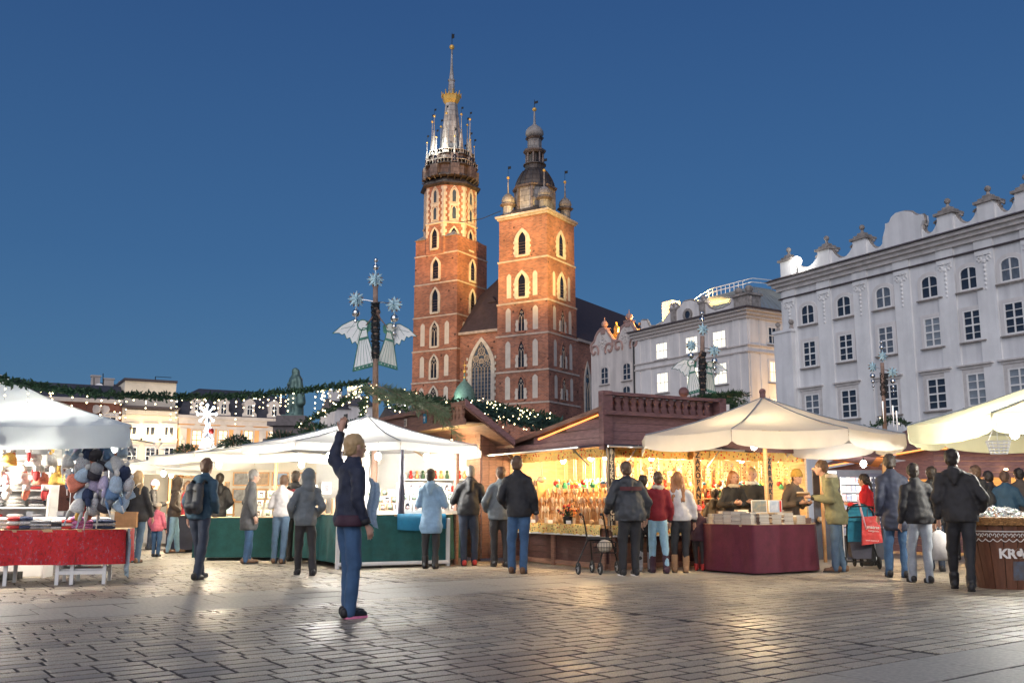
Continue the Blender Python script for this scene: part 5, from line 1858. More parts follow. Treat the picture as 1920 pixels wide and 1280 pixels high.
for k in range(3):
 for i in range(6):
  x = -.45 + i * .178
  T = Matrix.Translation(rp2) @ Matrix.Rotation(ja, 4, 'Z')
  gift(m2, ob[(i * 2 + k) % 2], T @ Vector((x, .12 + k * .16, .062 + k * .17)), ja, ['arched window box, bottom row of the right hand white rack', 'arched window box, middle row of the right hand white rack', 'arched window box, top row of the right hand white rack'][k], 'arched boxes on the white rack')
for i, (u, v, Y, w, h, mt, lb) in enumerate(((600, 960, 17.5, .17, .26, 'cardboard', 'tan open display box at left end of green counter'), (612, 925, 17.7, .16, .2, 'paper_white', 'white carton standing on tan display box'), (634, 945, 17.6, .18, .28, 'cardboard', 'tall cardboard display box behind the raised arm'), (655, 905, 18.1, .25, .16, 'paper', 'pale flat carton on top of stacked boxes'), (590, 925, 17.7, .12, .16, 'paper', 'slanted cream box near gold tinsel post'))):
 q = W(u, v, Y); q.z = .905 if i in (0, 2) else q.z
 mm = gift_box_mesh(w, h, .16, False, mt, 'box_inside')
 tag(link('carton', mm, None, Matrix.Translation(q) @ Matrix.Rotation(ja + .2 * (i - 2), 4, 'Z')), lb, 'box')
# white back panel of the stall and shelf of coloured figures
m = MB(); q0, q1 = Vector((-3.9, 19.3, 0)), Vector((-.9, 19.5, 0))
Jb = Wall((-3.9, 19.3), (1, .07))
BK = thing('back_panel', 'white fabric back wall of the gift stall', 'panel', (-3.9, 19.3, 0))
m.wbox(Jb, 0, 3.1, .3, 2.15, -.04, 0); m.build('panel_sheet', 'canvas_white', BK)
for z, i in ((1.25, 0), (1.55, 1)):
 m = MB(); m.wbox(Jb, 1.7, 3.0, z, z + .025, 0, .25); m.build('shelf', 'paper_white', BK)
figm = [MB().lathe([(.03, 0), (.035, .05), (.02, .1)], 8).ball((0, 0, .125), .028, 8, 5).mesh('figurine', mt, True) for mt in ('red_paint', 'paper_white', 'fir', 'honey_wood')]
for z, i in ((1.275, 0), (1.575, 1)):
 for k in range(11):
  q = Jb.p(1.76 + k * .12, z, .12)
  tag(link('figurine', figm[(k * 3 + i) % 4], None, Matrix.Translation(q) @ Matrix.Scale(1.15, 4)), ['painted little figurine on the lower shelf at the stall back', 'painted little figurine on the upper shelf at the stall back'][i], 'figurine', 'figurines at back of gift stall')
for i, (x, y) in enumerate(((-3.25, 17.2), (-2.4, 17.3), (-1.55, 17.6))):
 bulb(['white bulb at left under the big white parasol', 'white bulb at middle under the big white parasol', 'white bulb at right under the big white parasol'][i], (x, y, 1.93), 120, (1, .96, .86), 'bulb_white', .06, .2)

# ================================================================ BOOK STALL
BC = Vector((4.34, 16.55, 0))
BP = thing('cream_parasol', 'big cream eight sided market parasol over the book table', 'parasol', BC)
canopy(BP, ring(BC.x, BC.y, 2.25, 8, R(18), 2.2), (BC.x, BC.y, 2.9), .27, 'canvas_cream', scallop=.35, sag=.03)
m = MB(); m.cyl((BC.x, BC.y, 0), (BC.x, BC.y, 2.95), .04); m.build('pole', 'pale_wood', BP)
m = MB(); m.ball((BC.x, BC.y, 3.0), .06, 10, 6); m.cyl((BC.x, BC.y, 2.9), (BC.x, BC.y, 2.97), .05, n=8); m.build('finial', 'stall_wood', BP)
m = MB(); m.box((BC.x, BC.y, .04), (.7, .7, .08)); m.build('base', 'iron', BP)
bf = [tuple(G(u, v)[:2]) for u, v in ((1336, 1072), (1416, 1078), (1531, 1073))]
bf = [(bf[0][0] - .12, bf[0][1] + .55)] + bf + [(bf[2][0] + .22, bf[2][1] + .6), (5.1, 17.1), (4.6, 17.6), (3.7, 17.5)]
BT = thing('book_table', 'eight sided book table wrapped in dark maroon cloth', 'table', (*bf[2], 0))
skirt(BT, bf, .765, .03, 'cloth_maroon', amp=.016)
bk = []
def book_mesh(w, d, t, cover):
 m = MB()
 m.bx(-w / 2, w / 2, -d / 2, d / 2, 0, .003, 0); m.bx(-w / 2, w / 2, -d / 2, d / 2, t - .003, t, 0)
 m.bx(-w / 2 + .003, w / 2 - .004, -d / 2 + .004, d / 2 - .004, .003, t - .003, 1)
 m.bx(-w / 2, -w / 2 + .003, -d / 2, d / 2, .003, t - .003, 0)
 return m.mesh('book', [cover, 'paper'])
mat('book_cream', (.50, .40, .30), .5, var=.25, scale=9)
mat('book_white', (.74, .72, .68), .5, var=.15, scale=9)
mat('book_tan', (.14, .09, .08), .5, var=.25, scale=9)
bms = [book_mesh(.2, .145, t, c) for t, c in ((.024, 'book_white'), (.028, 'book_cream'), (.021, 'book_tan'), (.025, 'book_tan'))]
stacks = []
ctr = Vector((sum(p[0] for p in bf) / 8, sum(p[1] for p in bf) / 8, 0))
edge = [Vector((*p, 0)) for p in bf]
pl = [(edge[0].lerp(edge[1], .3)), (edge[0].lerp(edge[1], .8)), edge[1].lerp(edge[2], .14), edge[1].lerp(edge[2], .38), edge[1].lerp(edge[2], .62), edge[1].lerp(edge[2], .88), edge[2].lerp(edge[3], .14), edge[2].lerp(edge[3], .37), edge[2].lerp(edge[3], .6), edge[2].lerp(edge[3], .84), edge[3].lerp(edge[4], .35)]
hts = [4, 6, 7, 8, 8, 7, 7, 6, 7, 5, 4]
nmz = ['leftmost low stack', 'second stack from the left', 'third stack from the left', 'fourth stack from the left', 'fifth stack from the left', 'stack just left of the front corner', 'stack just right of the front corner', 'second stack right of the front corner', 'third stack right of the front corner', 'fourth stack right of the front corner', 'stack by the parka sleeve']
for i, p in enumerate(pl):
 p = p + (ctr - p).normalized() * .13
 tang = [0, 0, 1, 1, 1, 1, 2, 2, 2, 2, 3][i]
 e = edge[tang + 1] - edge[tang]
 an = math.atan2(e.y, e.x)
 z = .772
 for k in range(hts[i]):
  me = bms[(i * 2 + k * 3 + k // 2) % 4 if k % 3 else i % 4]
  o = link('book', me, None, Matrix.Translation((p.x + random.uniform(-.006, .006), p.y + random.uniform(-.006, .006), z)) @ Matrix.Rotation(an + random.uniform(-.07, .07), 4, 'Z'))
  tag(o, 'pale paperback book in the %s on the maroon table' % nmz[i], 'book', 'books stacked on the maroon table')
  z += max(v.co.z for v in me.vertices)
for i, (sx_, sy_) in enumerate(((-.55, .35), (-.3, .15), (0, .05), (.3, .1), (.5, .35))):
 z = .772
 for k in range(8 + (i % 2)):
  me = bms[(i + k) % 4]
  o = link('book', me, None, Matrix.Translation((ctr.x + sx_ + random.uniform(-.01, .01), ctr.y + sy_ - .1, z)) @ Matrix.Rotation(.1 * i + random.uniform(-.07, .07), 4, 'Z'))
  tag(o, 'pale paperback book in the %s stack of the inner row on the maroon table' % ['first', 'second', 'third', 'fourth', 'fifth'][i], 'book', 'books in the inner row')
  z += max(v.co.z for v in me.vertices)
mat('cover_art', (.62, .52, .34), .4, var=.4, scale=14, col2=(.08, .16, .22))
mat('cover_sky', (.30, .42, .62), .4, var=.2, scale=10, col2=(.62, .66, .72))
for i, (u, v, mt, lb) in enumerate(((1424, 945, 'cover_art', 'open picture album standing upright, green and yellow cover'), (1452, 944, 'cover_sky', 'picture album standing upright with blue sky cover'), (1464, 942, 'red_paint', 'thin red spined book standing beside the blue album'))):
 q = W(u, 962, 15.9); q.z = .95
 t_ = thing('standing_album', lb, 'book', q)
 w = (.25, .17, .05)[i]
 m = MB(); m.bx(q.x - w / 2, q.x + w / 2, q.y, q.y + .03, q.z, q.z + .2); m.build('pages', 'paper_white', t_)
 m = MB(); m.bx(q.x - w / 2 + .012, q.x + w / 2 - .012, q.y - .006, q.y - .001, q.z + .012, q.z + .19); m.build('cover_print', mt, t_)
bulb('warm bulb hanging at front under the cream parasol', (3.95, 15.75, 2.02), 85, (1, .74, .40), 'bulb_white', .055)
# ================================================================ WOODEN SPOON STALL (two open sides meeting at a front corner)
LQ = Vector((1.6, 16.42, 0))
LLEN, RLEN, BLEN, gz_ = 3.35, 4.7, 2.55, 2.2
LL = Wall((LQ + AY * LLEN).to_2d(), -AY)          # left side, ends at the corner
LR = Wall(LQ.to_2d(), AX)                          # right side, starts at the corner
SPN = thing('spoon_stall', 'brightly lit wooden corner stall full of carved spoons, balustrade on its roof', 'market stall', LQ)
mat('plank_purple', (.27, .145, .14), .65, var=.3, scale=3, bump=.3, bscale=16, stretch=(2, 2, 10))
def planks(wall, a0, a1, z0, z1, n, root, mt, vertical=False, d=0, t=.025, name='plank', outline=None):
 """separate boards, alike in size, sharing one mesh; each a hair proud or shy of its neighbours"""
 if vertical:
  w = (a1 - a0) / n
  me = MB().wbox(Wall((0, 0), (1, 0)), -w / 2 + .004, w / 2 - .004, 0, z1 - z0, 0, t).mesh(name, mt)
  for i in range(n):
   link(name, me, root, wm(root).inverted() @ wall.m(a0 + w * (i + .5), z0, d + random.uniform(0, .006)))
 else:
  h = (z1 - z0) / n
  me = MB().wbox(Wall((0, 0), (1, 0)), 0, a1 - a0, .003, h - .003, 0, t).mesh(name, mt)
  for i in range(n):
   link(name, me, root, wm(root).inverted() @ wall.m(a0, z0 + h * i, d + random.uniform(0, .006)))
mat('counter_wood', (.075, .032, .028), .6, var=.35, scale=3, bump=.35, bscale=16, stretch=(2, 2, 8))
# counter fronts
planks(LL, 0, LLEN, .1, .68, 5, SPN, 'counter_wood')
planks(LR, 0, RLEN, .1, .68, 5, SPN, 'counter_wood')
m = MB()
for a in (.05, 1.7, LLEN - .05):
 m.wbox(LL, a - .05, a + .05, 0, .7, .03, .07)
for a in (.06, 1.9, 3.6, RLEN - .05):
 m.wbox(LR, a - .05, a + .05, 0, .7, .03, .07)
m.wbox(LL, 0, LLEN, .02, .1, -.05, .05); m.wbox(LR, 0, RLEN, .02, .1, -.05, .05)
m.build('counter_frame', 'hut_wood', SPN)
m = MB(); m.wbox(LL, 0, LLEN + .1, .69, .73, -.75, .12); m.wbox(LR, -.1, RLEN, .691, .731, -.75, .12); m.build('counter_top', 'honey_wood', SPN)
for wl__, ln in ((LL, LLEN), (LR, RLEN)):
 m = MB()
 K = int(ln * 16)
 vs = []
 for j, (z, o) in enumerate(((.738, -.1), (.738, .13), (.66, .15), (.57, .155))):
  for k in range(K + 1):
   w = .012 * math.sin(k * 1.9) * (j > 1) + .01 * noise.noise(Vector((k * .4, j, 2)))
   vs.append(wl__.p(ln * k / K, z + (.012 * math.sin(k * .7) if j == 3 else 0), o + w))
 m.add(vs, [(j * (K + 1) + k, (j + 1) * (K + 1) + k, (j + 1) * (K + 1) + k + 1, j * (K + 1) + k + 1) for j in range(3) for k in range(K)])
 for k in range(K * 2):
  a = ln * (k + .5) / (K * 2)
  m.wbox(wl__, a - .012, a + .012, .545, .575, .15, .156, 1)
 tag(m.build('patterned_cloth', ['sunflower_cloth', 'paper_white'], None, True), ['sunflower patterned cloth strip edging the left counter of the spoon stall', 'sunflower patterned cloth strip edging the right counter of the spoon stall'][wl__ is LR], 'cloth')
# back walls, floor
m = MB(); m.wbox(LL, -.2, LLEN - 1.2, .02, 2.3, -1.65, -1.6); m.wbox(LR, 1.2, RLEN, .02, 2.5, -1.65, -1.6); m.wbox(LR, RLEN - .05, RLEN, .02, 2.3, -1.6, 0); m.wbox(LL, -.05, .0, .02, 2.2, -1.6, 0)
m.build('back_wall', 'pale_wood', SPN)
m = MB(); m.wbox(LR, .02, RLEN, 2.05, 2.58, -.03, -.01); m.wbox(LR, .02, RLEN, .08, .68, -.03, -.01); m.wbox(LL, 0, LLEN, .08, .68, -.03, -.01); m.wpoly(LL, [(.02, 2.06), (LLEN, 2.06), (LLEN, gz_ + .46), (.02, gz_)], -.03, -.01); m.build('light_stop_board', 'dark_board', SPN)  # unseen boards added to stop lamp light leaking between the planks
# gable boards, fascia and balustrade above the openings
gz = lambda a: 2.22 + .46 * a / LLEN
nb = 4
for i in range(nb):
 z0, z1 = 2.06 + .16 * i, 2.06 + .16 * (i + 1) - .006
 aL = max(0, (z1 - .02 - 2.22) / .46 * LLEN)
 if z1 <= gz(0): aL = 0
 m = MB(); m.wpoly(LL, [(aL, z0), (LLEN, z0), (LLEN, min(z1, gz(LLEN))), (aL + .01, min(z1, max(gz(aL), z0 + .02)))], 0, .03); m.build('plank', 'plank_purple', SPN)
planks(LR, 0, RLEN, 2.04, 2.60, 4, SPN, 'plank_purple')
m = MB()
m.wpoly(LL, [(-.15, gz(0) - .04), (LLEN + .02, gz(LLEN) - .02), (LLEN + .02, gz(LLEN) + .06), (-.15, gz(0) + .04)], -.05, .10)
m.build('gable_fascia', 'hut_wood', SPN)
m = MB(); m.wpoly(LL, [(LLEN * .35, gz(LLEN * .35) - .10), (LLEN - .15, gz(LLEN - .15) - .07), (LLEN - .15, gz(LLEN - .15) - .045), (LLEN * .35, gz(LLEN * .35) - .07)], .03, .05); m.build('orange_light_strip', 'rope_orange', SPN)
m = MB(); m.wbox(LR, -.08, BLEN, 2.59, 2.66, -.1, .14); m.wbox(LR, -.08, BLEN, 2.93, 2.985, -.08, .10); m.wbox(LR, BLEN - .08, BLEN + .08, 2.5, 3.0, -.1, .1); m.build('balustrade_rail', 'stall_wood', SPN)
m = MB(); m.wbox(LR, -.1, .1, 2.0, 3.0, -.06, .08); m.build('corner_board', 'stall_wood', SPN)
prof = [(.02, 0), (.055, .03), (.065, .08), (.035, .125), (.03, .14), (.035, .155), (.062, .2), (.05, .245), (.02, .27)]
F0 = Wall((0, 0), (1, 0))
bal = MB().wpoly(F0, [(x, z) for x, z in prof] + [(-x, z) for x, z in prof[::-1]], -.02, .02).mesh('baluster', 'stall_wood')
nb_ = int((BLEN - .4) / .165)
for k in range(nb_):
 link('baluster', bal, SPN, wm(SPN).inverted() @ LR.m(.26 + k * .165, 2.66, 0))
m = MB(); m.wbox(LR, .1, BLEN, 2.66, 2.93, -.14, -.12); m.build('balustrade_backing', 'stall_wood', SPN)
m = MB()
m.add([LL.p(-.2, 2.26, .1), LL.p(LLEN, 2.72, .1), LR.p(RLEN, 2.68, -1.8), LL.p(-.2, 2.26, -2.5), LL.p(LLEN - 1.6, 2.7, -1.8)], [(0, 1, 4, 3), (1, 2, 4)])
m.build('roof', 'hut_wood', SPN)
# dark awnings
for wl__, ln, nm in ((LL, LLEN, 0), (LR, 2.6, 1)):
 m = MB(); K = 14; vs = []
 for j in range(5):
  t = j / 4
  for k in range(K + 1):
   vs.append(wl__.p((-.35 if nm == 0 else -.1) + (ln + .35) * k / K, 2.10 - .07 * t - .02 * math.sin(PI * t) - (.03 * (j == 4)) * (1 + .3 * math.sin(k)), .03 + .52 * t))
 m.add(vs, [(j * (K + 1) + k, (j + 1) * (K + 1) + k, (j + 1) * (K + 1) + k + 1, j * (K + 1) + k + 1) for j in range(4) for k in range(K)])
 m.build('awning', 'awning_dark', SPN, True)
 m = MB()
 for q in (.15, .85):
  a = ln * q
  m.cyl(wl__.p(a, 1.75, .02), wl__.p(a, 2.06, .4), .012, n=5)
 m.cyl(wl__.p(-.35, 2.02, .56), wl__.p(ln, 2.02, .56), .02, n=6)
 m.build('awning_arm', 'steel', SPN)
# patterned valance inside the openings
for wl__, ln in ((LL, LLEN), (LR, RLEN)):
 m = MB(); K = int(ln * 20); vs = []
 for j in range(3):
  for k in range(K + 1):
   vs.append(wl__.p(ln * k / K, 2.05 - .09 * j + (.015 * abs(math.sin(k * .6)) if j == 2 else 0), -.06 + .014 * math.sin(k * 1.3)))
 m.add(vs, [(j * (K + 1) + k, (j + 1) * (K + 1) + k, (j + 1) * (K + 1) + k + 1, j * (K + 1) + k + 1) for j in range(2) for k in range(K)])
 tag(m.build('patterned_valance', 'orange_valance', None, True), ['orange patterned frill above the left opening of the spoon stall', 'orange patterned frill above the right opening of the spoon stall'][wl__ is LR], 'valance')
# signposts
def sign_post(wall, a, z0, z1, w, txt, board, letter, label, extra=None, d=.12, size=.115):
 root = thing('sign_post', label, 'sign', wall.p(a, z0, d))
 m = MB()
 n = 10
 L = [(a - w / 2 + .008 * math.sin(i * 1.7), z0 + (z1 - z0) * i / n) for i in range(n + 1)]
 Rr = [(a + w / 2 + .008 * math.sin(i * 1.3 + 1), z0 + (z1 - z0) * i / n) for i in range(n + 1)]
 m.wpoly(wall, L + Rr[::-1], d - .035, d)
 m.build('board', board, root)
 if extra:
  m = MB()
  ii = [(p[0] + .017, p[1] + (.02 if k == 0 else (-.02 if k == n else 0))) for k, p in enumerate(L)] + [(p[0] - .017, p[1] + (.02 if n - k == 0 else (-.02 if k == 0 else 0))) for k, p in enumerate(Rr[::-1])]
  oo = L + Rr[::-1]
  m.wring(wall, oo, ii, d, d + .008); m.build('board_edge', 'pale_wood', root)
 z = z1 - .075
 cache = {}
 for ch in txt:
  if ch == '|':                              # a carved spoon
   m = MB(); m.ball(wall.p(a, z - .02, d + .006), .036, 10, 6, sc=(1, .3, 1.5)); m.cyl(wall.p(a, z - .06, d + .006), wall.p(a, z - .16, d + .006), .010, n=6); m.build('carved_spoon', letter, root)
   z -= .16
  elif ch == '/':                            # a carved ladle
   m = MB(); m.ball(wall.p(a - .025, z - .08, d + .006), .036, 10, 6, sc=(1, .3, .9)); m.cyl(wall.p(a, z - .07, d + .006), wall.p(a + .035, z + .05, d + .006), .010, n=6); m.build('carved_ladle', letter, root)
   z -= .135
  else:
   if ch not in cache:
    cache[ch] = text_mesh(ch, size, .004, letter, bold=.004)
   link('letter', cache[ch], root, wm(root).inverted() @ wall.m(a, z, d + .006) @ FLAT2WALL)
   z -= size * .86
 return root
sign_post(LR, .02, .66, 2.06, .155, '|ŁYŻKI/CHOCHLE', 'dark_board', 'sign_letter', 'dark vertical signboard with pale letters ŁYŻKI CHOCHLE at stall corner', True, size=.108)
sign_post(LR, 1.89, .80, 2.02, .15, 'ZAKOPANE', 'honey_wood', 'black_letter', 'honey coloured vertical board with black letters ZAKOPANE on stall post', None, size=.14)
sign_post(LR, 3.61, .80, 1.95, .13, 'ZABAWKI', 'honey_wood', 'black_letter', 'narrow vertical board with dark letters ZABAWKI on stall post', None, size=.13)
# spoons
def spoon_mesh(L, mt, bowl=.040):
 m = MB(); m.cyl((0, 0, 0), (0, 0, L), .007, .006, 5); m.ball((0, 0, L + bowl), bowl, 8, 5, sc=(1, .4, 1.4)); return m.mesh('wooden_spoon', mt, True)
mat('spoon_wood', (.62, .38, .18), .5, var=.25, scale=8); mat('spoon_dark', (.42, .20, .08), .5, var=.25, scale=8); mat('spoon_pale', (.72, .52, .32), .5, var=.2, scale=8)
spm = [spoon_mesh(.16, 'spoon_wood'), spoon_mesh(.14, 'spoon_pale', .047), spoon_mesh(.17, 'spoon_dark', .036), spoon_mesh(.15, 'spoon_pale', .032)]
SR = thing('spoon_rack', 'stepped wooden rack holding rows of upright spoons, left counter', 'rack', LL.p(1.0, .735, -.2))
for k in range(4):
 m = MB(); m.wbox(LL, .55, 3.15, .735, .80 + .17 * k, -.30 - .15 * k, -.16 - .15 * k); m.build('step', 'honey_wood', SR)
rn = ['front', 'second', 'third', 'back']
for k in range(4):
 for i in range(30):
  a = .6 + i * .086 + random.uniform(-.02, .02)
  o = link('wooden_spoon', spm[(i * 3 + k * 5 + i // 4) % 4], None, LL.m(a, .80 + .17 * k, -.22 - .15 * k) @ Matrix.Rotation(random.uniform(-.16, .16), 4, 'Y') @ Matrix.Rotation(random.uniform(-.2, .2), 4, 'X'))
  tag(o, 'carved spoon standing upright in the %s row of the stepped spoon rack' % rn[k], 'spoon', 'spoons in the stepped rack')
# hanging painted toys on sticks
tm = {}
TOY = ['red_paint', 'toy_blue', 'toy_green', 'toy_orange', 'toy_yellow', 'toy_white']
mat('toy_blue', (.06, .22, .42), .35, var=0); mat('toy_green', (.07, .34, .16), .35, var=0); mat('toy_orange', (.75, .25, .04), .35, var=0); mat('toy_yellow', (.78, .55, .10), .35, var=0); mat('toy_white', (.75, .72, .68), .35, var=0)
def toy_mesh(i, kind):
 m = MB(); c1, c2 = 0, 1
 m.cyl((0, 0, 0), (0, 0, -.42), .006, n=5, mi=2)
 if kind == 0:
  m.ball((0, 0, -.46), .05, 8, 6, 0); m.ball((.06, 0, -.50), .035, 8, 5, 1); m.cyl((-.05, 0, -.5), (.08, 0, -.54), .016, n=6, mi=1)
 elif kind == 1:
  m.ball((-.04, 0, -.47), .032, 8, 5, 0); m.ball((.04, 0, -.47), .032, 8, 5, 0); m.box((-.04, 0, -.53), (.05, .04, .07), .1, 1); m.box((.04, 0, -.53), (.05, .04, .07), .1, 1)
 else:
  m.lathe([(.05, -.56), (.055, -.50), (.02, -.44)], 8, (0, 0, 0), 0); m.ball((0, 0, -.43), .03, 8, 5, 1)
 return m.mesh('hanging_toy', [TOY[i % 6], TOY[(i + 2) % 6], 'spoon_pale'])
toys = [toy_mesh(i, i % 3) for i in range(9)]
_tc = ['red', 'blue', 'green', 'orange', 'yellow', 'white']
TOYN = ['%s and %s %s' % (_tc[i % 6], _tc[(i + 2) % 6], ('bird shaped stick toy', 'twin clapper stick toy', 'bell doll stick toy')[i % 3]) for i in range(9)]
for i in range(13):
 o = link('hanging_toy', toys[i % 9], None, LL.m(1.25 + i * .155, 1.93, -.3 - .15 * (i % 2)) @ Matrix.Rotation(.3 * i, 4, 'Z'))
 tag(o, '%s hanging above the spoon rack, left opening' % TOYN[i % 9], 'toy', 'painted toys hanging in the left opening')
for i in range(20):
 o = link('hanging_toy', toys[(i * 2 + 1) % 9], None, LR.m(.3 + i * .25, 1.93, -.35 - .2 * (i % 2)) @ Matrix.Rotation(.3 * i, 4, 'Z'))
 tag(o, '%s hanging in the right opening behind the signs' % TOYN[(i * 2 + 1) % 9], 'toy', 'painted toys hanging in the right opening')
m = MB(); q = LL.p(.75, 1.7, -.2)
lad = thing('giant_ladle', 'oversized pale wooden ladle hanging at left of spoon stall', 'ladle', LL.p(.95, 1.98, -.15))
m.cyl(LL.p(.95, 1.98, -.15), LL.p(.98, 1.62, -.15), .018, n=6); m.build('handle', 'spoon_pale', lad)
m = MB(); m.ball(LL.p(.96, 1.55, -.15), .085, 12, 8, sc=(1, 1, .75)); m.build('bowl', 'spoon_pale', lad, True)
# cutting boards on the right back wall
F0 = Wall((0, 0), (1, 0))
def board_mesh(w, h, mt):
 m = MB(); m.wpoly(F0, [(-w / 2, 0), (w / 2, 0), (w / 2, h * .8), (w * .2, h * .9), (w * .16, h), (-w * .16, h), (-w * .2, h * .9), (-w / 2, h * .8)], 0, .015)
 m.ball((0, -.016, h * .93), .010, 6, 4, 1)
 return m.mesh('cutting_board', [mt, 'dark_board'])
cbm = [board_mesh(.13, .34, 'spoon_pale'), board_mesh(.11, .28, 'spoon_wood'), board_mesh(.14, .26, 'spoon_pale')]
for r_ in range(4):
 for i in range(13):
  z = (1.5, 1.18, .92, .78)[r_]
  if r_ == 3 and i % 2: continue
  o = link('cutting_board', cbm[(i + r_) % 3], None, LR.m(1.35 + i * .24 + .05 * (r_ % 2), z, -1.5 + .05 * r_) @ Matrix.Rotation(random.uniform(-.05, .05), 4, 'Y'))
  tag(o, 'pale cutting board in the %s row on the right back wall' % ['top', 'second', 'third', 'lowest'][r_], 'cutting board', 'cutting boards on the right back wall')
# left back wall: framed panel, shelves of little wares, lettered plaque
PN = thing('wall_panel', 'cream wall panel in brown frame behind the hanging toys', 'panel', LL.p(1.0, 1.3, -1.55))
m = MB(); m.wbox(LL, .9, 2.1, 1.2, 2.0, -1.59, -1.57); m.build('panel_sheet', 'paper', PN)
m = MB(); m.wring(LL, [(.85, 1.15), (2.15, 1.15), (2.15, 2.05), (.85, 2.05)], [(.93, 1.23), (2.07, 1.23), (2.07, 1.97), (.93, 1.97)], -1.59, -1.53); m.build('panel_frame', 'honey_wood', PN)
pq = thing('letter_plaque', 'small wooden plaque lettered ZAK on the back wall', 'plaque', LL.p(1.85, 1.8, -1.5))
m = MB(); m.wbox(LL, 1.68, 2.02, 1.76, 1.89, -1.5, -1.48); m.build('board', 'pale_wood', pq)
link('letters', text_mesh('ZAK', .11, .004, 'spoon_dark', bold=.003), pq, wm(pq).inverted() @ LL.m(1.85, 1.825, -1.475) @ FLAT2WALL)
mat('ware_mix', (.66, .50, .34), .6, var=.25, scale=20)
war = [MB().lathe([(.02, 0), (.045, .02), (.05, .06), (.03, .1), (.035, .11)], 10).mesh('carved_ware', 'spoon_pale', True), MB().ball((0, 0, .04), .045, 8, 6).mesh('carved_ware', 'spoon_wood', True), MB().box((0, 0, .05), (.09, .05, .1)).mesh('carved_ware', 'ware_mix'), MB().lathe([(.05, 0), (.055, .08), (.045, .085)], 10).mesh('carved_ware', 'spoon_dark', True)]
WS = thing('ware_shelf', 'narrow open shelf of small carved wares beside the man in black', 'shelf', LL.p(.3, .74, -.5))
for k in range(5):
 m = MB(); m.wbox(LL, .05, .55, .76 + .17 * k, .775 + .17 * k, -.5, -.3); m.build('shelf_board', 'honey_wood', WS)
 for i in range(4):
  o = link('carved_ware', war[(i + k * 3) % 4], None, LL.m(.12 + i * .12, .776 + .17 * k, -.38))
  tag(o, 'small carved pot or figure on the %s board of the narrow ware shelf' % ['lowest', 'second', 'third', 'fourth', 'top'][k], 'carving', 'wares on the narrow shelf')
m = MB()
for a in (.05, .55): m.wbox(LL, a - .01, a + .01, .74, 1.55, -.5, -.3)
m.build('upright', 'honey_wood', WS)
for i in range(26):
 a = .35 + i * .2
 o = link('carved_ware', war[(i * 5 + i // 3) % 4], None, LR.m(a, .732, -.15 - .18 * (i % 3)))
 tag(o, 'small carved pot or figure lying on the right counter of the spoon stall', 'carving', 'wares on the right counter')
for i in range(9):
 o = link('carved_ware', war[(i * 5 + i // 3) % 4], None, LL.m(.7 + i * .3, .74, -.06))
 tag(o, 'small carved pot or figure at the front edge of the left counter', 'carving', 'wares on the left counter')
# bead strings and small bright wares hung along the right opening
bsm = []
for i in range(6):
 m = MB()
 for k in range(13):
  q = 2 * PI * k / 13
  m.ball((.045 * math.sin(q), 0, -.16 - .14 * math.cos(q)), .013, 6, 4, k % 2)
 m.cyl((0, 0, 0), (0, 0, -.03), .002, n=3)
 bsm.append(m.mesh('bead_string', [TOY[i], ('dark_board', 'spoon_dark', 'toy_yellow')[i % 3]], True))
for i in range(30):
 o = link('bead_string', bsm[i % 6], None, LR.m(.25 + i * .145, 1.86 - .02 * (i % 3), -.22) @ Matrix.Rotation(random.uniform(-.5, .5), 4, 'Z'))
 tag(o, '%s beaded necklace hanging along the front of the right opening' % _tc[i % 6], 'necklace', 'bead strings in the right opening')
for r_ in range(3):
 m = MB(); m.wbox(LR, 1.2, RLEN - .1, .98 + .2 * r_, 1.0 + .2 * r_, -1.3, -1.1); tag(m.build('ware_ledge', 'spoon_dark', None), 'brown ledge of small wares on the right back wall, %s' % ['lowest', 'middle', 'topmost'][r_], 'shelf')
 for i in range(22):
  o = link('carved_ware', (war + figm)[(i * 5 + r_ * 3) % 8], None, LR.m(1.3 + i * .15, 1.001 + .2 * r_, -1.2))
  tag(o, 'small ware or painted figure on the %s ledge of the right back wall' % ['lowest', 'middle', 'topmost'][r_], 'figurine', 'wares on the right back ledges')
# pot of dried flowers
fp = thing('flower_pot', 'dark pot of dried red and orange flowers on the left counter', 'flower pot', LL.p(2.15, .74, .02))
m = MB(); q = LL.p(2.15, .74, .02); m.lathe([(.07, 0), (.09, .12), (.085, .13)], 10, q); m.build('pot', 'iron', fp, True)
m = MB(); rq = random.Random(5)
for k in range(70):
 a, e = rq.uniform(0, 6.28), rq.uniform(.2, 1.4); L = rq.uniform(.12, .24)
 t = q + Vector((math.cos(a) * math.cos(e), math.sin(a) * math.cos(e), math.sin(e))) * L + Vector((0, 0, .12))
 m.cyl(q + Vector((0, 0, .12)), t, .003, n=3, mi=0); m.ball(t, rq.uniform(.012, .022), 5, 3, 1 + k % 3)
m.build('flowers', ['fir', 'red_paint', 'toy_orange', 'dark_board'], fp)
BULB_L = [(LL, .8, -.75), (LL, 2.0, -.6), (LR, .5, -.75), (LR, 1.5, -.7), (LR, 2.6, -.7), (LR, 3.6, -.6), (LR, 4.7, -.7)]
for i, (w_, a, d) in enumerate(BULB_L):
 q = w_.p(a, 1.93, d)
 bulb(['warm bulb above the ware shelf of the spoon stall', 'warm bulb above the middle of the spoon rack', 'warm bulb just right of the ŁYŻKI sign', 'warm bulb left of the ZAKOPANE board', 'warm bulb right of the ZAKOPANE board', 'warm bulb beside the ZABAWKI board', 'warm bulb at right end of the spoon stall'][i], q, 92, (1, .66, .30), 'bulb_white', .055, .15)

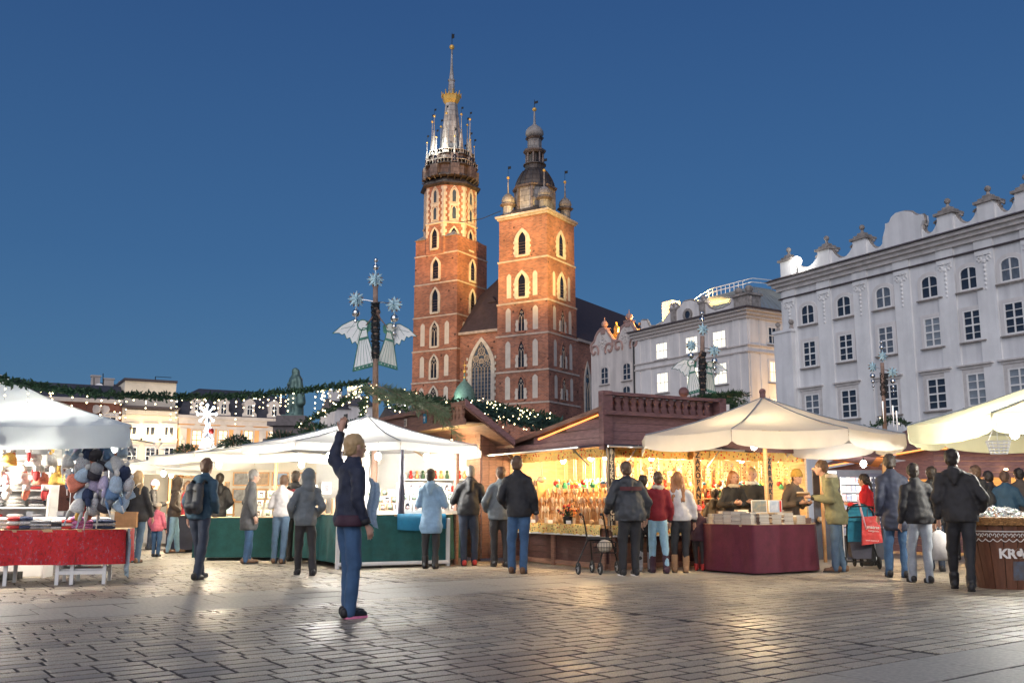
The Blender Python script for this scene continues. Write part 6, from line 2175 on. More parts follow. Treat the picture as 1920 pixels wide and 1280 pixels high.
# ================================================================ BROWN HUT BEHIND
KQ = Vector((-.60, 19.0, 0))
KR = Wall(KQ.to_2d(), AX)
KLw = Wall((KQ + AY * 3.6).to_2d(), -AY)
HK = thing('wooden_hut', 'brown plank market hut with deep lit eaves and slotted parapet, behind the white parasol', 'hut', KQ)
planks(KR, 0, .62, .05, 2.5, 4, HK, 'hut_wood', True)
planks(KLw, 0, 3.6, .05, 2.6, 16, HK, 'hut_wood', True)
ka, kb = .75, .75                                   # eave overhangs
kz = lambda s: 2.92 - .66 * (s + kb)                # roof falls along AX
def kp(s, t, z): return KQ + AX * s + AY * t + Vector((0, 0, z))
m = MB()
P_ = [kp(-kb, -ka, kz(-kb)), kp(.32, -ka, kz(.32)), kp(.32, 4, kz(.32)), kp(-kb, 4, kz(-kb))]
m.add(P_ + [p - Vector((0, 0, .06)) for p in P_], [(0, 1, 2, 3), (0, 4, 5, 1), (1, 5, 6, 2), (3, 7, 4, 0), (2, 6, 7, 3)])
m.build('roof', 'hut_wood', HK)
m = MB()
vs = [kp(-kb, -ka, kz(-kb) - .02), kp(.32, -ka, kz(.32) - .02), kp(.32, -ka, kz(.32) + .10), kp(-kb, -ka, kz(-kb) + .12)]
vs += [v + AY * .04 for v in vs]
m.add([v - AY * .03 for v in vs], [(0, 1, 2, 3), (4, 7, 6, 5), (0, 4, 5, 1), (3, 2, 6, 7), (0, 3, 7, 4), (1, 5, 6, 2)])
m.build('gable_fascia', 'plank_purple', HK)
for k in range(6):                                  # soffit boards under the eave, each its own board
 t0, t1 = -ka + .02 + k * .125, -ka + .14 + k * .125
 m = MB()
 vs = [kp(-kb, t0, 2.58), kp(-.02, t0, 2.58), kp(-.02, t1, 2.58), kp(-kb, t1, 2.58)]
 m.add(vs + [v + Vector((0, 0, .02)) for v in vs], [(3, 2, 1, 0), (4, 5, 6, 7), (0, 1, 5, 4), (2, 3, 7, 6), (1, 2, 6, 5), (3, 0, 4, 7)])
 m.build('soffit_board', 'pale_wood', HK)
for k in range(22):
 t0 = .02 + k * .17
 m = MB(); vs = [kp(-kb, t0, 2.58), kp(-.02, t0, 2.58), kp(-.02, t0 + .16, 2.58), kp(-kb, t0 + .16, 2.58)]
 m.add(vs + [v + Vector((0, 0, .02)) for v in vs], [(3, 2, 1, 0), (4, 5, 6, 7), (0, 1, 5, 4), (2, 3, 7, 6), (1, 2, 6, 5), (3, 0, 4, 7)])
 m.build('soffit_board', 'pale_wood', HK)
KP = Wall((KQ - AX * kb + AY * 4.0).to_2d(), -AY)   # slotted parapet along the left eave
KPL = 4.0 + ka
m = MB()
m.wbox(KP, 0, KPL, 2.56, 2.66, -.03, .03); m.wbox(KP, 0, KPL, 2.92, 3.0, -.03, .04); m.wbox(KP, 0, KPL - 1.55, 2.66, 2.92, -.03, .0)
m.build('parapet_rail', 'hut_wood', HK)
for k in range(9):
 m = MB(); a = KPL - 1.5 + k * .165
 m.wpoly(KP, [(a, 2.66), (a + .12, 2.66), (a + .10, 2.72), (a + .135, 2.79), (a + .10, 2.86), (a + .12, 2.92), (a, 2.92), (a + .02, 2.86), (a - .015, 2.79), (a + .02, 2.72)], -.03, .02); m.build('parapet_slat', 'hut_wood', HK)
for a, w, h, mt, lb in ((KPL - 1.75, .15, .19, 'star_blue', 'plaque'), (KPL - 2.75, .12, .16, 'paper', 'plaque')):
 t_ = thing('wall_plaque', 'small teal plaque with pale goblet emblem on the hut parapet' if mt == 'star_blue' else 'small cream plaque on the hut parapet left of teal one', 'plaque', KP.p(a, 2.7, .05))
 m = MB(); m.wbox(KP, a - w / 2, a + w / 2, 2.7, 2.7 + h, .02, .04); m.build('plate', 'cloth_blue' if mt == 'star_blue' else mt, t_)
 m = MB()
 if mt == 'star_blue':
  m.wpoly(KP, [(a - .04, 2.84), (a + .04, 2.84), (a + .03, 2.80), (a + .008, 2.785), (a + .008, 2.745), (a + .03, 2.735), (a - .03, 2.735), (a - .008, 2.745), (a - .008, 2.785), (a - .03, 2.80)], .04, .046)
 else:
  m.wring(KP, [(a - .035, 2.73), (a + .035, 2.73), (a + .035, 2.83), (a - .035, 2.83)], [(a - .022, 2.745), (a + .022, 2.745), (a + .022, 2.815), (a - .022, 2.815)], .04, .046)
 m.build('emblem', 'white_letter' if mt == 'star_blue' else 'dark_board', t_)
bulb('warm bulb under the left eave of the brown hut', KQ + AX * -.42 + AY * .5 + Vector((0, 0, 2.3)), 40, (1, .8, .45), 'bulb_warm', .05, .2)  # bulb added out of sight to brighten the soffit boards
# red crowd barrier
bq = Wall(G(905, 1050).to_2d(), (1, .05))
RB_ = thing('crowd_barrier', 'red tubular steel crowd barrier standing between hut and spoon stall', 'barrier', bq.p(0, 0))
m = MB()
for a in [.06 + .085 * k for k in range(6)]:
 m.cyl(bq.p(a, .1), bq.p(a, .68), .008, n=5)
m.build('bars', 'red_paint', RB_)
m = MB(); m.tube([bq.p(0, .68), bq.p(.5, .68), bq.p(.54, .63), bq.p(.54, .12), bq.p(.5, .07), bq.p(.02, .07), bq.p(0, .1), bq.p(0, .68)], .016, 6); m.build('frame_tube', 'red_paint', RB_)
t_ = thing('wood_post', 'orange brown wooden post beside the red barrier', 'post', bq.p(-.08, 0, 0))
m = MB(); m.wbox(bq, -.13, -.05, .02, .95, -.06, 0); m.build('post_shaft', 'honey_wood', t_)
m = MB(); m.wbox(bq, -.14, -.04, 0, .02, -.07, .01); m.build('post_foot', 'iron', t_)
# ================================================================ WINTER HAT STALL AT LEFT
hz = 2.13
hc = [Vector((-9.9, 12.3, hz)), Vector((-5.05, 12.75, hz)), Vector((-7.0, 16.2, hz)), Vector((-11.2, 15.9, hz))]
HP = thing('white_canopy', 'big cool white market canopy over the winter hat stall at left', 'canopy', (-7.6, 14.3, 0))
canopy(HP, hc, (-7.7, 14.3, 3.0), .30, 'canvas_cool', sag=.05, seams=False, flare=-.06)
m = MB(); m.cyl((-7.7, 14.3, 0), (-7.7, 14.3, 3.0), .04); m.build('pole', 'steel', HP)
m = MB(); m.box((-7.7, 14.3, .05), (.8, .8, .1)); m.build('base', 'iron', HP)
# red flowered table
ta, tb = G(5, 1098), G(197, 1094)
tdir = (tb - ta).normalized(); tn = Vector((-tdir.y, tdir.x, 0))
HT = thing('red_table', 'trestle table under red flowered cloth with white wooden legs', 'table', (tb.x, tb.y, 0))
ft = [ta - tdir * 2.2 - tn * .05, tb + tdir * .22 - tn * .05, tb + tdir * .25 + tn * .95, ta - tdir * 2.2 + tn * .95]
skirt(HT, [tuple(p[:2]) for p in ft], .74, .27, 'red_floral', amp=.03, freq=16)
m = MB()
for p in (ta + tdir * .02, ta + tdir * .85, tb - tdir * .02, tb - tdir * .62):
 for o in (0, .62):
  q = p + tn * o
  m.box((q.x, q.y, .36), (.045, .045, .72), math.atan2(tdir.y, tdir.x))
m.build('leg', 'white_paint', HT)
m = MB()
for o in (0, .62):
 a, b = tb - tdir * .62 + tn * o, tb + tn * o
 m.box(((a.x + b.x) / 2, (a.y + b.y) / 2, .16), (.62, .03, .05), math.atan2(tdir.y, tdir.x))
m.build('stretcher', 'white_paint', HT)
m = MB()
for k in range(4):
 q = (tb - tdir * .31 + tn * (.08 + .15 * k)); m.box((q.x, q.y, .20), (.60, .1, .02), math.atan2(tdir.y, tdir.x))
m.build('shelf_slat', 'white_paint', HT)
# knitwear
KN = [('knit_white', (.74, .72, .68)), ('knit_blue', (.14, .24, .40)), ('knit_pale_blue', (.42, .54, .66)), ('knit_dark', (.045, .04, .05)), ('knit_ochre', (.55, .33, .07)), ('knit_red', (.50, .05, .05)), ('knit_pink', (.70, .38, .42)), ('knit_lilac', (.55, .48, .66)), ('fur_white', (.78, .75, .70)), ('fur_brown', (.20, .09, .045)), ('knit_navy', (.03, .045, .10)), ('knit_grey', (.30, .30, .32)), ('knit_coral', (.70, .22, .14)), ('knit_teal', (.03, .30, .36))]
for n_, c in KN:
 mat(n_, c, .9, var=.22, scale=40, bump=.5, bscale=90)
def hat_mesh(mt, pom, kind):
 m = MB()
 if kind == 0:                                  # bobble hat
  m.lathe([(.10, 0), (.115, .01), (.115, .05), (.105, .055), (.105, .1), (.08, .15), (.04, .18), (.005, .19)], 12); m.ball((0, 0, .215), .045, 8, 5, 1)
 elif kind == 1:                                # hat with ear flaps and plaits
  m.lathe([(.105, 0), (.11, .06), (.085, .13), (.04, .17), (.005, .18)], 12)
  for s in (-1, 1):
   m.ball((s * .1, 0, -.04), .055, 8, 5, 0, (.4, 1, 1.3)); m.cyl((s * .1, 0, -.1), (s * .1, 0, -.19), .012, n=5, mi=1)
  m.ball((0, 0, .2), .035, 8, 5, 1)
 else:                                          # fur hat
  m.lathe([(.1, 0), (.122, .02), (.122, .07), (.1, .08)], 12, (0, 0, 0), 1); m.lathe([(.1, .075), (.1, .15), (.08, .17), (.01, .175)], 12)
 return m.mesh('winter_hat', [mt, pom], True)
def mitten_mesh(mt, cuff):
 m = MB(); m.ball((0, 0, -.14), .055, 10, 6, 0, (1, .55, 1.5)); m.ball((.05, 0, -.10), .026, 8, 5, 0, (1, .8, 1.8)); m.lathe([(.042, -.08), (.046, 0), (.035, .002)], 10, (0, 0, 0), 1)
 return m.mesh('mitten', [mt, cuff], True)
HATN = ['blue ear flap hat with white pompom', 'pale blue bobble hat', 'white ear flap hat', 'coral bobble hat', 'lilac ear flap hat', 'grey hat with dark brim', 'ochre bobble hat', 'navy ear flap hat', 'white fur hat', 'dark hat with brown fur brim', 'nordic patterned ear flap hat', 'pink bobble hat']
hats = [hat_mesh(a, b, k) for a, b, k in (('knit_blue', 'knit_white', 1), ('knit_pale_blue', 'knit_white', 0), ('knit_white', 'knit_pale_blue', 1), ('knit_coral', 'knit_white', 0), ('knit_lilac', 'knit_white', 1), ('knit_grey', 'knit_dark', 2), ('knit_ochre', 'knit_white', 0), ('knit_navy', 'knit_white', 1), ('fur_white', 'fur_white', 2), ('knit_dark', 'fur_brown', 2), ('nordic_knit', 'knit_white', 1), ('knit_pink', 'knit_white', 0))]
mits = [mitten_mesh(a, b) for a, b in (('knit_red', 'knit_white'), ('nordic_knit', 'knit_grey'), ('knit_ochre', 'knit_ochre'), ('knit_coral', 'knit_white'), ('knit_white', 'knit_white'))]
rk = random.Random(11)
# hanging column of hats and caps at the right edge of the stall
RKH = thing('hat_rail', 'metal rail loaded with hanging winter hats at the right edge of the left stall', 'rail', (-5.55, 13.4, 2.0))
m = MB(); m.tube([(-6.35, 13.0, 1.98), (-5.35, 13.25, 1.98), (-5.3, 14.2, 1.98)], .012, 5); m.cyl((-6.35, 13.0, 1.98), (-6.35, 13.0, 2.12), .008, n=4); m.cyl((-5.35, 13.25, 1.98), (-5.35, 13.25, 2.12), .008, n=4)
for k in range(5):
 p = Vector((-5.95 + k * .15, 13.1 + k * .04, 1.98)); m.cyl(p, p - Vector((0, 0, .95)), .005, n=4)
m.build('rail_tube', 'steel', RKH)
pick = [3, 4, 4, 1, 10, 1, 7, 5, 0, 1, 2, 10, 5, 1, 2, 0, 1, 5, 10, 7]
for i in range(34):
 row, c = i // 5, i % 5
 p = Vector((-5.98 + c * .155 + rk.uniform(-.03, .03), 13.08 + c * .04 + rk.uniform(-.05, .12), 1.86 - row * .145 + rk.uniform(-.02, .02)))
 if row > 3: p.x += .12
 o = link('winter_hat', hats[pick[i % 20]], None, Matrix.Translation(p) @ Matrix.Rotation(rk.uniform(-.5, .5), 4, 'X') @ Matrix.Rotation(rk.uniform(-.6, .6), 4, 'Y') @ Matrix.Rotation(rk.uniform(0, 6), 4, 'Z') @ Matrix.Diagonal((rk.uniform(.75, .95), rk.uniform(.6, .9), rk.uniform(.9, 1.35), 1)))
 tag(o, '%s in the %s tier of the loaded hat rail' % (HATN[pick[i % 20]], ['top', 'second', 'third', 'fourth', 'fifth', 'sixth', 'lowest'][row]), 'hat', 'hats on the rail')
for i in range(26):
 p = Vector((-7.5 + (i % 9) * .14 + rk.uniform(-.03, .03), 13.9 + rk.uniform(-.1, .1), 1.90 - (i // 9) * .27))
 me = hats[(8, 2, 3, 8, 6, 11, 8)[i % 7]] if i % 2 else mits[(4, 2, 3, 4, 0)[i % 5]]
 o = link('winter_hat' if i % 2 else 'mitten', me, None, Matrix.Translation(p) @ Matrix.Rotation(rk.uniform(0, 6), 4, 'Z'))
 if i % 2: tag(o, '%s hanging in the middle of the left stall' % HATN[(8, 2, 3, 8, 6, 11, 8)[i % 7]], 'hat', 'pale hats in the middle of the stall')
 else: tag(o, '%s mitten hanging among hats in the middle of left stall' % ['white', 'ochre', 'coral', 'white', 'red'][i % 5], 'mitten', 'mittens in the middle of the stall')
for i in range(8):
 p = Vector((-6.75 + (i % 2) * .16 + rk.uniform(-.03, .03), 13.0 + rk.uniform(0, .1), 1.28 - (i // 2) * .07))
 tag(link('mitten', mits[i % 4], None, Matrix.Translation((p.x + .9, p.y + .2, p.z)) @ Matrix.Rotation(rk.uniform(-.6, .6), 4, 'Y')), 'red patterned mitten in the bunch above right end of red table', 'mitten', 'bunch of red mittens')
tag(link('fur_hat', hats[9], None, Matrix.Translation((-6.75, 12.85, 1.84)) @ Matrix.Scale(1.5, 4)), 'dark brown fur hat hanging at far left under the canopy', 'hat')
# shelf unit at the back
HS = thing('hat_shelf', 'white shelving at the back of the left stall stacked with folded knitwear', 'shelf', (-8.2, 14.6, 0))
Hb = Wall((-9.6, 14.5), (1, .09))
for k in range(5):
 m = MB(); m.wbox(Hb, 0, 2.6, .76 + .26 * k, .785 + .26 * k, -.35, 0); m.build('shelf_board', 'white_paint', HS)
m = MB(); m.wbox(Hb, 0, 2.6, .0, 2.1, -.38, -.35); m.wbox(Hb, 0, .03, 0, 2.1, -.35, 0); m.wbox(Hb, 2.57, 2.6, 0, 2.1, -.35, 0); m.build('shelf_case', 'white_paint', HS)
def fold_mesh(w, d, h, mts, n):
 m = MB()
 for k in range(n):
  hh = h / n
  m.ball((0, 0, hh * (k + .5)), 1, 12, 6, k % len(mts), (w / 2, d / 2, hh * .62))
 return m.mesh('folded_knit', mts, True)
fm = [fold_mesh(.26, .2, .16, a, 3) for a in (['nordic_knit', 'knit_dark'], ['fur_white', 'knit_white'], ['knit_grey', 'nordic_knit'], ['knit_red', 'knit_white'], ['purple_knit', 'purple_knit'], ['knit_navy', 'nordic_knit'])]
for k in range(4):
 for i in range(8):
  q = Hb.p(.2 + i * .31, .785 + .26 * k, -.17)
  tag(link('folded_knit', fm[(1, 2, 1, 0, 1, 3)[(i + k * 2) % 6]], None, Matrix.Translation(q)), '%s folded knit pile on the %s board of the white shelving' % (['nordic patterned', 'white fluffy', 'grey patterned', 'red'][(1, 2, 1, 0, 1, 3)[(i + k * 2) % 6]], ['lowest', 'second', 'third', 'fourth'][k]), 'knitwear', 'knitwear on the white shelving')
# bundles on the red table
order = [3, 5, 2, 2, 0, 3, 4, 4, 5, 5]
nmk = ['black socks bundle near left of red table', 'dark folded knit beside black socks on red table', 'grey patterned knit pile left of middle on red table', 'second grey patterned knit pile on red table', 'blue and black patterned pile mid red table', 'red and white folded knit pile on red table', 'pink purple knitted glove bundle on red table', 'second purple dotted glove bundle on red table', 'navy folded knit near right end of red table', 'pale blue patterned bundle at right end of red table']
for i in range(10):
 q = ta.lerp(tb, (i + .4) / 9.6) + tn * .14
 me = fm[order[i]]
 tag(link('glove_bundle', me, None, Matrix.Translation((q.x, q.y, .742)) @ Matrix.Rotation(rk.uniform(-.3, .3), 4, 'Z') @ Matrix.Diagonal((.8, .9, .8 + .3 * (i in (0, 1, 6)), 1))), nmk[i], 'knitwear')
for i in range(14):
 q = ta.lerp(tb, (i - 1.5) / 13) + tn * (.38 + .12 * (i % 2))
 tag(link('fur_bundle', fm[(1, 0, 1, 2)[i % 4]], None, Matrix.Translation((q.x, q.y, .742)) @ Matrix.Rotation(rk.uniform(-.5, .5), 4, 'Z')), 'fluffy pile of knitwear in the back row on the red table', 'knitwear', 'back row on the red table')
tag(link('cardboard_box', MB().bx(-.1, .1, -.08, .08, 0, .24).mesh('cardboard_box', 'cardboard'), None, Matrix.Translation((tb.x - .35, tb.y + .55, .745))), 'brown cardboard box standing behind gloves on red table', 'box')
m = MB(); K = 8; vs = []
for j in range(6):
 for k in range(K + 1):
  p = ft[1] + tn * (.05 + .25 * k / K) + tdir * (.03 + .03 * math.sin(k * 1.7 + j * .4)); vs.append((p.x, p.y, .76 - j * .11 - .02 * k))
m.add(vs, [(j * (K + 1) + k, (j + 1) * (K + 1) + k, (j + 1) * (K + 1) + k + 1, j * (K + 1) + k + 1) for j in range(5) for k in range(K)])
tag(m.build('hanging_scarf', 'knit_pale_blue', None, True), 'pale blue scarf hanging off right end of the red table', 'scarf')
for i, q in enumerate(((-6.2, 13.9, 1.95), (-7.4, 13.6, 1.72), (-8.6, 13.9, 1.72))):
 bulb(['white bulb at right under the left canopy', 'white bulb at middle under the left canopy', 'white bulb at left under the left canopy'][i], q, 120, (1, .92, .78), 'bulb_white', .06, .2)

# ================================================================ STALLS FURTHER BACK ON THE LEFT
def back_stall(label_p, label_c, u, v, Y, Rr, zr, canvas, cloth, w, items, lamps, n=8, val=.16):
 q = W(u, v, Y)
 root = thing('market_parasol', label_p, 'parasol', (q.x, q.y, 0))
 canopy(root, ring(q.x, q.y, Rr, n, PI / n, zr), (q.x, q.y, q.z), val, canvas, sag=.03)
 m = MB(); m.cyl((q.x, q.y, 0), (q.x, q.y, q.z), .035); m.build('pole', 'pale_wood', root)
 c = thing('market_counter', label_c, 'counter', (q.x, q.y - .9, 0))
 skirt(c, [(q.x - w / 2, q.y - 1.1), (q.x + w / 2, q.y - .9), (q.x + w / 2, q.y + .2), (q.x - w / 2, q.y)], .82, .06, cloth, amp=.012)
 m = MB(); bw = Wall((q.x - w / 2, q.y + 1.2), (1, .1)); m.wbox(bw, 0, w, .3, 2.0, -.04, 0); m.build('back_sheet', 'canvas_cream', c)
 return q, bw
def picture(w, p, a, z, d, ww, hh, img, label, group=None, frame='honey_wood'):
 t = thing('framed_picture', label, 'picture', w.p(a, z, d), 0, group)
 m = MB(); m.wring(w, [(a - ww / 2, z), (a + ww / 2, z), (a + ww / 2, z + hh), (a - ww / 2, z + hh)], [(a - ww / 2 + .025, z + .025), (a + ww / 2 - .025, z + .025), (a + ww / 2 - .025, z + hh - .025), (a - ww / 2 + .025, z + hh - .025)], d, d + .03); m.build('picture_frame', frame, t)
 m = MB(); m.wbox(w, a - ww / 2 + .025, a + ww / 2 - .025, z + .025, z + hh - .025, d, d + .012); m.build('picture_print', img, t)
mat('print_grey', (.16, .16, .17), .5, var=.7, scale=9); mat('print_sepia', (.24, .16, .10), .5, var=.6, scale=8); mat('print_blue', (.14, .20, .32), .5, var=.7, scale=9)
q1, w1 = back_stall('off white parasol of the picture stall just left of the big glowing one', 'green clothed counter of the picture stall behind the grey coat', 520, 823, 20.2, 2.5, 2.02, 'canvas_white', 'cloth_green', 2.6, 'pics', 2)
for i in range(12):
 picture(w1, None, .25 + i % 6 * .42, 1.12 + .36 * (i // 6), .02, .36, .3, ('print_grey', 'print_sepia', 'print_blue')[i % 3], 'small framed %s print in the %s row on back sheet of picture stall' % (('grey', 'sepia', 'blue')[i % 3], ('lower', 'upper')[i // 6]), 'prints of the picture stall')
for k in range(3):
 for i in range(5):
  q = Vector((q1.x - .2 + i * .2, q1.y - .55 + k * .1, .83 + k * .19))
  gift(m3, ob[i % 2], q, .1, 'white window box in the stack on the picture stall counter', 'white boxes of the picture stall')
q2, w2 = back_stall('grey white parasol of the print stall behind the walking man', 'dark blue counter of the print stall behind the walking man', 452, 823, 23.5, 2.6, 2.0, 'canvas_white', 'awning_dark', 2.6, '', 1)
for i in range(5):
 picture(w2, None, .3 + i * .5, 1.3, .02, .42, .34, ('print_grey', 'print_sepia')[i % 2], 'grey or sepia print in honey frame at the print stall', 'prints of the print stall')
q3, w3 = back_stall('small pale parasol left of the grey white one, lit from below', 'low counter of the honey shelved stall behind the hooded walker', 322, 853, 27, 2.1, 2.02, 'canvas_cream', 'canvas_cream', 2.6, '', 1)
TS = thing('trinket_shelf', 'honey coloured open shelf glowing under the small pale parasol', 'shelf', w3.p(1.6, 0, .3))
for k in range(5):
 m = MB(); m.wbox(w3, .9, 2.5, .5 + .33 * k, .53 + .33 * k, 0, .35); m.build('shelf_board', 'honey_wood', TS)
 for i in range(8):
  tag(link('carved_ware', war[(i * 3 + k) % 4], None, w3.m(1.0 + i * .19, .531 + .33 * k, .18) @ Matrix.Scale(1.6, 4)), 'little figure on the honey coloured open shelf under the small parasol', 'figurine', 'figures on the honey shelf')
m = MB()
for a in (.9, 2.5): m.wbox(w3, a - .02, a + .02, 0, 1.9, 0, .35)
m.build('upright', 'honey_wood', TS)
q4, w4 = back_stall('far pale parasol at the edge of the left canopy', 'cloth counter of the far stall at the edge of the left canopy', 252, 860, 31, 2.3, 2.02, 'canvas_cream', 'canvas_cream', 2.6, '', 1)
for i, (x, y, z, e) in enumerate(((q1.x - .9, q1.y - 1.0, 1.86, 70), (q1.x + .7, q1.y - .8, 1.86, 70), (q2.x - .6, q2.y - .8, 1.82, 70), (q3.x + .3, q3.y - .8, 1.85, 60), (q4.x + .1, q4.y - 1.0, 1.85, 60), (q2.x - 1.7, q2.y - .4, 1.8, 40))):
 bulb(['lamp at left under the picture stall parasol', 'lamp at right under the picture stall parasol', 'lamp under the print stall parasol', 'lamp under the small pale parasol', 'lamp under the far pale parasol', 'lamp at outer edge of the print stall parasol'][i], (x, y, z), e * 2.4, (1, .84, .58), 'bulb_white', .06, .15)
# easels
def easel(u, v, label, boards, w=.46, h=1.2, rz=.2):
 p = G(u, v)
 t = thing('easel', label, 'easel', p, rz)
 m = MB()
 for s in (-1, 1): m.cyl((s * w / 2, 0, 0), (s * w * .42, .12, h), .018, n=4)
 link('front_frame', m.mesh('front_frame', 'honey_wood'), t)
 m = MB()
 for s in (-1, 1): m.cyl((s * w / 2, .5, 0), (s * w * .42, .12, h), .016, n=4)
 link('rear_leg', m.mesh('rear_leg', 'honey_wood'), t)
 m = MB()
 for z in (.1, .48, .86, h - .02): m.box((0, .012 + z * .1, z), (w, .03, .03))
 link('cross_rail', m.mesh('cross_rail', 'honey_wood'), t)
 for k, z in enumerate((.29, .67, 1.02)):
  m = MB(); m.box((0, .02 + z * .1, z), (w - .07, .012, .32), M=Matrix.Rotation(R(-6), 4, 'X')); link('board', m.mesh('board', boards), t)
easel(415, 1040, 'wooden display easel with pale blue boards beside the grey coat', 'star_blue')
easel(392, 1030, 'wooden easel draped with ochre cloth behind the walking man', 'canvas_cream', .5, 1.05, -.2)
p = G(395, 1030); m = MB(); K = 8; vs = []
for j in range(5):
 for k in range(K + 1):
  vs.append((p.x - .32 + .64 * k / K + .02 * math.sin(j + k), p.y - .05 + .03 * math.sin(k * 2.1), .92 - j * .16 - .1 * j * abs(k - 4) / 8 * -1))
m.add(vs, [(j * (K + 1) + k, (j + 1) * (K + 1) + k, (j + 1) * (K + 1) + k + 1, j * (K + 1) + k + 1) for j in range(4) for k in range(K)])
tag(m.build('draped_cloth', 'honey_wood', None, True), 'ochre cloth draped over the second easel', 'cloth')

# ================================================================ RIGHT SIDE STALLS
PP = thing('yellow_parasol', 'large yellowish white parasol reaching in at right edge over the sweets', 'parasol', (8.72, 14.0, 0))
canopy(PP, ring(8.72, 14.0, 2.75, 8, PI / 8 + .12, 2.27), (8.72, 14.0, 3.2), .30, 'canvas_yellow', scallop=.3, sag=.03)
m = MB(); m.cyl((8.72, 14.0, 0), (8.72, 14.0, 3.15), .04); m.build('pole', 'white_paint', PP)
m = MB(); m.box((8.72, 14, .05), (.7, .7, .1)); m.build('base', 'iron', PP)
for i, q in enumerate(((6.95, 13.3, 2.05), (8.2, 13.5, 2.05))):
 bulb(['dazzling white bulb under the yellowish parasol near the hanging basket', 'white bulb further right under the yellowish parasol'][i], q, 200, (1, .96, .86), 'bulb_white', .065, .2)
hb = W(1872, 833, 12.6)
HB = thing('hanging_basket', 'white wire basket with sweets hanging from the yellowish parasol', 'basket', hb)
m = MB()
for k in range(5):
 r_ = .10 + .012 * k
 m.tube([hb + Vector((r_ * math.cos(q * PI / 8), r_ * math.sin(q * PI / 8), -.12 + .04 * k)) for q in range(17)], .006, 4)
for k in range(12):
 q = k * PI / 6; m.cyl(hb + Vector((.1 * math.cos(q), .1 * math.sin(q), -.12)), hb + Vector((.15 * math.cos(q), .15 * math.sin(q), .05)), .005, n=4)
for k in range(3):
 q = k * 2.094; m.cyl(hb + Vector((.15 * math.cos(q), .15 * math.sin(q), .05)), hb + Vector((0, 0, .3)), .004, n=4)
m.build('wire', 'white_paint', HB)
# small price cards
pcm = MB().wbox(F0, -.045, .045, 0, .06, 0, .004).mesh('price_card', 'paper_white')
for i, (q, lb) in enumerate([(LL.p(1.0 + .62 * k, .74, .06), 'white price card on the left spoon counter, %s from the left' % ['first', 'second', 'third'][k]) for k in range(3)] + [(LR.p(.5 + .8 * k, .732, .04), 'white price card on the right spoon counter, %s from the left' % ['first', 'second', 'third'][k]) for k in range(3)] + [(ta.lerp(tb, .2 + .3 * k) + Vector((0, 0, .93)), 'white price card standing among the knitwear on red table, %s from the left' % ['first', 'second', 'third'][k]) for k in range(3)]):
 tag(link('price_card', pcm, None, Matrix.Translation(q) @ Matrix.Rotation(.1 * (i % 3), 4, 'Z') @ Matrix.Rotation(-.2, 4, 'X')), lb, 'price card')
# sweets barrel
bp = G(1895, 1104); bz0 = W(1895, 985, bp.y).z
KB = thing('sweets_barrel', 'brown tapered barrel lettered KRÓWKI with white scroll border', 'barrel', (bp.x + .05, bp.y + .25, 0))
bc = Vector((bp.x + .05, bp.y + .25, 0))
mat('barrel_brown', (.14, .055, .03), .5, var=.3, scale=4, stretch=(4, 4, 1))
rb_ = lambda z: .33 + .14 * z / bz0
for k in range(16):                                # staves
 q0, q1 = k * PI / 8 + .012, (k + 1) * PI / 8 - .012
 vs = []
 for z in (.0, bz0):
  for q in (q0, (q0 + q1) / 2, q1):
   vs.append(bc + Vector((rb_(z) * math.cos(q), rb_(z) * math.sin(q), z)))
  for q in (q1, q0):
   vs.append(bc + Vector(((rb_(z) - .03) * math.cos(q), (rb_(z) - .03) * math.sin(q), z)))
 MB().add(vs, [(0, 1, 6, 5), (1, 2, 7, 6), (2, 3, 8, 7), (3, 4, 9, 8), (4, 0, 5, 9), (4, 3, 2, 1, 0), (5, 6, 7, 8, 9)]).build('stave', 'barrel_brown', KB)
m = MB(); m.lathe([(.3, .02), (rb_(bz0) - .02, bz0 - .02)], 16, bc); m.build('barrel_liner', 'dark_board', KB)
def barrel_p(q, z, out=.008):
 return bc + Vector(((rb_(z) + out) * math.sin(q), -(rb_(z) + out) * math.cos(q), z))
for i, ch in enumerate('KRÓWKI'):
 q = -.42 + i * .235
 T = Matrix.Translation(barrel_p(q, bz0 * .56, .004)) @ Matrix.Rotation(q, 4, 'Z') @ FLAT2WALL
 link('letter', text_mesh(ch, .17, .006, 'white_letter', bold=.006), KB, wm(KB).inverted() @ T)
m = MB()
m.tube([barrel_p(-1.5 + 3 * k / 40, bz0 - .07) for k in range(41)], .008, 4)
for k in range(14):
 q0 = -1.4 + k * .21
 for s in (-1, 1):
  m.tube([barrel_p(q0 + s * (.045 + .045 * math.cos(t) * (1 - t / 8)), bz0 - .125 + .035 * math.sin(t) * (1 - t / 8)) for t in [x * .7 for x in range(8)]], .006, 4)
 m.tube([barrel_p(q0 - .105 + .21 * t / 8, bz0 - .165 - .035 * math.sin(PI * t / 8)) for t in range(9)], .006, 4)
m.build('scroll_border', 'white_letter', KB)
mat('painted_label', (.20, .12, .05), .5, var=.5, scale=9, col2=(.10, .14, .22))
m = MB(); vs = []
for z in (.12, .36):
 for k in range(9): vs.append(barrel_p(-.15 + .55 * k / 8, z, .004))
m.add(vs, [(k, k + 1, k + 10, k + 9) for k in range(8)]); m.build('painted_picture', 'painted_label', KB)
BSK = thing('wicker_tray', 'woven wicker tray on the sweets barrel', 'basket', bc + Vector((0, 0, bz0)))
mat('wicker', (.40, .21, .08), .6, var=.45, scale=30, bump=.8, bscale=70)
m = MB()
zz = bz0 + .005
m.lathe([(.50, zz), (.53, zz + .10), (.515, zz + .105), (.49, zz + .02), (.05, zz + .02)], 20, bc)
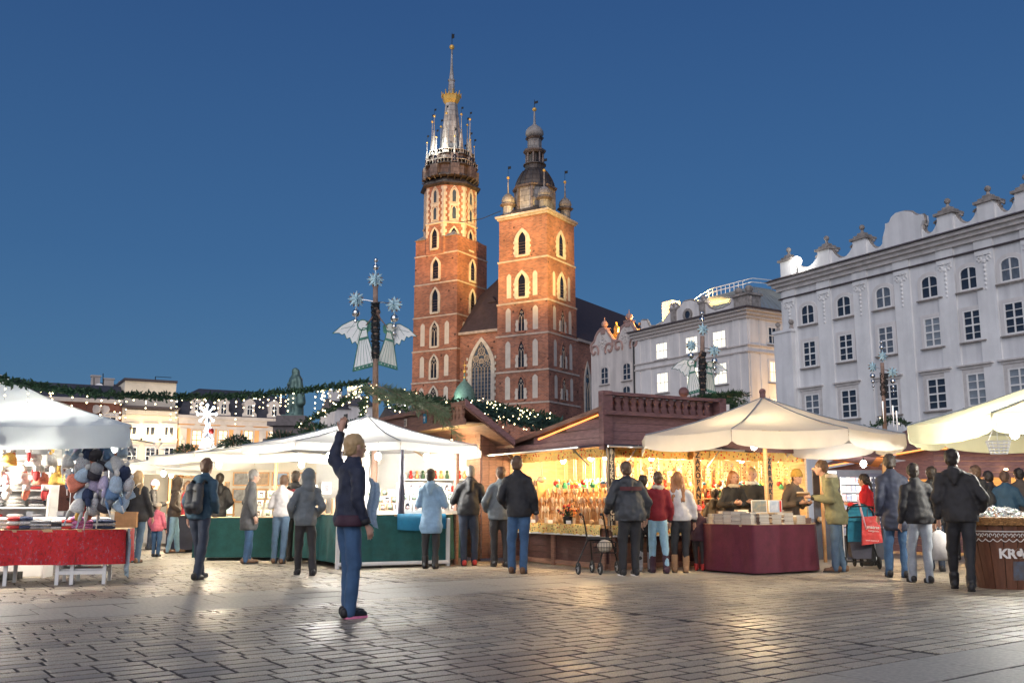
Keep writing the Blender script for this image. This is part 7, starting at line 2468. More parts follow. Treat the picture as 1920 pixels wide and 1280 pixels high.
for k in range(4):
 m.tube([bc + Vector(((.52 + .008 * math.cos(q * 1.57 * 2 + k)) * math.cos(q * PI / 40), (.52 + .008 * math.cos(q * 1.57 * 2 + k)) * math.sin(q * PI / 40), zz + .02 + .026 * k)) for q in range(81)], .012, 4)
m.build('weave', 'wicker', BSK)
cm_ = []
mat('wrap_white', (.76, .76, .74), .35, var=.1, scale=20); mat('wrap_orange', (.72, .30, .10), .35, var=.2); mat('wrap_green', (.40, .62, .42), .35, var=.2)
for i in range(4):
 m = MB(); m.box((0, 0, 0), (.05, .028, .024), 0, 0)
 m.box((0, 0, .0), (.02, .030, .026), 0, 1)
 for s in (-1, 1):
  m.add([(s * .025, 0, 0), (s * .055, -.022, .012), (s * .06, .0, -.012), (s * .055, .022, .012)], [(0, 1, 2), (0, 2, 3)])
 cm_.append(m.mesh('wrapped_sweet', ['wrap_white', ('wrap_orange', 'wrap_white', 'wrap_green', 'star_blue')[i]]))
for i in range(190):
 a, rr = rk.uniform(0, 2 * PI), .44 * math.sqrt(rk.random())
 z = zz + .05 + .17 * (1 - (rr / .46) ** 2) * rk.uniform(.8, 1.1)
 o = link('wrapped_sweet', cm_[i % 4], None, Matrix.Translation((bc.x + rr * math.cos(a), bc.y + rr * math.sin(a), z)) @ Matrix.Rotation(rk.uniform(0, 6), 4, 'Z') @ Matrix.Rotation(rk.uniform(-.8, .8), 4, 'X') @ Matrix.Rotation(rk.uniform(-.7, .7), 4, 'Y'))
 tag(o, 'white wrapped toffee in the heap on the wicker tray', 'sweet', 'toffees heaped on the wicker tray')
# dark wooden stall with rope light
OQ = Vector((W(1752, 900, 21).x, 21, 0))
OS = thing('dark_stall', 'dark wooden food stall with orange rope light along its eaves', 'market stall', OQ)
OF = Wall(OQ.to_2d(), (1, .02)); OL = Wall((OQ + AY * 3.2).to_2d(), -AY)
planks(OF, 0, 5.5, 1.65, 2.24, 5, OS, 'plank_purple'); planks(OF, 0, 5.5, .05, .95, 6, OS, 'plank_purple')
planks(OL, 0, 3.2, .05, .95, 6, OS, 'plank_purple')
m = MB(); m.wpoly(OL, [(0, 1.62), (3.2, 1.62), (3.2, 2.26), (0, 1.9)], -.03, 0); m.build('gable_board', 'plank_purple', OS)
m = MB()
for a in (.05, 1.6, 2.1, 3.2, 4.2, 5.45): m.wbox(OF, a - .06, a + .06, .0, 1.7, -.06, .03)
for a in (.05, 1.6): m.wbox(OL, a - .05, a + .05, 0, 1.7, -.06, .03)
m.build('post_frame', 'hut_wood', OS)
m = MB(); m.add([OF.p(-.15, 2.28, .3), OF.p(5.5, 2.28, .3), OF.p(5.5, 2.85, -1.6), OF.p(.3, 2.85, -1.6), OL.p(-.1, 1.9, .25), OL.p(0, 2.5, -1.6)], [(0, 1, 2, 3), (4, 0, 3, 5)]); m.build('roof', 'hut_wood', OS)
m = MB()
for k in range(26):
 m.cyl(OF.p(.05 + k * .19, 2.255, .32), OF.p(.17 + k * .19, 2.262, .32), .016, n=5)
m.tube([OL.p(0, 1.93, .28), OL.p(1.6, 2.09, .28), OL.p(3.2, 2.25, .28)], .016, 5)
m.build('rope_light', 'rope_orange', OS)
m = MB(); m.wbox(OF, 0, 5.5, .02, 2.4, -1.9, -1.85); m.build('back_wall', 'pale_wood', OS)
m = MB(); m.wbox(OF, -.05, 5.5, .95, .99, -.4, .2); m.wbox(OL, -.05, 3.2, .951, .991, -.4, .15); m.build('counter_top', 'honey_wood', OS)
for i in range(10):
 q = OF.p(.5 + i * .5, .99, .0)
 tag(link('food_pot', war[(3, 0, 1)[i % 3]], None, Matrix.Translation(q) @ Matrix.Scale(1.8, 4)), 'small pot on the counter of the dark food stall', 'pot', 'pots on the dark stall counter')
for i in range(4):
 q = OL.p(.4 + .7 * i, 1.62, -.3)
 t_ = thing('hanging_ham', 'brown smoked ham hanging in the left opening of the dark stall', 'ham', q, 0, 'hams in the dark stall')
 m = MB(); m.ball(q - Vector((0, 0, .14)), .07, 8, 6, 0, (1, .8, 1.6)); m.build('meat', 'spoon_dark', t_, True); m = MB(); m.cyl(q - Vector((0, 0, .04)), q, .006, n=4); m.build('string', 'paper', t_)
for i, (w_, a, d, e) in enumerate(((OL, 1.6, -.6, 40), (OF, 1.2, -1.0, 26), (OF, 2.8, -1.0, 30), (OF, 4.2, -1.0, 36))):
 bulb(['warm bulb in the left opening of the dark stall', 'first warm bulb inside dark stall front', 'second warm bulb inside dark stall front', 'third warm bulb inside dark stall front'][i], w_.p(a, 1.6, d), e * 1.8, (1, .62, .25), 'bulb_warm', .05, .1)
for i, a in enumerate((.85, 1.5, 2.7, 3.4)):
 q = OF.p(a, 1.82, .16)
 t_ = thing('eave_spot', 'tiny lit spot lamp under the dark stall eaves, %s from its left corner' % ['first', 'second', 'third', 'fourth'][i], 'lamp', q, 0, 'spots under the dark eaves')
 m = MB(); m.ball(q, .03, 8, 5, sc=(1.6, 1, .8)); m.build('lamp_glass', 'bulb_warm', t_, True)
# postcard stall
mat('cl_shade', (.10, .10, .12), .8); mat('rope_lining', (.62, .20, .05), .7)
PQ = W(1600, 950, 18.6)
PS = thing('postcard_stall', 'small postcard stall with orange lined awning and white lamp', 'market stall', (PQ.x, PQ.y, 0))
PW = Wall((PQ.x - .55, PQ.y), (1, .06))
m = MB(); vs = [PW.p(-.2, 2.02, .2), PW.p(1.15, 1.98, .25), PW.p(1.5, 1.84, -.9), PW.p(-.2, 2.1, -1.0)]; m.add(vs, [(0, 1, 2, 3)]); m.add([v - Vector((0, 0, .02)) for v in vs], [(3, 2, 1, 0)], 1); m.build('awning', ['stall_wood', 'rope_lining'], PS)
m = MB(); vs = [PW.p(.75, 2.06, -.3), PW.p(1.72, 1.92, -.1), PW.p(1.72, 1.88, -1.3), PW.p(.75, 2.1, -1.3)]; m.add(vs, [(0, 1, 2, 3)]); m.build('white_flap', 'canvas_white', PS)
m = MB(); m.wbox(PW, -.05, 0, 0, 2.0, -.05, 0); m.wbox(PW, 1.4, 1.45, 0, 1.95, -.5, -.45); m.build('post', 'honey_wood', PS)
m = MB(); m.wbox(PW, 0, 1.4, .02, 1.75, -.56, -.52); m.build('back_board', 'cl_shade', PS)
mat('card_a', (.70, .70, .72), .4, var=.3, scale=14, col2=(.10, .12, .25)); mat('card_b', (.72, .70, .66), .4, var=.2, scale=14, col2=(.55, .10, .10)); mat('card_c', (.60, .66, .60), .4, var=.3, scale=14, col2=(.85, .85, .8))
cdm = [MB().wbox(F0, -.045, .045, 0, .13, 0, .004).mesh('postcard', c) for c in ('card_a', 'card_b', 'card_c')]
CRK = thing('postcard_rack', 'white wire rack full of postcards behind the red coat', 'rack', PW.p(.8, 0, -.2))
m = MB()
for a in (.42, 1.02): m.cyl(PW.p(a, .1, -.2), PW.p(a, 1.6, -.2), .012, n=5)
for k in range(7): m.cyl(PW.p(.42, .5 + k * .16, -.19), PW.p(1.02, .5 + k * .16, -.19), .006, n=4)
for a in (.42, 1.02): m.ball(PW.p(a, .05, -.2), .05, 8, 5)
m.build('wire', 'white_paint', CRK)
for k in range(7):
 for i in range(6):
  tag(link('postcard', cdm[(i * 2 + k) % 3], None, PW.m(.47 + i * .1, .505 + k * .16, -.18) @ Matrix.Rotation(-.12, 4, 'X')), 'postcard in the %s row of the wire rack behind the red coat' % ['lowest', 'second', 'third', 'fourth', 'fifth', 'sixth', 'top'][k], 'postcard', 'postcards in the wire rack')
HTB = thing('heart_board', 'white board dotted with small coloured hearts behind parka', 'board', PW.p(.2, 1.3, -.15))
m = MB(); m.wbox(PW, .02, .34, 1.2, 1.72, -.2, -.18); m.build('board_sheet', 'paper_white', HTB)
hp = [(0, -.04), (.03, -.01), (.035, .015), (.018, .03), (0, .018), (-.018, .03), (-.035, .015), (-.03, -.01)]
for r_ in range(5):
 for c in range(4):
  m = MB(); m.wpoly(PW, [(.06 + c * .08 + x * .7, 1.26 + r_ * .1 + z * .7) for x, z in hp], -.18, -.172); m.build('heart', ('red_paint', 'toy_blue', 'toy_green')[(r_ + c) % 3], HTB)
q = W(1619, 869, 18.1)
bulb('dazzling white lamp at the postcard stall above the red coat', q, 55, (.92, .98, 1), 'bulb_white', .06, .12)
KRK = thing('keyring_board', 'dark board of dangling key rings beside the postcard rack', 'board', PW.p(1.2, 1.2, -.3))
m = MB(); m.wbox(PW, 1.06, 1.40, .6, 1.68, -.32, -.30); m.build('board_sheet', 'awning_dark', KRK)
m = MB()
for r_ in range(11):
 for c in range(6):
  m.ball(PW.p(1.09 + c * .055, .64 + r_ * .095, -.285), .012, 5, 3, 0, (1, .5, 1.6))
tag(m.build('key_rings', 'steel', KRK), None, None, None, 'stuff')
# ================================================================ FIR GARLANDS AND CHRISTMAS MASTS
def needles(m, p, ax, L, rg, up=.3, w=.018, mi=0):
 """one sprig: a thin tapering two-bladed tuft"""
 d = (ax + Vector((rg.uniform(-1, 1), rg.uniform(-1, 1), rg.uniform(-1 + up, 1 + up * .5))) * 1.1).normalized()
 t = d.cross(Vector((rg.uniform(-1, 1), rg.uniform(-1, 1), rg.uniform(-1, 1)))).normalized()
 q = p + d * L
 mid = p + d * L * .55
 m.add([p, mid + t * w, q, mid - t * w], [(0, 1, 2, 3)], mi)
 t2 = d.cross(t)
 m.add([p, mid + t2 * w, q, mid - t2 * w], [(0, 1, 2, 3)], mi)
def sagline(p0, p1, sag, n):
 p0, p1 = Vector(p0), Vector(p1)
 return [p0.lerp(p1, k / n) - Vector((0, 0, sag * 4 * (k / n) * (1 - k / n))) for k in range(n + 1)]
def polyline(pts, n):
 pts = [Vector(p) for p in pts]
 L = [0]
 for a, b in zip(pts, pts[1:]): L.append(L[-1] + (b - a).length)
 out_ = []
 for k in range(n + 1):
  s = L[-1] * k / n
  i = max(j for j in range(len(L)) if L[j] <= s + 1e-9); i = min(i, len(pts) - 2)
  out_.append(pts[i].lerp(pts[i + 1], (s - L[i]) / max(1e-9, L[i + 1] - L[i])))
 return out_
def garland(label, pts, rad, dens, mt, lights=0, drops=0, seed=1, cat='garland', name='fir_garland', nl=.13, ldrop=None):
 rg = random.Random(seed)
 pts = [Vector(p) for p in pts]
 root = thing(name, label, cat, pts[0])
 m = MB()
 m.tube(pts, rad * .25, 5)
 for a, b in zip(pts, pts[1:]):
  ax = (b - a).normalized()
  for k in range(int((b - a).length * dens)):
   q = a.lerp(b, rg.random()) + Vector((rg.uniform(-1, 1), rg.uniform(-1, 1), rg.uniform(-1, 1))) * rad * .6
   needles(m, q, ax * rg.choice((-.6, .9)), nl * rg.uniform(.6, 1.3), rg)
 tag(m.build('fir_sprigs', mt, root), kind='stuff')
 if lights or drops:
  m = MB()
  tot = sum((b - a).length for a, b in zip(pts, pts[1:]))
  for k in range(int(tot * lights)):
   q = polyline(pts, 200)[rg.randrange(200)] + Vector((rg.uniform(-1, 1), rg.uniform(-1, .3), rg.uniform(-1, 1))) * rad * 1.15
   m.ball(q, rg.uniform(.007, .013), 6, 4)
  pl_ = polyline(pts, 300)
  for k in range(int(tot * drops)):
   q = pl_[rg.randrange(4, 296)]
   L = rg.choice((.12, .22, .22, .34, .45)) * (ldrop or 1)
   m.cyl(q, q - Vector((0, 0, rad * .6 + L)), .002, n=3, mi=1)
   z = rad * .5 + rg.uniform(0, .1)
   while z < rad * .6 + L:
    m.ball(q - Vector((0, 0, z)), rg.uniform(.008, .014), 6, 4)
    z += rg.uniform(.08, .14)
  tag(m.build('fairy_lights', ['bulb_fairy', 'iron'], root), kind='stuff')
 return root
PT = W(694, 722, 19)                                # where garlands tie to the tall mast
g1 = [W(u, v, Y) for u, v, Y in ((-70, 690, 12.5), (30, 719, 13.3), (130, 733, 14.1), (230, 741, 15), (330, 745, 15.9), (420, 744, 16.7), (510, 738, 17.5), (600, 729, 18.2), (690, 715, 19))]
garland('long dark fir garland with dripping fairy lights sagging across from left to the tall mast', polyline(g1, 30), .07, 230, 'fir', 1, 8, 2, nl=.085)
g2 = [W(u, v, Y) for u, v, Y in ((690, 722, 19), (655, 745, 18.9), (620, 768, 18.8), (585, 785, 18.7), (555, 800, 18.6))]
garland('fir garland thick with lights falling left from tall mast', polyline(g2, 14), .07, 200, 'fir', 20, 0, 3, nl=.09)
g3 = [W(u, v, Y) for u, v, Y in ((692, 728, 19), (684, 755, 18.9), (676, 785, 18.9))]
garland('short lit fir garland hanging straight down beside tall mast', polyline(g3, 8), .07, 150, 'fir', 26, 0, 4)
g4 = [W(u, v, Y) for u, v, Y in ((700, 722, 19), (715, 745, 19), (740, 765, 19), (765, 765, 19.2))]
garland('lit fir garland looping right from the tall mast to the hut roof', polyline(g4, 10), .08, 150, 'fir', 20, 0, 5)
g5 = [W(u, v, Y) for u, v, Y in ((745, 738, 18.9), (790, 746, 18.7), (835, 755, 18.5), (850, 762, 18.4))]
garland('dark fir garland along the slotted parapet of the hut', polyline(g5, 10), .10, 240, 'fir', 4, 0, 6)
g6 = [W(u, v, Y) for u, v, Y in ((880, 762, 18.9), (930, 776, 19.2), (985, 790, 19.6), (1045, 800, 20.2))]
garland('deep blue green fir bank full of fairy lights over the hut roof slope', polyline(g6, 14), .17, 420, 'fir_blue', 34, 0, 7, nl=.16)
g7 = [W(u, v, Y) for u, v, Y in ((860, 755, 19.2), (930, 764, 19.6), (990, 776, 20), (1050, 788, 20.4))]
garland('upper dark fir swag with small lights before the church foot', polyline(g7, 14), .09, 260, 'fir', 16, 0, 8)
def bough(label, base, tip, L, mt, n, seed, spread=.5, droop=.25, nl=.12, name='fir_bough', side=9):
 rg = random.Random(seed)
 base, tip = Vector(base), Vector(tip)
 t = thing(name, label, 'fir branch', base)
 m, w = MB(), MB()
 ax = (tip - base).normalized()
 for k in range(side):
  q0 = base.lerp(tip, rg.uniform(0, .75))
  d = (ax + Vector((rg.uniform(-1, 1), rg.uniform(-1, 1), rg.uniform(-.8, .8))) * spread).normalized()
  l = L * rg.uniform(.35, .8)
  pts = [q0 + d * l * s / 6 - Vector((0, 0, droop * l * (s / 6) ** 2)) for s in range(7)]
  w.tube(pts, .006, 4)
  for i in range(n):
   s = rg.random()
   p = pts[min(5, int(s * 6))].lerp(pts[min(6, int(s * 6) + 1)], s * 6 - int(s * 6))
   needles(m, p, (pts[-1] - pts[0]).normalized() * .9, nl * rg.uniform(.6, 1.2), rg, .1, .009)
 w.tube([base, base.lerp(tip, .5), tip], [.014, .010, .005], 5)
 w.build('twig', 'bark', t)
 tag(m.build('needles', mt, t), kind='stuff')
bough('pale green pine bough reaching right from the tall mast over the hut', W(690, 718, 18.6), W(835, 765, 18.4), 1.1, 'fir_pale', 110, 21, .42, .15, .17, side=12)
bough('fir bough lying along the parapet left of the teal plaque', W(770, 752, 18.3), W(690, 730, 18.5), .7, 'fir_pale', 60, 22, .5, .1, .14, side=7)
for i, (u, v, Y, s) in enumerate(((443, 826, 21.5, .55), (600, 812, 18.5, .75), (660, 800, 18.6, .6), (530, 815, 22, .5), (352, 842, 26, .6))):
 c = W(u, v, Y); rg = random.Random(40 + i)
 t = thing('fir_bush', ['small dark fir bush on the stall roof below the orange house', 'broad fir bush between statue pedestal and white parasol', 'fir bush under the mast at left of white parasol', 'fir bush beneath the bronze statue', 'dark fir clump below the cream house windows'][i], 'fir bush', c - Vector((0, 0, .25)))
 m, w = MB(), MB()
 for k in range(int(520 * s)):
  a, e = rg.uniform(0, 6.28), rg.uniform(-.1, 1.5); r_ = s * .55 * rg.uniform(.3, 1) ** .6
  p = c + Vector((math.cos(a) * math.cos(e) * r_ * 1.15, math.sin(a) * math.cos(e) * r_, math.sin(e) * r_ * .62 - .12))
  needles(m, p, (p - c).normalized(), .13, rg, .2, .014)
 for k in range(7):
  a = k * .9; w.tube([c - Vector((0, 0, .25)), c + Vector((math.cos(a) * s * .4, math.sin(a) * s * .4, .1))], .012, 4)
 w.build('twig', 'bark', t); tag(m.build('needles', 'fir', t), kind='stuff')
def star_pts(r, n=8, ri=.5, ph=0):
 return [((r if k % 2 == 0 else r * ri) * math.sin(ph + PI * k / n), (r if k % 2 == 0 else r * ri) * math.cos(ph + PI * k / n)) for k in range(2 * n)]
def star_on(root, c, r, yaw=0):
 out_ = []
 for k, (an, mt, ph, rr) in enumerate(((yaw, 'star_back', PI / 8, .92), (yaw + .05, 'star_blue', 0, 1), (yaw + PI / 2, 'star_blue', 0, .95))):
  w = Wall((c.x, c.y), (math.cos(an), math.sin(an)))
  m = MB(); pts = star_pts(r * rr, 8, .52, ph)
  n = len(pts); off = .03 if k == 1 else 0
  vs = [w.p(x, c.z + z, off + .004) for x, z in pts] + [w.p(0, c.z, off + .035), w.p(0, c.z, off - .03)]
  m.add(vs, [(i, (i + 1) % n, n) for i in range(n)] + [((i + 1) % n, i, n + 1) for i in range(n)])
  out_.append(m.build('star', mt, root))
def baubles(root, c, rs):
 m = MB(); z = 0
 for r in rs:
  m.ball(c - Vector((0, 0, z + r)), r, 12, 8); m.cyl(c - Vector((0, 0, z)), c - Vector((0, 0, z - .02)), r * .25, n=6); z += 2 * r + .03
 m.cyl(c, c - Vector((0, 0, z)), .006, n=4)
 m.lathe([(.004, -z - .06), (.012, -z), (.004, -z + .02)], 6, c)
 m.build('bauble', 'silver_ball', root, True)
def angel(root, wall, a, z, s, k, pale):
 """flat cut-out angel with wing, robe and trumpet, k its size"""
 f = lambda pts: [(a + s * x * k, z + y * k) for x, y in pts]
 pm_ = 'angel_white' if pale else 'angel_grey'
 m = MB(); m.wpoly(wall, f([(.02, .30), (.10, .55), (.2, .55), (.24, .32), (.48, -.42), (-.12, -.58)]), -.012, .012); robe = m.build('angel_robe', pm_, root)
 m = MB(); e = f([(.02, .30), (.10, .55), (.2, .55), (.24, .32), (.48, -.42), (-.12, -.58)])
 for i in range(6): m.cyl(wall.p(*e[i], .015), wall.p(*e[(i + 1) % 6], .015), .012 * k, n=4)
 m.wpoly(wall, f([(.48, -.42), (.45, -.32), (-.085, -.475), (-.12, -.58)]), .012, .02)
 m.wpoly(wall, f([(.02, .28), (.0, .21), (.25, .28), (.24, .34)]), .012, .02)
 for q in (.1, .28, .46, .64, .82): m.cyl(wall.p(*f([(.02 + .2 * q, .26)])[0], .014), wall.p(*f([(-.08 + .53 * q, -.46 + .14 * q)])[0], .014), .004, n=3)
 m.build('robe_trim', 'angel_green', root)
 m = MB()
 for q in range(6):
  p = f([(-.06 + .5 * q / 5, -.52 + .15 * q / 5)])[0]; m.ball(wall.p(*p, .02), .016 * k, 6, 4)
 m.build('robe_stud', 'white_paint', root)
 m = MB(); m.wpoly(wall, f([(.1 + .12 * math.cos(q * PI / 6), .63 + .12 * math.sin(q * PI / 6)) for q in range(12)]), -.012, .014); m.build('angel_head', pm_, root)
 m = MB(); m.wring(wall, f([(.1 + .15 * math.cos(q * PI / 6), .63 + .15 * math.sin(q * PI / 6)) for q in range(12)]), f([(.1 + .12 * math.cos(q * PI / 6), .63 + .12 * math.sin(q * PI / 6)) for q in range(12)]), -.01, .014)
 m.wpoly(wall, f([(.2, .75), (.32, .7), (.3, .5), (.2, .42), (.2, .55)]), -.014, -.004); m.build('angel_hair', 'angel_green', root)
 wing = [(.12, .72), (-.15, .76), (-.42, .62), (-.66, .40), (-.5, .41), (-.42, .36), (-.36, .40), (-.3, .26), (-.22, .30), (-.16, .14), (-.08, .2), (-.02, .1), (.04, .3)]
 m = MB(); m.wpoly(wall, f(wing), -.03, -.012); m.build('angel_wing', 'angel_white', root)
 m = MB(); e = f(wing)
 for i in range(len(e)): m.cyl(wall.p(*e[i], -.012), wall.p(*e[(i + 1) % len(e)], -.012), .009 * k, n=4)
 for p, q in (((-.12, .68), (-.3, .42)), ((0, .6), (-.16, .3)), ((.05, .55), (-.04, .2)), ((-.1, .6), (-.45, .52))):
  m.cyl(wall.p(*f([p])[0], -.01), wall.p(*f([q])[0], -.01), .005 * k, n=3)
 m.build('wing_rim', 'angel_green', root)
 m = MB(); p0, p1 = wall.p(*f([(.18, .62)])[0], .03), wall.p(*f([(.50, 1.02)])[0], .03)
 m.cyl(p0, p0.lerp(p1, .7), .012 * k, .022 * k, 6); m.cyl(p0.lerp(p1, .7), p1, .022 * k, .07 * k, 8); m.build('trumpet', 'trumpet', root)
def mast(label, u, Y, v_top, v_base, v_star, r_star, arm_v, arm_du, v_angel, k_ang, angels=True, wrap=(560, 670), lean=0):
 base = W(u, v_base, Y); top = W(u + lean, v_star + 12, Y)
 t = thing('market_mast', label, 'mast', (base.x, base.y, 0))
 pm = Y / 1800
 m = MB(); m.cyl((base.x, base.y, 0), base, .068, .062, 10); m.cyl(base, top, .062, .05, 10); m.build('pole', 'bark', t, True)
 m = MB(); rg = random.Random(int(u))
 for v in range(wrap[0], wrap[1], 1):
  c = W(u + lean * (v_base - v) / max(1, v_base - v_top), v, Y)
  for j in range(7):
   a = rg.uniform(0, 6.28); p = c + Vector((math.cos(a) * .06, math.sin(a) * .06, 0)); needles(m, p, Vector((math.cos(a), math.sin(a), 0)), .045, rg, 0, .012)
 for v0 in range(wrap[0], wrap[1], 12):
  a, b = W(u, v0, Y), W(u, v0 + 9, Y); m.cyl(a, b, .072, n=10)
 m.build('tinsel_wrap', 'tinsel', t)
 sc = W(u + lean, v_star, Y)
 m = MB(); m.cyl(top, W(u + lean, v_top, Y), .012, n=5); m.build('spike', 'steel', t)
 star_on(t, sc, r_star, .15)
 m = MB(); z = sc.z + r_star + .02
 for r in (.062, .045): m.ball((sc.x, sc.y, z + r), r, 12, 8); z += 2 * r + .04
 m.build('bauble', 'silver_ball', t, True)
 ca = W(u + lean, arm_v, Y)
 m = MB()
 for s in (-1, 1):
  e = W(u + lean + s * arm_du, arm_v - (4 if s < 0 else -6), Y)
  m.tube([ca, ca.lerp(e, .5) + Vector((0, 0, .02)), e], .012, 5)
 m.build('arm', 'steel', t)
 for s in (-1, 1):
  e = W(u + lean + s * arm_du, arm_v - (4 if s < 0 else -6), Y)
  star_on(t, e, r_star, -.25 * s)
  baubles(t, e - Vector((0, 0, r_star * 1.02)), (.085 * r_star / .19, .06 * r_star / .19, .045 * r_star / .19))
 if angels:
  w = Wall((base.x, base.y), (1, .12))
  az = W(u, v_angel, Y).z
  for s in (-1, 1):
   angel(t, w, (.42 if s > 0 else -.48) * k_ang, az, -s, k_ang * (.9 if s > 0 else 1), s < 0)
  m = MB(); m.tube([w.p(-.45 * k_ang, az + .1, -.02), w.p(0, az + .22, -.08), w.p(.45 * k_ang, az + .1, -.02)], .012, 5); m.build('angel_arm', 'steel', t)
 return t
mast('tall bark pole market mast with stars, silver baubles and two trumpet angels', 704, 19, 487, 785, 525, .185, 566, 36, 655, .78, True, (568, 675))
mast('second star mast with pale angels on the roof behind the balustrade', 1317, 22, 590, 760, 618, .16, 652, 22, 712, .62, True, (660, 735))
mast('small star mast without angels before the grey palace', 1660, 26, 645, 830, 668, .165, 692, 19, 0, .5, False, (700, 742), -6)
# hanging icicles and garland at the third mast
g8 = [W(u, v, 26) for u, v in ((1632, 800), (1650, 793), (1666, 786), (1690, 790), (1708, 797))]
garland('short fir garland with lit drops on the small star mast', polyline(g8, 8), .09, 140, 'fir', 3, 4, 12, ldrop=.6)
mi_ = thing('icicle_ornament', 'silver icicle ornaments hanging from the small star mast', 'ornament', W(1665, 768, 25.9))
m = MB()
for u, v0, v1 in ((1655, 752, 790), (1674, 760, 800), (1681, 770, 806)):
 m.cyl(W(u, v0, 25.9), W(u + 2, v1, 25.9), .03, .004, 6)
m.build('icicle', 'silver_ball', mi_)
bough('dark fir boughs heaped behind the balustrade at foot of the second mast', W(1290, 748, 20.5), W(1400, 742, 20.8), .8, 'fir', 130, 51, .7, .3, .14, side=16)
bough('fir boughs drooping over the right end of the balustrade', W(1320, 752, 18.6), W(1385, 765, 18.8), .55, 'fir', 80, 52, .8, .4, .12, side=10)
# white notice board behind the cream parasol
nb0 = Wall(W(1312, 770, 18.2).to_2d(), (1, .25))
NB = thing('notice_board', 'white notice board with dark lettering above the cream parasol', 'sign', nb0.p(0, 2.6))
zz0 = W(1312, 778, 18.2).z
m = MB(); m.wbox(nb0, -.05, .62, zz0 - .02, zz0 + .22, -.02, .0); m.build('board', 'paper_white', NB)
m = MB()
for r_ in range(2):
 for k in range(9 - 3 * (r_ == 0)):
  a = .08 + k * .05 + .06 * (r_ == 0); m.wbox(nb0, a, a + .03, zz0 + .04 + .08 * r_, zz0 + .085 + .08 * r_, 0, .004)
tag(m.build('lettering', 'black_letter', NB), kind='stuff')
# ball finial posts of the stall roof
for i, (u, v) in enumerate(((1282, 735),)):
 q = W(u, v, 18.3); t_ = thing('roof_ball', 'round purple wooden ball finial on the balustrade by the pale angel', 'finial', q)
 m = MB(); m.ball(q, .1, 12, 8); m.build('ball', 'stall_wood', t_, True); m = MB(); m.cyl(q - Vector((0, 0, .35)), q - Vector((0, 0, .08)), .035); m.build('stem', 'stall_wood', t_)
# illuminated cone tree with a star, far left square
LT = W(388, 840, 45)
LTT = thing('light_tree', 'tall glittering white light cone topped by a bright flower star, far left', 'light decoration', (LT.x, LT.y, 0))
zt_, zb2 = W(388, 792, 45).z, W(388, 842, 45).z - 1.2
m, wr = MB(), MB()
rg = random.Random(8)
for k in range(300):
 t = rg.random() ** .8; r_ = .62 * (1 - t) + .06; a = rg.uniform(0, 6.28)
 m.ball((LT.x + r_ * math.cos(a), LT.y + r_ * math.sin(a), zb2 + (zt_ - zb2) * t), .024, 5, 3)
for k in range(8):
 a = k * PI / 4; wr.cyl((LT.x + .66 * math.cos(a), LT.y + .66 * math.sin(a), zb2), (LT.x + .06 * math.cos(a), LT.y + .06 * math.sin(a), zt_), .018, n=4)
wr.cyl((LT.x, LT.y, 0), (LT.x, LT.y, zt_ + .2), .06, n=6)
tag(m.build('lights', 'bulb_cool', LTT), kind='stuff'); wr.build('wire_cone', 'steel', LTT)
sc = W(388, 776, 45)
m = MB(); m.ball(sc, .1, 8, 5)
for k in range(8):
 a = k * PI / 4; e = sc + Vector((math.cos(a), 0, math.sin(a))) * .42
 m.tube([sc, e], .03, 5); m.ball(e, .075, 8, 5)
m.build('flower_star', 'bulb_cool', LTT)
bl = W(388, 829, 44.3); m = MB(); m.ball(bl, .2, 10, 6); m.build('glow_lamp', 'bulb_white', LTT, True)
rb = W(396, 808, 44.5); m = MB(); m.ball(rb, .14, 8, 5); m.build('red_heart', 'red_paint', LTT, True)
wd = W(295, 842, 40)
wdt = thing('snowflake_lamp', 'small white snowflake light on a post before the cream house', 'light decoration', (wd.x, wd.y, 0))
m = MB(); m.cyl((wd.x, wd.y, 0), wd, .04, n=5); m.build('post_shaft', 'iron', wdt)
m = MB()
for k in range(6):
 a = k * PI / 3; e = wd + Vector((math.cos(a), 0, math.sin(a))) * .3; m.tube([wd, e], .015, 4); m.ball(e, .05, 6, 4)
m.build('flake', 'white_paint', wdt)
# ================================================================ PEOPLE
for n_, c, r_ in (('cl_black', (.016, .016, .02), .7), ('cl_navy', (.022, .028, .055), .7), ('cl_plum', (.050, .018, .035), .7), ('cl_grey', (.10, .10, .105), .85), ('cl_dark_grey', (.038, .042, .05), .6), ('cl_brown', (.10, .075, .06), .8), ('cl_teal', (.03, .075, .12), .75), ('cl_pale_blue', (.22, .36, .52), .65), ('cl_maroon', (.21, .012, .02), .85), ('cl_hoodie', (.58, .55, .54), .85), ('cl_olive', (.21, .20, .11), .75), ('cl_red', (.55, .012, .018), .8), ('cl_pink', (.60, .14, .20), .75), ('cl_charcoal', (.03, .028, .03), .75), ('cl_stripe', (.085, .018, .022), .75), ('cl_slate', (.13, .15, .165), .75), ('denim_blue', (.045, .10, .20), .85), ('denim_light', (.28, .46, .58), .85), ('denim_dark', (.025, .035, .06), .85), ('denim_mid', (.08, .13, .20), .85), ('cl_skirt', (.30, .33, .38), .8), ('shoe_black', (.015, .014, .016), .5), ('shoe_brown', (.14, .07, .035), .6), ('shoe_red', (.45, .03, .025), .5), ('boot_tan', (.30, .17, .09), .85), ('sole_pink', (.75, .22, .38), .6), ('hair_dark', (.03, .02, .015), .55), ('hair_brown', (.11, .06, .035), .5), ('hair_ginger', (.34, .15, .06), .45), ('hair_blond', (.48, .32, .16), .45), ('hair_grey', (.22, .21, .20), .6), ('scarf_beige', (.62, .52, .40), .9), ('leather_tan', (.46, .24, .11), .5), ('eye_dark', (.02, .015, .012), .2), ('lip', (.42, .16, .14), .5)):
 mat(n_, c, r_, var=.2, scale=7, bump=.25 if r_ > .6 else .1, bscale=120)
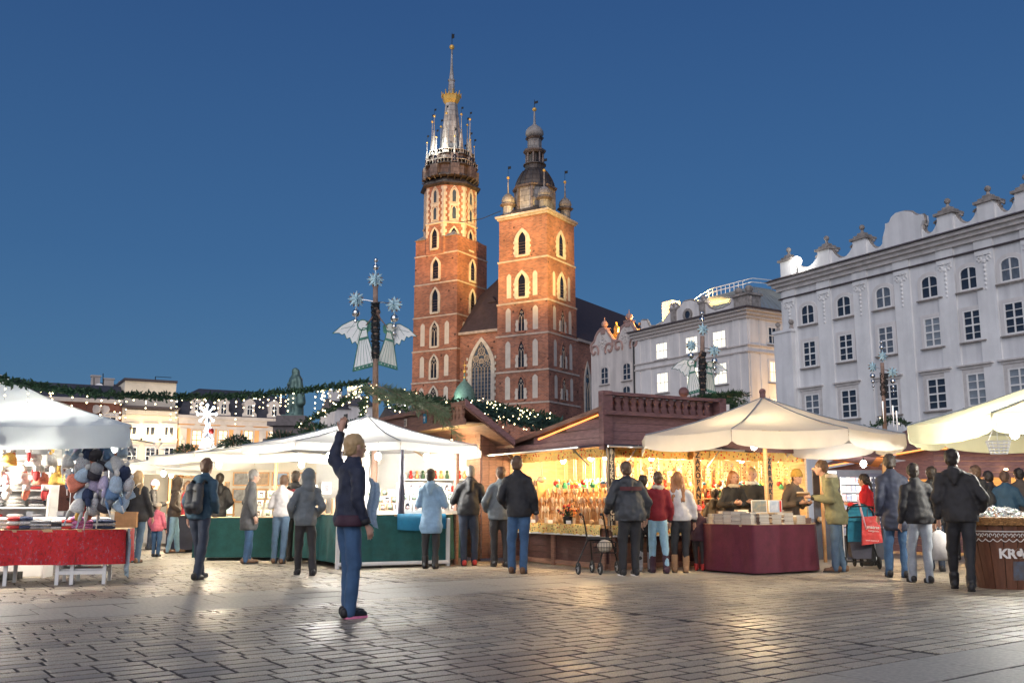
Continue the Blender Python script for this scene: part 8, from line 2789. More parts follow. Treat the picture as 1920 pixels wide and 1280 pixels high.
floral('striped_hat', (.62, .52, .62), [(.45, .2, .4), (.75, .7, .75), (.25, .15, .3)], 30, .4)

def make_hand():
 m = MB()
 capsule(m, (0, 0, .01), (0, .005, -.085), .024, .036, 10, flat=.9)
 fl = [(-.026, .062), (-.009, .072), (.009, .068), (.025, .052)]     # little .. index lengths across the palm (along y)
 for i, (y, L) in enumerate(fl):
  a = Vector((0, y + .004, -.085)); b = a + Vector((-.008, y * .12, -L * .5)); c = b + Vector((-.022, y * .05, -L * .45))
  capsule(m, a, b, .0092, .0085, 6); capsule(m, b, c, .0085, .007, 6)
 a = Vector((-.005, .026, -.03)); b = a + Vector((-.014, .022, -.03)); c = b + Vector((-.01, .004, -.03))
 capsule(m, a, b, .0125, .010, 6); capsule(m, b, c, .010, .008, 6)
 # flatten the palm
 m.v = [(x * .8, y, z) for x, y, z in m.v]
 return remesh(m, 'hand', 'skin', .0052, 2)
HAND = make_hand()
ARMS = {   # elbow, wrist for the right side (x mirrored for the left), in a 1.75 m figure
 'down': ((.235, -.03, 1.13), (.245, .07, .89)),
 'pocket': ((.262, -.07, 1.13), (.205, .12, .97)),
 'hold': ((.25, .02, 1.12), (.12, .30, 1.16)),
 'fold': ((.26, .04, 1.14), (.05, .24, 1.14)),
 'raise': ((.31, -.06, 1.53), (.30, .0, 1.79)),
 'phone': ((.25, .12, 1.22), (.10, .28, 1.42)),
 'push': ((.28, -.02, 1.13), (.24, .28, .97)),
}
def person(label, pos, H, head, jacket, trouser, shoe, hair=None, style='short', girth=1.0, length=.86, arms=('down', 'down'), stance=(0, 0), lean=0, hood=None, hat=None, scarf=None, fold=.009, seed=1, sleeve=True, boot=0, legs=True, vox=1.0, tuck=0):
 k = H / 1.75
 root = thing('person', label, 'person', (pos[0], pos[1], 0), -R(head))
 g = girth
 rs = random.Random(seed * 17)
 sway, tilt, turn = rs.choice((-1, 1)) * rs.uniform(.015, .045), rs.uniform(-.03, .03), rs.uniform(-.5, .5)
 def U(p):
  p = Vector(p)
  if p.z > .92: p.y += lean * (p.z - .92)
  p.x += sway * math.exp(-((p.z - .95) / .38) ** 2) - sway * .35 * (p.z > 1.3)
  if p.z > 1.2: p.z += tilt * p.x * 2.2
  return p * k
 sides = ((-1, arms[0], stance[0]), (1, arms[1], stance[1]))
 # ---- the body: one continuous skin from scalp to ankles
 b = MB()
 hc = U((rs.uniform(-.012, .012), .025 + lean * .1, 1.618))
 b.ball(hc + Vector((0, -.004, .025)) * k, .102 * k, 12, 8, 0, (.80, .98, 1.02))
 capsule(b, hc + Vector((0, .022, -.04)) * k, hc + Vector((0, .042, -.068)) * k, .066 * k, .042 * k)
 capsule(b, hc + Vector((0, .092, .0)) * k, hc + Vector((0, .106, -.026)) * k, .010 * k, .016 * k, 6)
 for s in (-1, 1): capsule(b, hc + Vector((s * .080, -.005, .015)) * k, hc + Vector((s * .080, .0, -.02)) * k, .017 * k, .013 * k, 6)
 capsule(b, U((0, -.005, 1.42)), hc + Vector((0, -.01, -.03)) * k, .062 * k, .058 * k)
 capsule(b, U((0, 0, 1.02)), U((0, 0, 1.30)), .115 * k, .12 * k, flat=.6)
 capsule(b, U((-.12, 0, 1.355)), U((.12, 0, 1.355)), .045 * k, .045 * k)
 jo = []
 for s, pose, st in sides:
  e, w = ARMS[pose]
  gx = (g - 1) * .17
  sh, el, wr = U((s * (.158 + gx * .5), 0, 1.375)), U((s * (e[0] + gx), e[1], e[2])), U((s * (w[0] + gx * .8), w[1], w[2]))
  capsule(b, sh, el, .034 * k, .034 * k); capsule(b, el, wr, .032 * k, .027 * k)
  hp, kn, an = U((s * .085 * (1 + .3 * (g - 1)), 0, .90)), U((s * .10, st * .45 + .02, .49)), U((s * .095, st, .09))
  capsule(b, hp, kn, .06 * k, .045 * k); capsule(b, kn, an, .042 * k, .032 * k)
  jo.append((s, sh, el, wr, hp, kn, an, pose))
 link('body', remesh(b, 'body', 'skin', .0165 * k * vox, 2), root)
 m = MB()
 for s in (-1, 1): m.ball(hc + Vector((s * .032, .087, .018)) * k, .010 * k, 6, 4, 0)
 link('eyes', m.mesh('eyes', 'eye_dark'), root)
 m = MB(); m.ball(hc + Vector((0, .094, -.052)) * k, .02 * k, 8, 4, 0, (1, .3, .3)); link('mouth', m.mesh('mouth', 'lip'), root)
 # ---- hands
 for s, sh, el, wr, hp, kn, an, pose in jo:
  if pose == 'pocket': continue
  d = (wr - el).normalized()
  q = Vector((0, 0, -1)).rotation_difference(d).to_matrix().to_4x4()
  link('hand', HAND, root, Matrix.Translation(wr + d * .01 * k) @ q @ Matrix.Diagonal((s * k, k, k, 1)))
 # ---- trousers
 if legs:
  t = MB()
  capsule(t, U((-.065 * g, 0, .92)), U((.065 * g, 0, .92)), .098 * k * g, .098 * k * g, 12)
  for s, sh, el, wr, hp, kn, an, pose in jo:
   capsule(t, hp, kn, .092 * k * (.7 + .3 * g), .072 * k * (.7 + .3 * g)); capsule(t, kn, an + Vector((0, 0, (-.035 if not boot else .06))) * k, .069 * k * (.7 + .3 * g), (.060 if not boot else .048) * k)
  link('trousers', remesh(t, 'trousers', trouser, .018 * k * vox, 3, .013, 6.5, seed, 1.0), root)
 # ---- shoes or boots
 for s, sh, el, wr, hp, kn, an, pose in jo:
  m = MB()
  o = Vector((an.x, an.y, max(0, an.z - .09 * k)))
  toe = Vector((s * .02, 1, 0)).normalized()
  heel, tip = o + Vector((0, 0, .045 * k)) - toe * .05 * k, o + Vector((0, 0, .036 * k)) + toe * .15 * k
  capsule(m, heel, tip, .043 * k, .036 * k, 10); capsule(m, heel + Vector((0, 0, .02)) * k, o + toe * .06 * k + Vector((0, 0, .06)) * k, .044 * k, .036 * k)
  if boot: capsule(m, o + Vector((0, 0, .07)) * k, o + (kn - an).normalized() * boot * k + Vector((0, 0, .06)) * k, .056 * k, .064 * k)
  else: capsule(m, o + Vector((0, 0, .05)) * k, o + Vector((0, 0, .1)) * k, .045 * k, .042 * k)
  sole = None
  if isinstance(shoe, tuple): sh_m, sole = shoe
  else: sh_m = shoe
  so = link('shoe', remesh(m, 'shoe', sh_m, .012 * k, 2), root)
  m = MB(); n = 12; vs = []
  for z in (.0, .022):
   for i in range(n):
    a = 2 * PI * i / n; L = .125 + .02 * math.cos(a)
    p = o + toe * (.05 + L * math.cos(a)) * k + Vector((toe.y, -toe.x, 0)) * (.046 * math.sin(a)) * k
    vs.append((p.x, p.y, (o.z if z == 0 else o.z + z * k)))
  m.add(vs, [list(range(n))[::-1], list(range(n, 2 * n))] + [(i, (i + 1) % n, n + (i + 1) % n, n + i) for i in range(n)])
  link('sole', m.mesh('sole', sole or 'rubber'), so)
 # ---- jacket
 j = MB()
 zt, zb = 1.33, length + .09
 capsule(j, U((0, 0, zb)), U((0, 0, 1.12)), (.192 * g) * k, (.168 * g) * k, 14, flat=.74 + .08 * (g - 1) * 4)
 capsule(j, U((0, .0, 1.10)), U((0, -.005, zt)), (.170 * g) * k, (.155 * (.6 + .4 * g)) * k, 14, flat=.70)
 if g > 1.15: j.ball(U((0, .06, 1.1)), .2 * g * k, 12, 8, 0, (1, .8, 1.1))
 gx = (g - 1) * .1
 capsule(j, U((-.125 - gx, -.005, 1.375)), U((.125 + gx, -.005, 1.375)), .082 * k * (.6 + .4 * g), .082 * k * (.6 + .4 * g))
 for s in (-1, 1): capsule(j, U((s * (.15 + gx), -.005, 1.365)), U((s * .05, -.005, 1.45)), .068 * k, .062 * k)
 capsule(j, U((0, -.01, 1.40)), U((0, .0, 1.49)), .105 * k, .080 * k)
 if length < .8:                                # a long coat flares over the hips
  capsule(j, U((0, 0, length + .12)), U((0, 0, 1.0)), .215 * g * k, .18 * g * k, 14, flat=.74)
 for s, sh, el, wr, hp, kn, an, pose in jo:
  capsule(j, sh, el, .073 * k * (.6 + .4 * g), .064 * k * (.6 + .4 * g))
  if sleeve: capsule(j, el, el.lerp(wr, .93), .064 * k * (.6 + .4 * g), .047 * k)
 if hood == 'down':
  for q in range(7):
   a = PI + (q - 3) * .42
   c = U((.105 * math.sin(a), .10 * math.cos(a) - .01, 1.475 - .012 * abs(q - 3)))
   j.ball(c, .05 * k, 8, 6)
  capsule(j, U((0, -.11, 1.45)), U((0, -.135, 1.33)), .075 * k, .04 * k)
 jk = remesh(j, 'jacket', jacket, .0175 * k * vox, 2, fold * 2.1, 6, seed, 1.2)
 # cut the hem flat so that the jacket ends cleanly
 co = np.empty(len(jk.vertices) * 3, 'f'); jk.vertices.foreach_get('co', co); co = co.reshape(-1, 3)
 hem = (length) * k
 low = co[:, 2] < hem
 co[low, 2] = hem + (co[low, 2] - hem) * .06
 jk.vertices.foreach_set('co', co.ravel()); jk.update()
 jo_ = link('jacket', jk, root)
 m = MB()
 for s, sh, el, wr, hp, kn, an, pose in jo:
  if sleeve and pose != 'pocket':
   d = (wr - el).normalized(); c = el.lerp(wr, .95); m.cyl(c - d * .035 * k, c + d * .02 * k, .046 * k * (.7 + .3 * g), .044 * k * (.7 + .3 * g), 10)
 if m.v: link('cuff', m.mesh('cuff', 'cl_black' if jacket != 'cl_black' else 'cl_dark_grey', True), jo_)
 # ---- hair, hood, hat, scarf
 if hood == 'up':
  m = MB(); m.ball(hc + Vector((0, -.022, .025)) * k, .135 * k, 12, 8, 0, (.92, 1.0, 1.12)); capsule(m, hc + Vector((0, -.04, -.08)) * k, hc + Vector((0, -.05, -.16)) * k, .11 * k, .13 * k)
  link('hood', remesh(m, 'hood', jacket, .018 * k, 2, .006, 10, seed), root)
 if hair:
  m = MB()
  m.ball(hc + Vector((0, -.022, .040)) * k, (.109 if style != 'cropped' else .104) * k, 12, 8, 0, (.86, .98, 1.0))
  m.ball(hc + Vector((0, -.050, -.005)) * k, .085 * k, 10, 7, 0, (.95, .8, 1.0))
  if style == 'long':
   rg = random.Random(seed)
   for q in range(11):
    a = PI + (q - 5) * .30
    p0 = hc + Vector((.085 * math.sin(a), .085 * math.cos(a) - .01, .03)) * k
    capsule(m, p0, hc + Vector((.105 * math.sin(a), -.075 + .02 * rg.random(), -.16)) * k, .035 * k, .032 * k, 6)
    capsule(m, hc + Vector((.105 * math.sin(a), -.075, -.16)) * k, hc + Vector((.09 * math.sin(a) + rg.uniform(-.02, .02), -.12, -.30 - .10 * rg.random())) * k, .034 * k, .014 * k, 6)
  if style == 'bun': m.ball(hc + Vector((0, -.12, .05)) * k, .045 * k, 8, 6)
  if style == 'tail': capsule(m, hc + Vector((0, -.11, .03)) * k, hc + Vector((.02, -.16, -.2)) * k, .035 * k, .018 * k, 8)
  link('hair', remesh(m, 'hair', hair, .011 * k, 1, {'cropped': .003, 'long': .012}.get(style, .012), 24, seed, .35 if style == 'long' else .7), root)
 if hat:
  m = MB(); c = hc + Vector((0, -.012, .03)) * k
  m.lathe([(.104 * k, -.012 * k), (.115 * k, -.005 * k), (.116 * k, .04 * k), (.108 * k, .045 * k), (.102 * k, .085 * k), (.072 * k, .125 * k), (.03 * k, .142 * k), (.004 * k, .145 * k)], 16, c, 0, 0, .92, 1.02)
  link('hat', m.mesh('hat', hat, True), root)
 if scarf:
  m = MB()
  for q in range(12):
   a = q * PI / 6; capsule(m, U((.085 * math.sin(a), .085 * math.cos(a), 1.475 + .012 * math.sin(q * 2))), U((.085 * math.sin(a + .5), .085 * math.cos(a + .5), 1.49)), .036 * k, .036 * k, 6)
  link('scarf', remesh(m, 'scarf', scarf, .014 * k, 2, .006, 20, seed), root)
 return root, k, jo

def at_feet(u, v): return G(u, v)
def backpack(p, k, mt, label):
 t = thing('backpack', label, 'backpack', (0, 0, 0)); t.matrix_basis = wm(p) @ Matrix.Translation(Vector((0, -.225, 1.18)) * k)
 m = MB()
 capsule(m, (-.06, 0, -.16), (-.06, .01, .13), .09, .085, flat=.8); capsule(m, (.06, 0, -.16), (.06, .01, .13), .09, .085, flat=.8); capsule(m, (-.05, -.06, -.13), (.05, -.06, -.13), .06, .06)
 link('pack_body', remesh(m, 'pack_body', mt, .014, 2, .008, 12, 3), t)
 m = MB()
 for s in (-1, 1): m.tube([(s * .09, .03, .16), (s * .10, .10, .24), (s * .11, .2, .2)], .018, 5)
 m.tube([(-.08, -.075, .08), (0, -.1, .12), (.08, -.075, .08)], .006, 4); link('strap', m.mesh('strap', 'iron'), t)
# nearest figure, arm up
p1, k1, j1 = person('person in dark navy and plum jacket with one arm raised high, blond, pink soled trainers', at_feet(652, 1157), 1.78, 56, 'cl_navy', 'denim_blue', ('shoe_black', 'sole_pink'), 'hair_blond', 'short', 1.04, .86, ('raise', 'down'), (.04, -.03), 0, None, None, None, .010, 3, vox=.8)
m = MB(); w_ = j1[0][3]; m.box(w_ + Vector((.0, .05, .12)), (.075, .010, .15)); ph = link('phone', m.mesh('phone', 'iron'), None, wm(p1)); tag(ph, 'dark phone held up by the person with raised arm', 'phone')
m = MB(); K = 6
vs = [(.06 + .03 * math.sin(k * 1.1), .16 + .02 * math.sin(j * 1.3) + .11 * k / K, 1.36 - j * .09 - .01 * k) for j in range(6) for k in range(K + 1)]
m.add(vs, [(j * (K + 1) + k, (j + 1) * (K + 1) + k, (j + 1) * (K + 1) + k + 1, j * (K + 1) + k + 1) for j in range(5) for k in range(K)])
link('shawl', m.mesh('shawl', 'knit_pale_blue', True), p1)
m = MB(); hemz = .86 * k1
m.lathe([(.190 * k1, hemz + .002), (.200 * k1, hemz + .02), (.197 * k1, hemz + .10), (.186 * k1, hemz + .11)], 20, (0, 0, 0), 0, 0, 1.0, .76); link('jacket_band', m.mesh('jacket_band', 'cl_plum', True), p1)
for s in j1:                                        # laces on the trainers
 m = MB(); o = s[6]
 for q in range(4): m.cyl((o.x - .03, o.y + .03 + .025 * q, o.z - .005 - .012 * q), (o.x + .03, o.y + .04 + .025 * q, o.z - .005 - .012 * q), .004, n=4)
 link('lace', m.mesh('lace', 'star_blue'), p1)
person('person in long grey overcoat and blue jeans with white hair, standing in profile by easel', at_feet(463, 1056), 1.72, 70, 'cl_grey', 'denim_blue', 'shoe_brown', 'hair_grey', 'short', 1.08, .62, ('pocket', 'down'), (.03, -.04), .05, None, None, None, .008, 5)
pk, kk_, _j = person('person striding away in dark teal jacket and jeans in the open square', at_feet(372, 1085), 1.76, 15, 'cl_teal', 'denim_dark', 'shoe_black', 'hair_brown', 'short', 1.0, .86, ('down', 'pocket'), (.20, -.22), .04, 'down', None, None, .010, 6)
person('person with brown hood up walking in profile, light jeans', at_feet(322, 1036), 1.66, 70, 'cl_brown', 'denim_light', 'shoe_brown', None, 'short', 1.06, .84, ('pocket', 'pocket'), (.12, -.10), .06, 'up', None, None, .009, 7)
pw, kw_, jw = person('person with long blond hair in black coat with tan shoulder bag', at_feet(250, 1055), 1.70, 8, 'cl_charcoal', 'denim_mid', 'shoe_brown', 'hair_blond', 'long', 1.03, .78, ('pocket', 'down'), (.06, -.05), 0, None, None, None, .008, 8)
bg_ = thing('shoulder_bag', 'tan leather shoulder bag worn by the blond person in black coat', 'bag', wm(pw) @ Vector((-.08, -.2, .80)), 0)
m = MB(); m.box((0, 0, 0), (.40, .09, .28)); m.box((0, -.05, .06), (.41, .012, .17)); link('bag_body', m.mesh('bag_body', 'leather_tan'), bg_)
m = MB(); m.tube([(-.18, 0, .13), (-.02, -.02, .45), (.16, .04, .66), (.18, .16, .68)], .014, 5); link('strap', m.mesh('strap', 'scarf_beige'), bg_)
person('small child in bright pink jacket with fluffy beige hat', at_feet(291, 1043), 1.10, 12, 'cl_pink', 'denim_blue', 'shoe_black', None, 'short', 1.18, .84, ('down', 'down'), (.03, -.02), 0, None, 'scarf_beige', None, .008, 9)
person('person in dark jacket with striped knit hat beside the pink child', at_feet(279, 1030), 1.64, 60, 'cl_charcoal', 'denim_dark', 'shoe_black', 'hair_brown', 'short', 1.0, .84, ('hold', 'hold'), (.02, -.02), .05, None, 'striped_hat', None, .009, 10)
person('person in pale grey top leaning over the green picture counter, blue jeans', at_feet(521, 1056), 1.62, 5, 'cl_hoodie', 'denim_mid', 'shoe_brown', 'hair_brown', 'short', .98, .92, ('hold', 'hold'), (.03, -.05), .25, None, None, None, .009, 11)
pk2, kk2, _j = person('person in black jacket and black trousers right of the pale grey top', at_feet(549, 1052), 1.72, 12, 'cl_black', 'cl_charcoal', 'shoe_black', 'hair_dark', 'short', 1.02, .86, ('pocket', 'down'), (.03, -.03), .03, 'down', None, None, .009, 12)
person('person in slate hooded jacket and dark trousers passing left of green counter', at_feet(572, 1078), 1.62, -25, 'cl_slate', 'cl_charcoal', 'shoe_black', None, 'short', 1.04, .82, ('pocket', 'pocket'), (.14, -.14), .05, 'up', None, None, .010, 13)
person('person in pale blue long coat and black leggings facing the gift stall', at_feet(806, 1066), 1.68, 8, 'cl_pale_blue', 'cl_black', 'shoe_black', 'hair_dark', 'short', 1.0, .62, ('hold', 'hold'), (.03, -.02), .02, 'down', None, None, .008, 14, boot=.14)
person('person with cropped grey hair, black hooded jacket, red shoes at right end of gift stall', at_feet(880, 1060), 1.78, -8, 'cl_black', 'denim_dark', 'shoe_red', 'hair_grey', 'cropped', 1.12, .88, ('hold', 'fold'), (-.03, .05), .10, 'down', None, None, .010, 15)
person('tall person in black jacket and blue jeans before the spoon rack', at_feet(970, 1075), 1.85, 12, 'cl_black', 'denim_blue', 'shoe_brown', 'hair_brown', 'short', 1.06, .84, ('pocket', 'down'), (.05, -.03), .03, None, None, None, .008, 16)
pb, kb_, jb = person('heavy person in grey black padded jacket with dull red stripe, behind walking frame', at_feet(1180, 1079), 1.74, -14, 'cl_dark_grey', 'cl_black', ('shoe_black', 'white_paint'), 'hair_brown', 'short', 1.36, .84, ('push', 'down'), (.02, -.03), .05, 'down', None, None, .012, 17)
m = MB(); K = 8; vs = []
for z in (1.30, 1.36):
 for i in range(K + 1):
  a = (i / K - .5) * 1.5; vs.append((.262 * math.sin(a), -.203 * math.cos(a) - .012 + .02, z * kb_))
m.add(vs, [(i, i + 1, i + K + 2, i + K + 1) for i in range(K)]); link('red_stripe', m.mesh('red_stripe', 'cl_stripe', True), pb)
person('person in dark coat with furry grey boots half hidden by the heavy one', at_feet(1210, 1071), 1.56, 0, 'cl_charcoal', 'cl_black', 'knit_grey', 'hair_dark', 'short', 1.0, .7, ('down', 'down'), (0, 0), 0, None, None, None, .008, 18, boot=.28)
person('person in maroon fleece and light blue jeans with crossed legs, dark bun', at_feet(1237, 1074), 1.60, -6, 'cl_maroon', 'denim_light', 'cl_plum', 'hair_brown', 'bun', .98, .90, ('down', 'down'), (.10, -.12), 0, None, None, 'scarf_beige', .007, 19, boot=.22)
person('person with long ginger hair in pale hoodie and black trousers', at_feet(1276, 1073), 1.60, 4, 'cl_hoodie', 'cl_black', 'boot_tan', 'hair_ginger', 'long', 1.02, .90, ('pocket', 'down'), (.02, -.04), 0, None, None, None, .010, 20, boot=.22)
person('little child in dark jacket with red boots next to maroon table', at_feet(1312, 1069), 1.05, 20, 'cl_plum', 'cl_charcoal', 'shoe_red', None, 'short', 1.12, .8, ('down', 'hold'), (.03, -.03), .04, None, 'cl_pink', None, .009, 21, boot=.1)
q = W(1340, 950, 17.9)
person('young person in black padded jacket behind left end of the book stacks', (q.x, q.y), 1.36, 40, 'cl_charcoal', 'cl_black', 'shoe_black', 'hair_dark', 'short', 1.1, .8, ('down', 'hold'), (0, 0), .08, 'down', None, None, .010, 22)
q = W(1374, 950, 17.25)
person('bookseller in black coat with beige scarf and light brown hair', (q.x, q.y), 1.66, 165, 'cl_black', 'cl_black', 'shoe_black', 'hair_ginger', 'long', 1.02, .8, ('fold', 'hold'), (0, 0), .06, None, None, 'scarf_beige', .009, 23)
q = W(1410, 950, 17.5)
person('bookseller in dark coat with cream collar beside the signboard', (q.x, q.y), 1.72, 195, 'cl_charcoal', 'cl_black', 'shoe_black', 'hair_blond', 'short', 1.08, .8, ('fold', 'fold'), (0, 0), .04, None, None, 'fur_white', .009, 24)
q = W(1482, 950, 17.1)
person('bookseller in brown black hoodie and mustard beanie bending over the table', (q.x, q.y), 1.66, 150, 'cl_brown', 'cl_black', 'shoe_black', 'hair_brown', 'short', 1.02, .86, ('hold', 'hold'), (0, 0), .22, 'down', 'knit_ochre', None, .009, 25)
pp_, kpp, jpp = person('person in olive parka with fur hood reading a book at the maroon table', at_feet(1574, 1072), 1.80, -72, 'cl_olive', 'denim_mid', 'shoe_brown', 'hair_brown', 'short', 1.10, .74, ('hold', 'hold'), (.05, -.06), .22, 'down', None, None, .012, 26)
m = MB()
for q_ in range(16):
 a = PI + (q_ - 7.5) * .22; m.ball(Vector((.12 * math.sin(a), .11 * math.cos(a) + .10, 1.50)) * kpp, .04, 8, 5)
link('fur_trim', remesh(m, 'fur_trim', 'scarf_beige', .014, 1, .012, 40, 3), pp_)
wq = wm(pp_) @ ((jpp[0][3] + jpp[1][3]) / 2 + Vector((0, .14, .05)))
ob_ = thing('open_book', 'open tan book held by the person in olive parka', 'book', wq, -R(-72))
m = MB(); m.box((-.075, 0, .01), (.15, .2, .02), M=Matrix.Rotation(.35, 4, 'Y')); m.box((.075, 0, .01), (.15, .2, .02), M=Matrix.Rotation(-.35, 4, 'Y')); link('pages', m.mesh('pages', 'book_cream'), ob_)
m = MB(); m.box((-.076, 0, -.006), (.16, .21, .006), M=Matrix.Rotation(.35, 4, 'Y')); m.box((.076, 0, -.006), (.16, .21, .006), M=Matrix.Rotation(-.35, 4, 'Y')); link('cover', m.mesh('cover', 'pale_wood'), ob_)
q = W(1628, 950, 17.6)
person('person in bright red coat with dark ponytail behind the pushchair', (q.x, q.y), 1.62, -50, 'cl_red', 'cl_charcoal', 'shoe_black', 'hair_dark', 'tail', 1.06, .80, ('hold', 'hold'), (0, 0), .06, None, None, None, .008, 27)
person('tall person in long navy black coat and jeans right of the pushchair', at_feet(1684, 1082), 1.84, 8, 'cl_navy', 'denim_blue', 'shoe_black', 'hair_dark', 'short', .96, .66, ('down', 'down'), (.08, -.06), 0, None, None, None, .010, 28)
pd, kd, jd = person('person in black jacket and pale grey trousers carrying a white bag', at_feet(1728, 1092), 1.66, 0, 'cl_black', 'cl_skirt', 'shoe_black', 'hair_dark', 'short', 1.08, .86, ('down', 'down'), (.08, -.08), 0, None, None, None, .010, 29)
wq = wm(pd) @ (jd[1][3] + Vector((.04, 0, -.32)))
sb = thing('carrier_bag', 'white plastic carrier bag hanging beside pale grey trousers', 'bag', wq)
m = MB(); m.lathe([(.10, -.22), (.14, -.2), (.15, 0), (.12, .14), (.03, .2)], 12, (0, 0, 0), 0, 0, 1, .45); link('bag_body', m.mesh('bag_body', 'cl_hoodie', True), sb)
m = MB(); m.tube([(-.05, 0, .16), (0, 0, .26), (.05, 0, .16)], .006, 4); link('handle', m.mesh('handle', 'paper_white'), sb)
person('broad person in black padded jacket and boots striding in the right foreground', at_feet(1806, 1106), 1.80, 25, 'cl_charcoal', 'cl_black', 'shoe_black', 'hair_dark', 'short', 1.14, .84, ('down', 'pocket'), (.20, -.18), .05, 'down', None, None, .012, 30, boot=.12)
for i, (u, Y, H, hd, jk, ha, lb) in enumerate(((1856, 19.0, 1.72, -20, 'cl_charcoal', 'hair_dark', 'person in charcoal jacket queueing at dark stall, left of the blue jacket'), (1884, 18.6, 1.70, 30, 'cl_teal', 'hair_brown', 'person in dull blue jacket queueing at dark stall'), (1912, 19.2, 1.78, -10, 'cl_brown', 'hair_dark', 'person in brown jacket queueing at far right of dark stall'), (1776, 19.3, 1.70, 5, 'cl_plum', 'hair_dark', 'person in plum jacket at left corner of dark stall'))):
 q = W(u, 900, Y)
 person(lb, (q.x, q.y), H, hd, jk, 'cl_black', 'shoe_black', ha, 'short', 1.1, .8, ('pocket', 'hold'), (.02, -.02), .02, None, None, None, .009, 31 + i, vox=1.15)

for u, v, H, hd, gi, jk, tr, ha, st, ln, ar, lb in (
 (232, 1042, 1.72, -10, 1.05, 'cl_dark_grey', 'denim_dark', 'hair_dark', 'short', .82, ('pocket', 'down'), 'person in dark grey jacket at far left edge of the back stalls'),
 (345, 1028, 1.64, 100, .98, 'cl_maroon', 'cl_black', 'hair_brown', 'long', .8, ('down', 'hold'), 'person in maroon jacket with long brown hair beyond the striding one'),
 (405, 1040, 1.74, -30, 1.04, 'cl_black', 'denim_dark', 'hair_dark', 'short', .8, ('hold', 'pocket'), 'person in black jacket behind the easel with pale blue boards'),
 (938, 1062, 1.74, -15, 1.06, 'cl_slate', 'cl_charcoal', 'hair_brown', 'short', .82, ('pocket', 'down'), 'person in slate jacket just left of the tall one in black'),
 (1757, 1070, 1.70, 30, 1.05, 'cl_black', 'denim_dark', 'hair_dark', 'short', .76, ('down', 'pocket'), 'person in black jacket between carrier bag and dark stall'),
 (1845, 1062, 1.76, -20, 1.12, 'cl_charcoal', 'cl_black', 'hair_brown', 'short', .74, ('pocket', 'pocket'), 'person in charcoal coat behind the sweets barrel')):
 person(lb, at_feet(u, v), H, hd, jk, tr, 'shoe_black', ha, st, gi, ln, ar, (.06, -.07), .03, 'down' if st == 'short' else None, None, None, .009, u, vox=1.1)

backpack(pk, kk_, 'cl_dark_grey', 'dark grey backpack worn by the striding person in teal')
backpack(pk2, kk2, 'cl_maroon', 'maroon backpack on the person in black at the picture counter')

# ================================================================ WALKING FRAME
wc = G(1114, 1077)
WF = thing('walking_frame', 'black wheeled walking frame with wire basket beside the heavy person', 'walking frame', wc, R(-14))
wheels = [(-.24, -.06), (.10, -.02), (-.10, .42), (.30, .46)]
def wheel(root, x, y, r, w=.03, rim='steel', rz=0):
 m = MB(); n = 20
 T = Matrix.Translation((x, y, r)) @ Matrix.Rotation(rz, 4, 'Z')
 pts = [T @ Vector((0, (r - .018) * math.cos(2 * PI * q / n), (r - .018) * math.sin(2 * PI * q / n))) for q in range(n + 1)]
 m.tube(pts, .018, 6); wh = link('wheel', m.mesh('wheel', 'rubber', True), root)
 m = MB(); m.cyl(T @ Vector((-w / 2, 0, 0)), T @ Vector((w / 2, 0, 0)), .02, n=8)
 for q in range(5):
  a = 2 * PI * q / 5; m.cyl(T @ Vector((0, 0, 0)), T @ Vector((0, (r - .025) * math.cos(a), (r - .025) * math.sin(a))), .01, n=5)
 link('rim', m.mesh('rim', rim), wh)
for x, y in wheels: wheel(WF, x, y, .10, rz=.5)
m = MB()
for (x, y), (tx, ty) in zip(wheels, ((-.12, .12), (.16, .14), (-.10, .28), (.24, .3))):
 m.cyl((x, y, .12), (x, y, .2), .012, n=6); m.tube([(x, y, .2), ((x + tx) / 2, (y + ty) / 2, .36), (tx, ty, .52)], .013, 6)
for s in (-.12, .2):
 m.tube([(s, .14, .5), (s - .02, .06, .72), (s - .04, -.02, .90), (s - .05, -.10, .93)], .013, 6)
m.tube([(-.12, .14, .52), (.2, .14, .52)], .012, 6); m.tube([(-.12, .3, .52), (.24, .3, .52)], .012, 6)
link('frame_tube', m.mesh('frame_tube', 'iron'), WF)
m = MB()
for s in (-.17, .15): m.cyl((s, -.10, .93), (s, -.22, .93), .022, n=8)
for s in (-.17, .15): m.tube([(s, -.2, .90), (s + .01, -.12, .86), (s + .03, -.02, .84)], .006, 4)
link('grip', m.mesh('grip', 'rubber'), WF)
m = MB(); m.bx(-.13, .24, .10, .34, .54, .575); link('seat', m.mesh('seat', 'rubber'), WF)
m = MB()
for z in (.34, .42, .5): m.tube([(.0, -.05, z), (.34, -.05, z), (.34, .12, z), (.0, .12, z), (.0, -.05, z)], .005, 4)
for k in range(9): m.cyl((.0 + .0425 * k, -.05, .34), (.0 + .0425 * k, -.05, .5), .003, n=4)
for k in range(5): m.cyl((.34, -.05 + .042 * k, .34), (.34, -.05 + .042 * k, .5), .003, n=4)
m.box((.17, .035, .335), (.34, .17, .006)); link('wire_basket', m.mesh('wire_basket', 'iron'), WF)
m = MB(); m.ball((0, 0, 0), .11, 10, 7, 0, (1.1, .7, .9)); tag(link('beige_bundle', m.mesh('beige_bundle', 'scarf_beige', True), None, wm(WF) @ Matrix.Translation((.17, .035, .44))), 'beige cloth bundle in the basket of the walking frame', 'bundle')

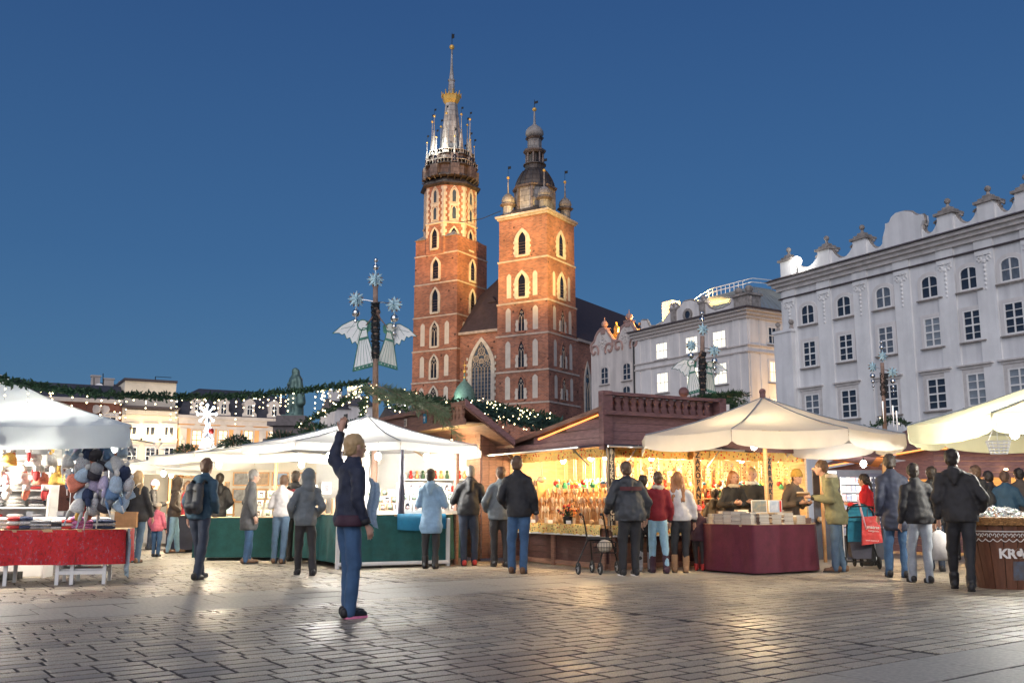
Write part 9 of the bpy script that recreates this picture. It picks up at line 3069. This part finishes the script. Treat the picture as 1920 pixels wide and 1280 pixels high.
# ================================================================ PUSHCHAIR
sc0 = G(1618, 1066)
PC_ = thing('pushchair', 'turquoise and black pushchair seen from behind', 'pushchair', sc0, R(-12))
mat('hood_blue', (.015, .22, .36), .6, var=.2, scale=6, bump=.3, bscale=14); mat('hood_mesh', (.06, .30, .40), .5, var=.2)
for x, y in ((-.29, -.02), (.27, .0), (-.05, .62), (.07, .62)): wheel(PC_, x, y, .105 if y < .3 else .085, .05, 'iron', .15)
m = MB()
for s in (-1, 1):
 m.tube([(s * .27, 0, .12), (s * .22, .12, .34), (s * .21, .08, .62), (s * .22, -.05, .95), (s * .20, -.16, 1.04)], .014, 6)
 m.tube([(s * .06, .62, .1), (s * .2, .3, .42), (s * .22, .02, .72)], .013, 6)
m.tube([(-.20, -.16, 1.04), (0, -.18, 1.05), (.20, -.16, 1.04)], .013, 6); m.tube([(-.27, 0, .12), (.27, 0, .12)], .013, 6)
link('frame_tube', m.mesh('frame_tube', 'iron'), PC_)
m = MB(); m.add([(-.2, .02, .9), (.2, .02, .9), (.21, .06, .45), (-.21, .06, .45), (-.2, .06, .9), (.2, .06, .9), (.21, .12, .45), (-.21, .12, .45)], [(0, 1, 2, 3), (7, 6, 5, 4), (0, 4, 5, 1), (2, 6, 7, 3), (1, 5, 6, 2), (0, 3, 7, 4)]); link('seat_back', m.mesh('seat_back', 'hood_blue'), PC_)
m = MB(); n = 14; vs = []
for j in range(6):
 t = j / 5
 for i in range(n + 1):
  a = PI * i / n; vs.append((-.235 * math.cos(a) * (1 - .05 * t), -.02 + .42 * t, .80 + (.29 + .02 * math.sin(PI * t)) * math.sin(a) - .12 * t * t))
m.add(vs, [(j * (n + 1) + i, (j + 1) * (n + 1) + i, (j + 1) * (n + 1) + i + 1, j * (n + 1) + i + 1) for j in range(5) for i in range(n)])
m.add([(x, y + .0, z) for x, y, z in vs[:n + 1]], [list(range(n + 1))])
link('hood', m.mesh('hood', 'hood_blue', True), PC_)
m = MB(); m.tube([(-.24 * math.cos(PI * i / n), -.03, .80 + .295 * math.sin(PI * i / n)) for i in range(n + 1)], .012, 5); m.tube([(-.235, -.03, .86), (0, -.06, .875), (.235, -.03, .86)], .010, 5); link('hood_piping', m.mesh('hood_piping', 'rubber'), PC_)
m = MB(); m.add([(-.18, .05, .42), (.18, .05, .42), (.2, .5, .44), (-.2, .5, .44), (-.15, .02, .17), (.15, .02, .17), (.16, .42, .18), (-.16, .42, .18)], [(0, 1, 5, 4), (2, 3, 7, 6), (1, 2, 6, 5), (3, 0, 4, 7), (4, 5, 6, 7)]); link('under_basket', m.mesh('under_basket', 'awning_dark'), PC_)
bq_ = wm(PC_) @ Vector((.16, -.13, .70))
RBG = thing('red_bag', 'red shopping bag lettered matras hanging from the pushchair handle', 'bag', bq_, R(-8))
m = MB(); m.add([(-.17, -.03, -.3), (.16, -.05, -.25), (.16, .03, -.25), (-.17, .05, -.3), (-.15, -.02, .17), (.13, -.02, .19), (.13, .02, .19), (-.15, .02, .17)], [(3, 2, 1, 0), (4, 5, 6, 7), (0, 1, 5, 4), (2, 3, 7, 6), (1, 2, 6, 5), (3, 0, 4, 7)])
mat('bag_red', (.58, .035, .03), .3, var=.2, scale=7, bump=.6, bscale=12, spec=.6); link('bag_body', m.mesh('bag_body', 'bag_red'), RBG)
T = Matrix.Translation((.02, -.046, .0)) @ Matrix.Rotation(R(4), 4, 'Z') @ Matrix.Rotation(R(3.5), 4, 'Y') @ FLAT2WALL
link('lettering', text_mesh('matras', .075, .001, 'white_letter', bold=.001), RBG, T)
link('lettering', text_mesh('księgarnie', .042, .001, 'white_letter'), RBG, Matrix.Translation((.02, -.048, -.06)) @ T.to_3x3().to_4x4())
link('lettering', text_mesh('www.matras.pl', .036, .001, 'white_letter'), RBG, Matrix.Translation((-.01, -.053, -.22)) @ T.to_3x3().to_4x4())
m = MB(); m.tube([(-.06, -.01, .16), (-.05, .0, .3), (.0, .02, .34), (.05, 0, .3), (.06, -.01, .17)], .010, 5); link('handle', m.mesh('handle', 'awning_dark'), RBG)
m = MB(); a, b = wm(PC_) @ Vector((-.03, -.15, 1.16)), wm(PC_) @ Vector((.07, -.15, .66)); m.cyl(a, b, .018, n=8)
tag(m.build('rolled_poster', 'knit_pink', None, True), 'pale pink rolled poster stuck in the red bag', 'roll')
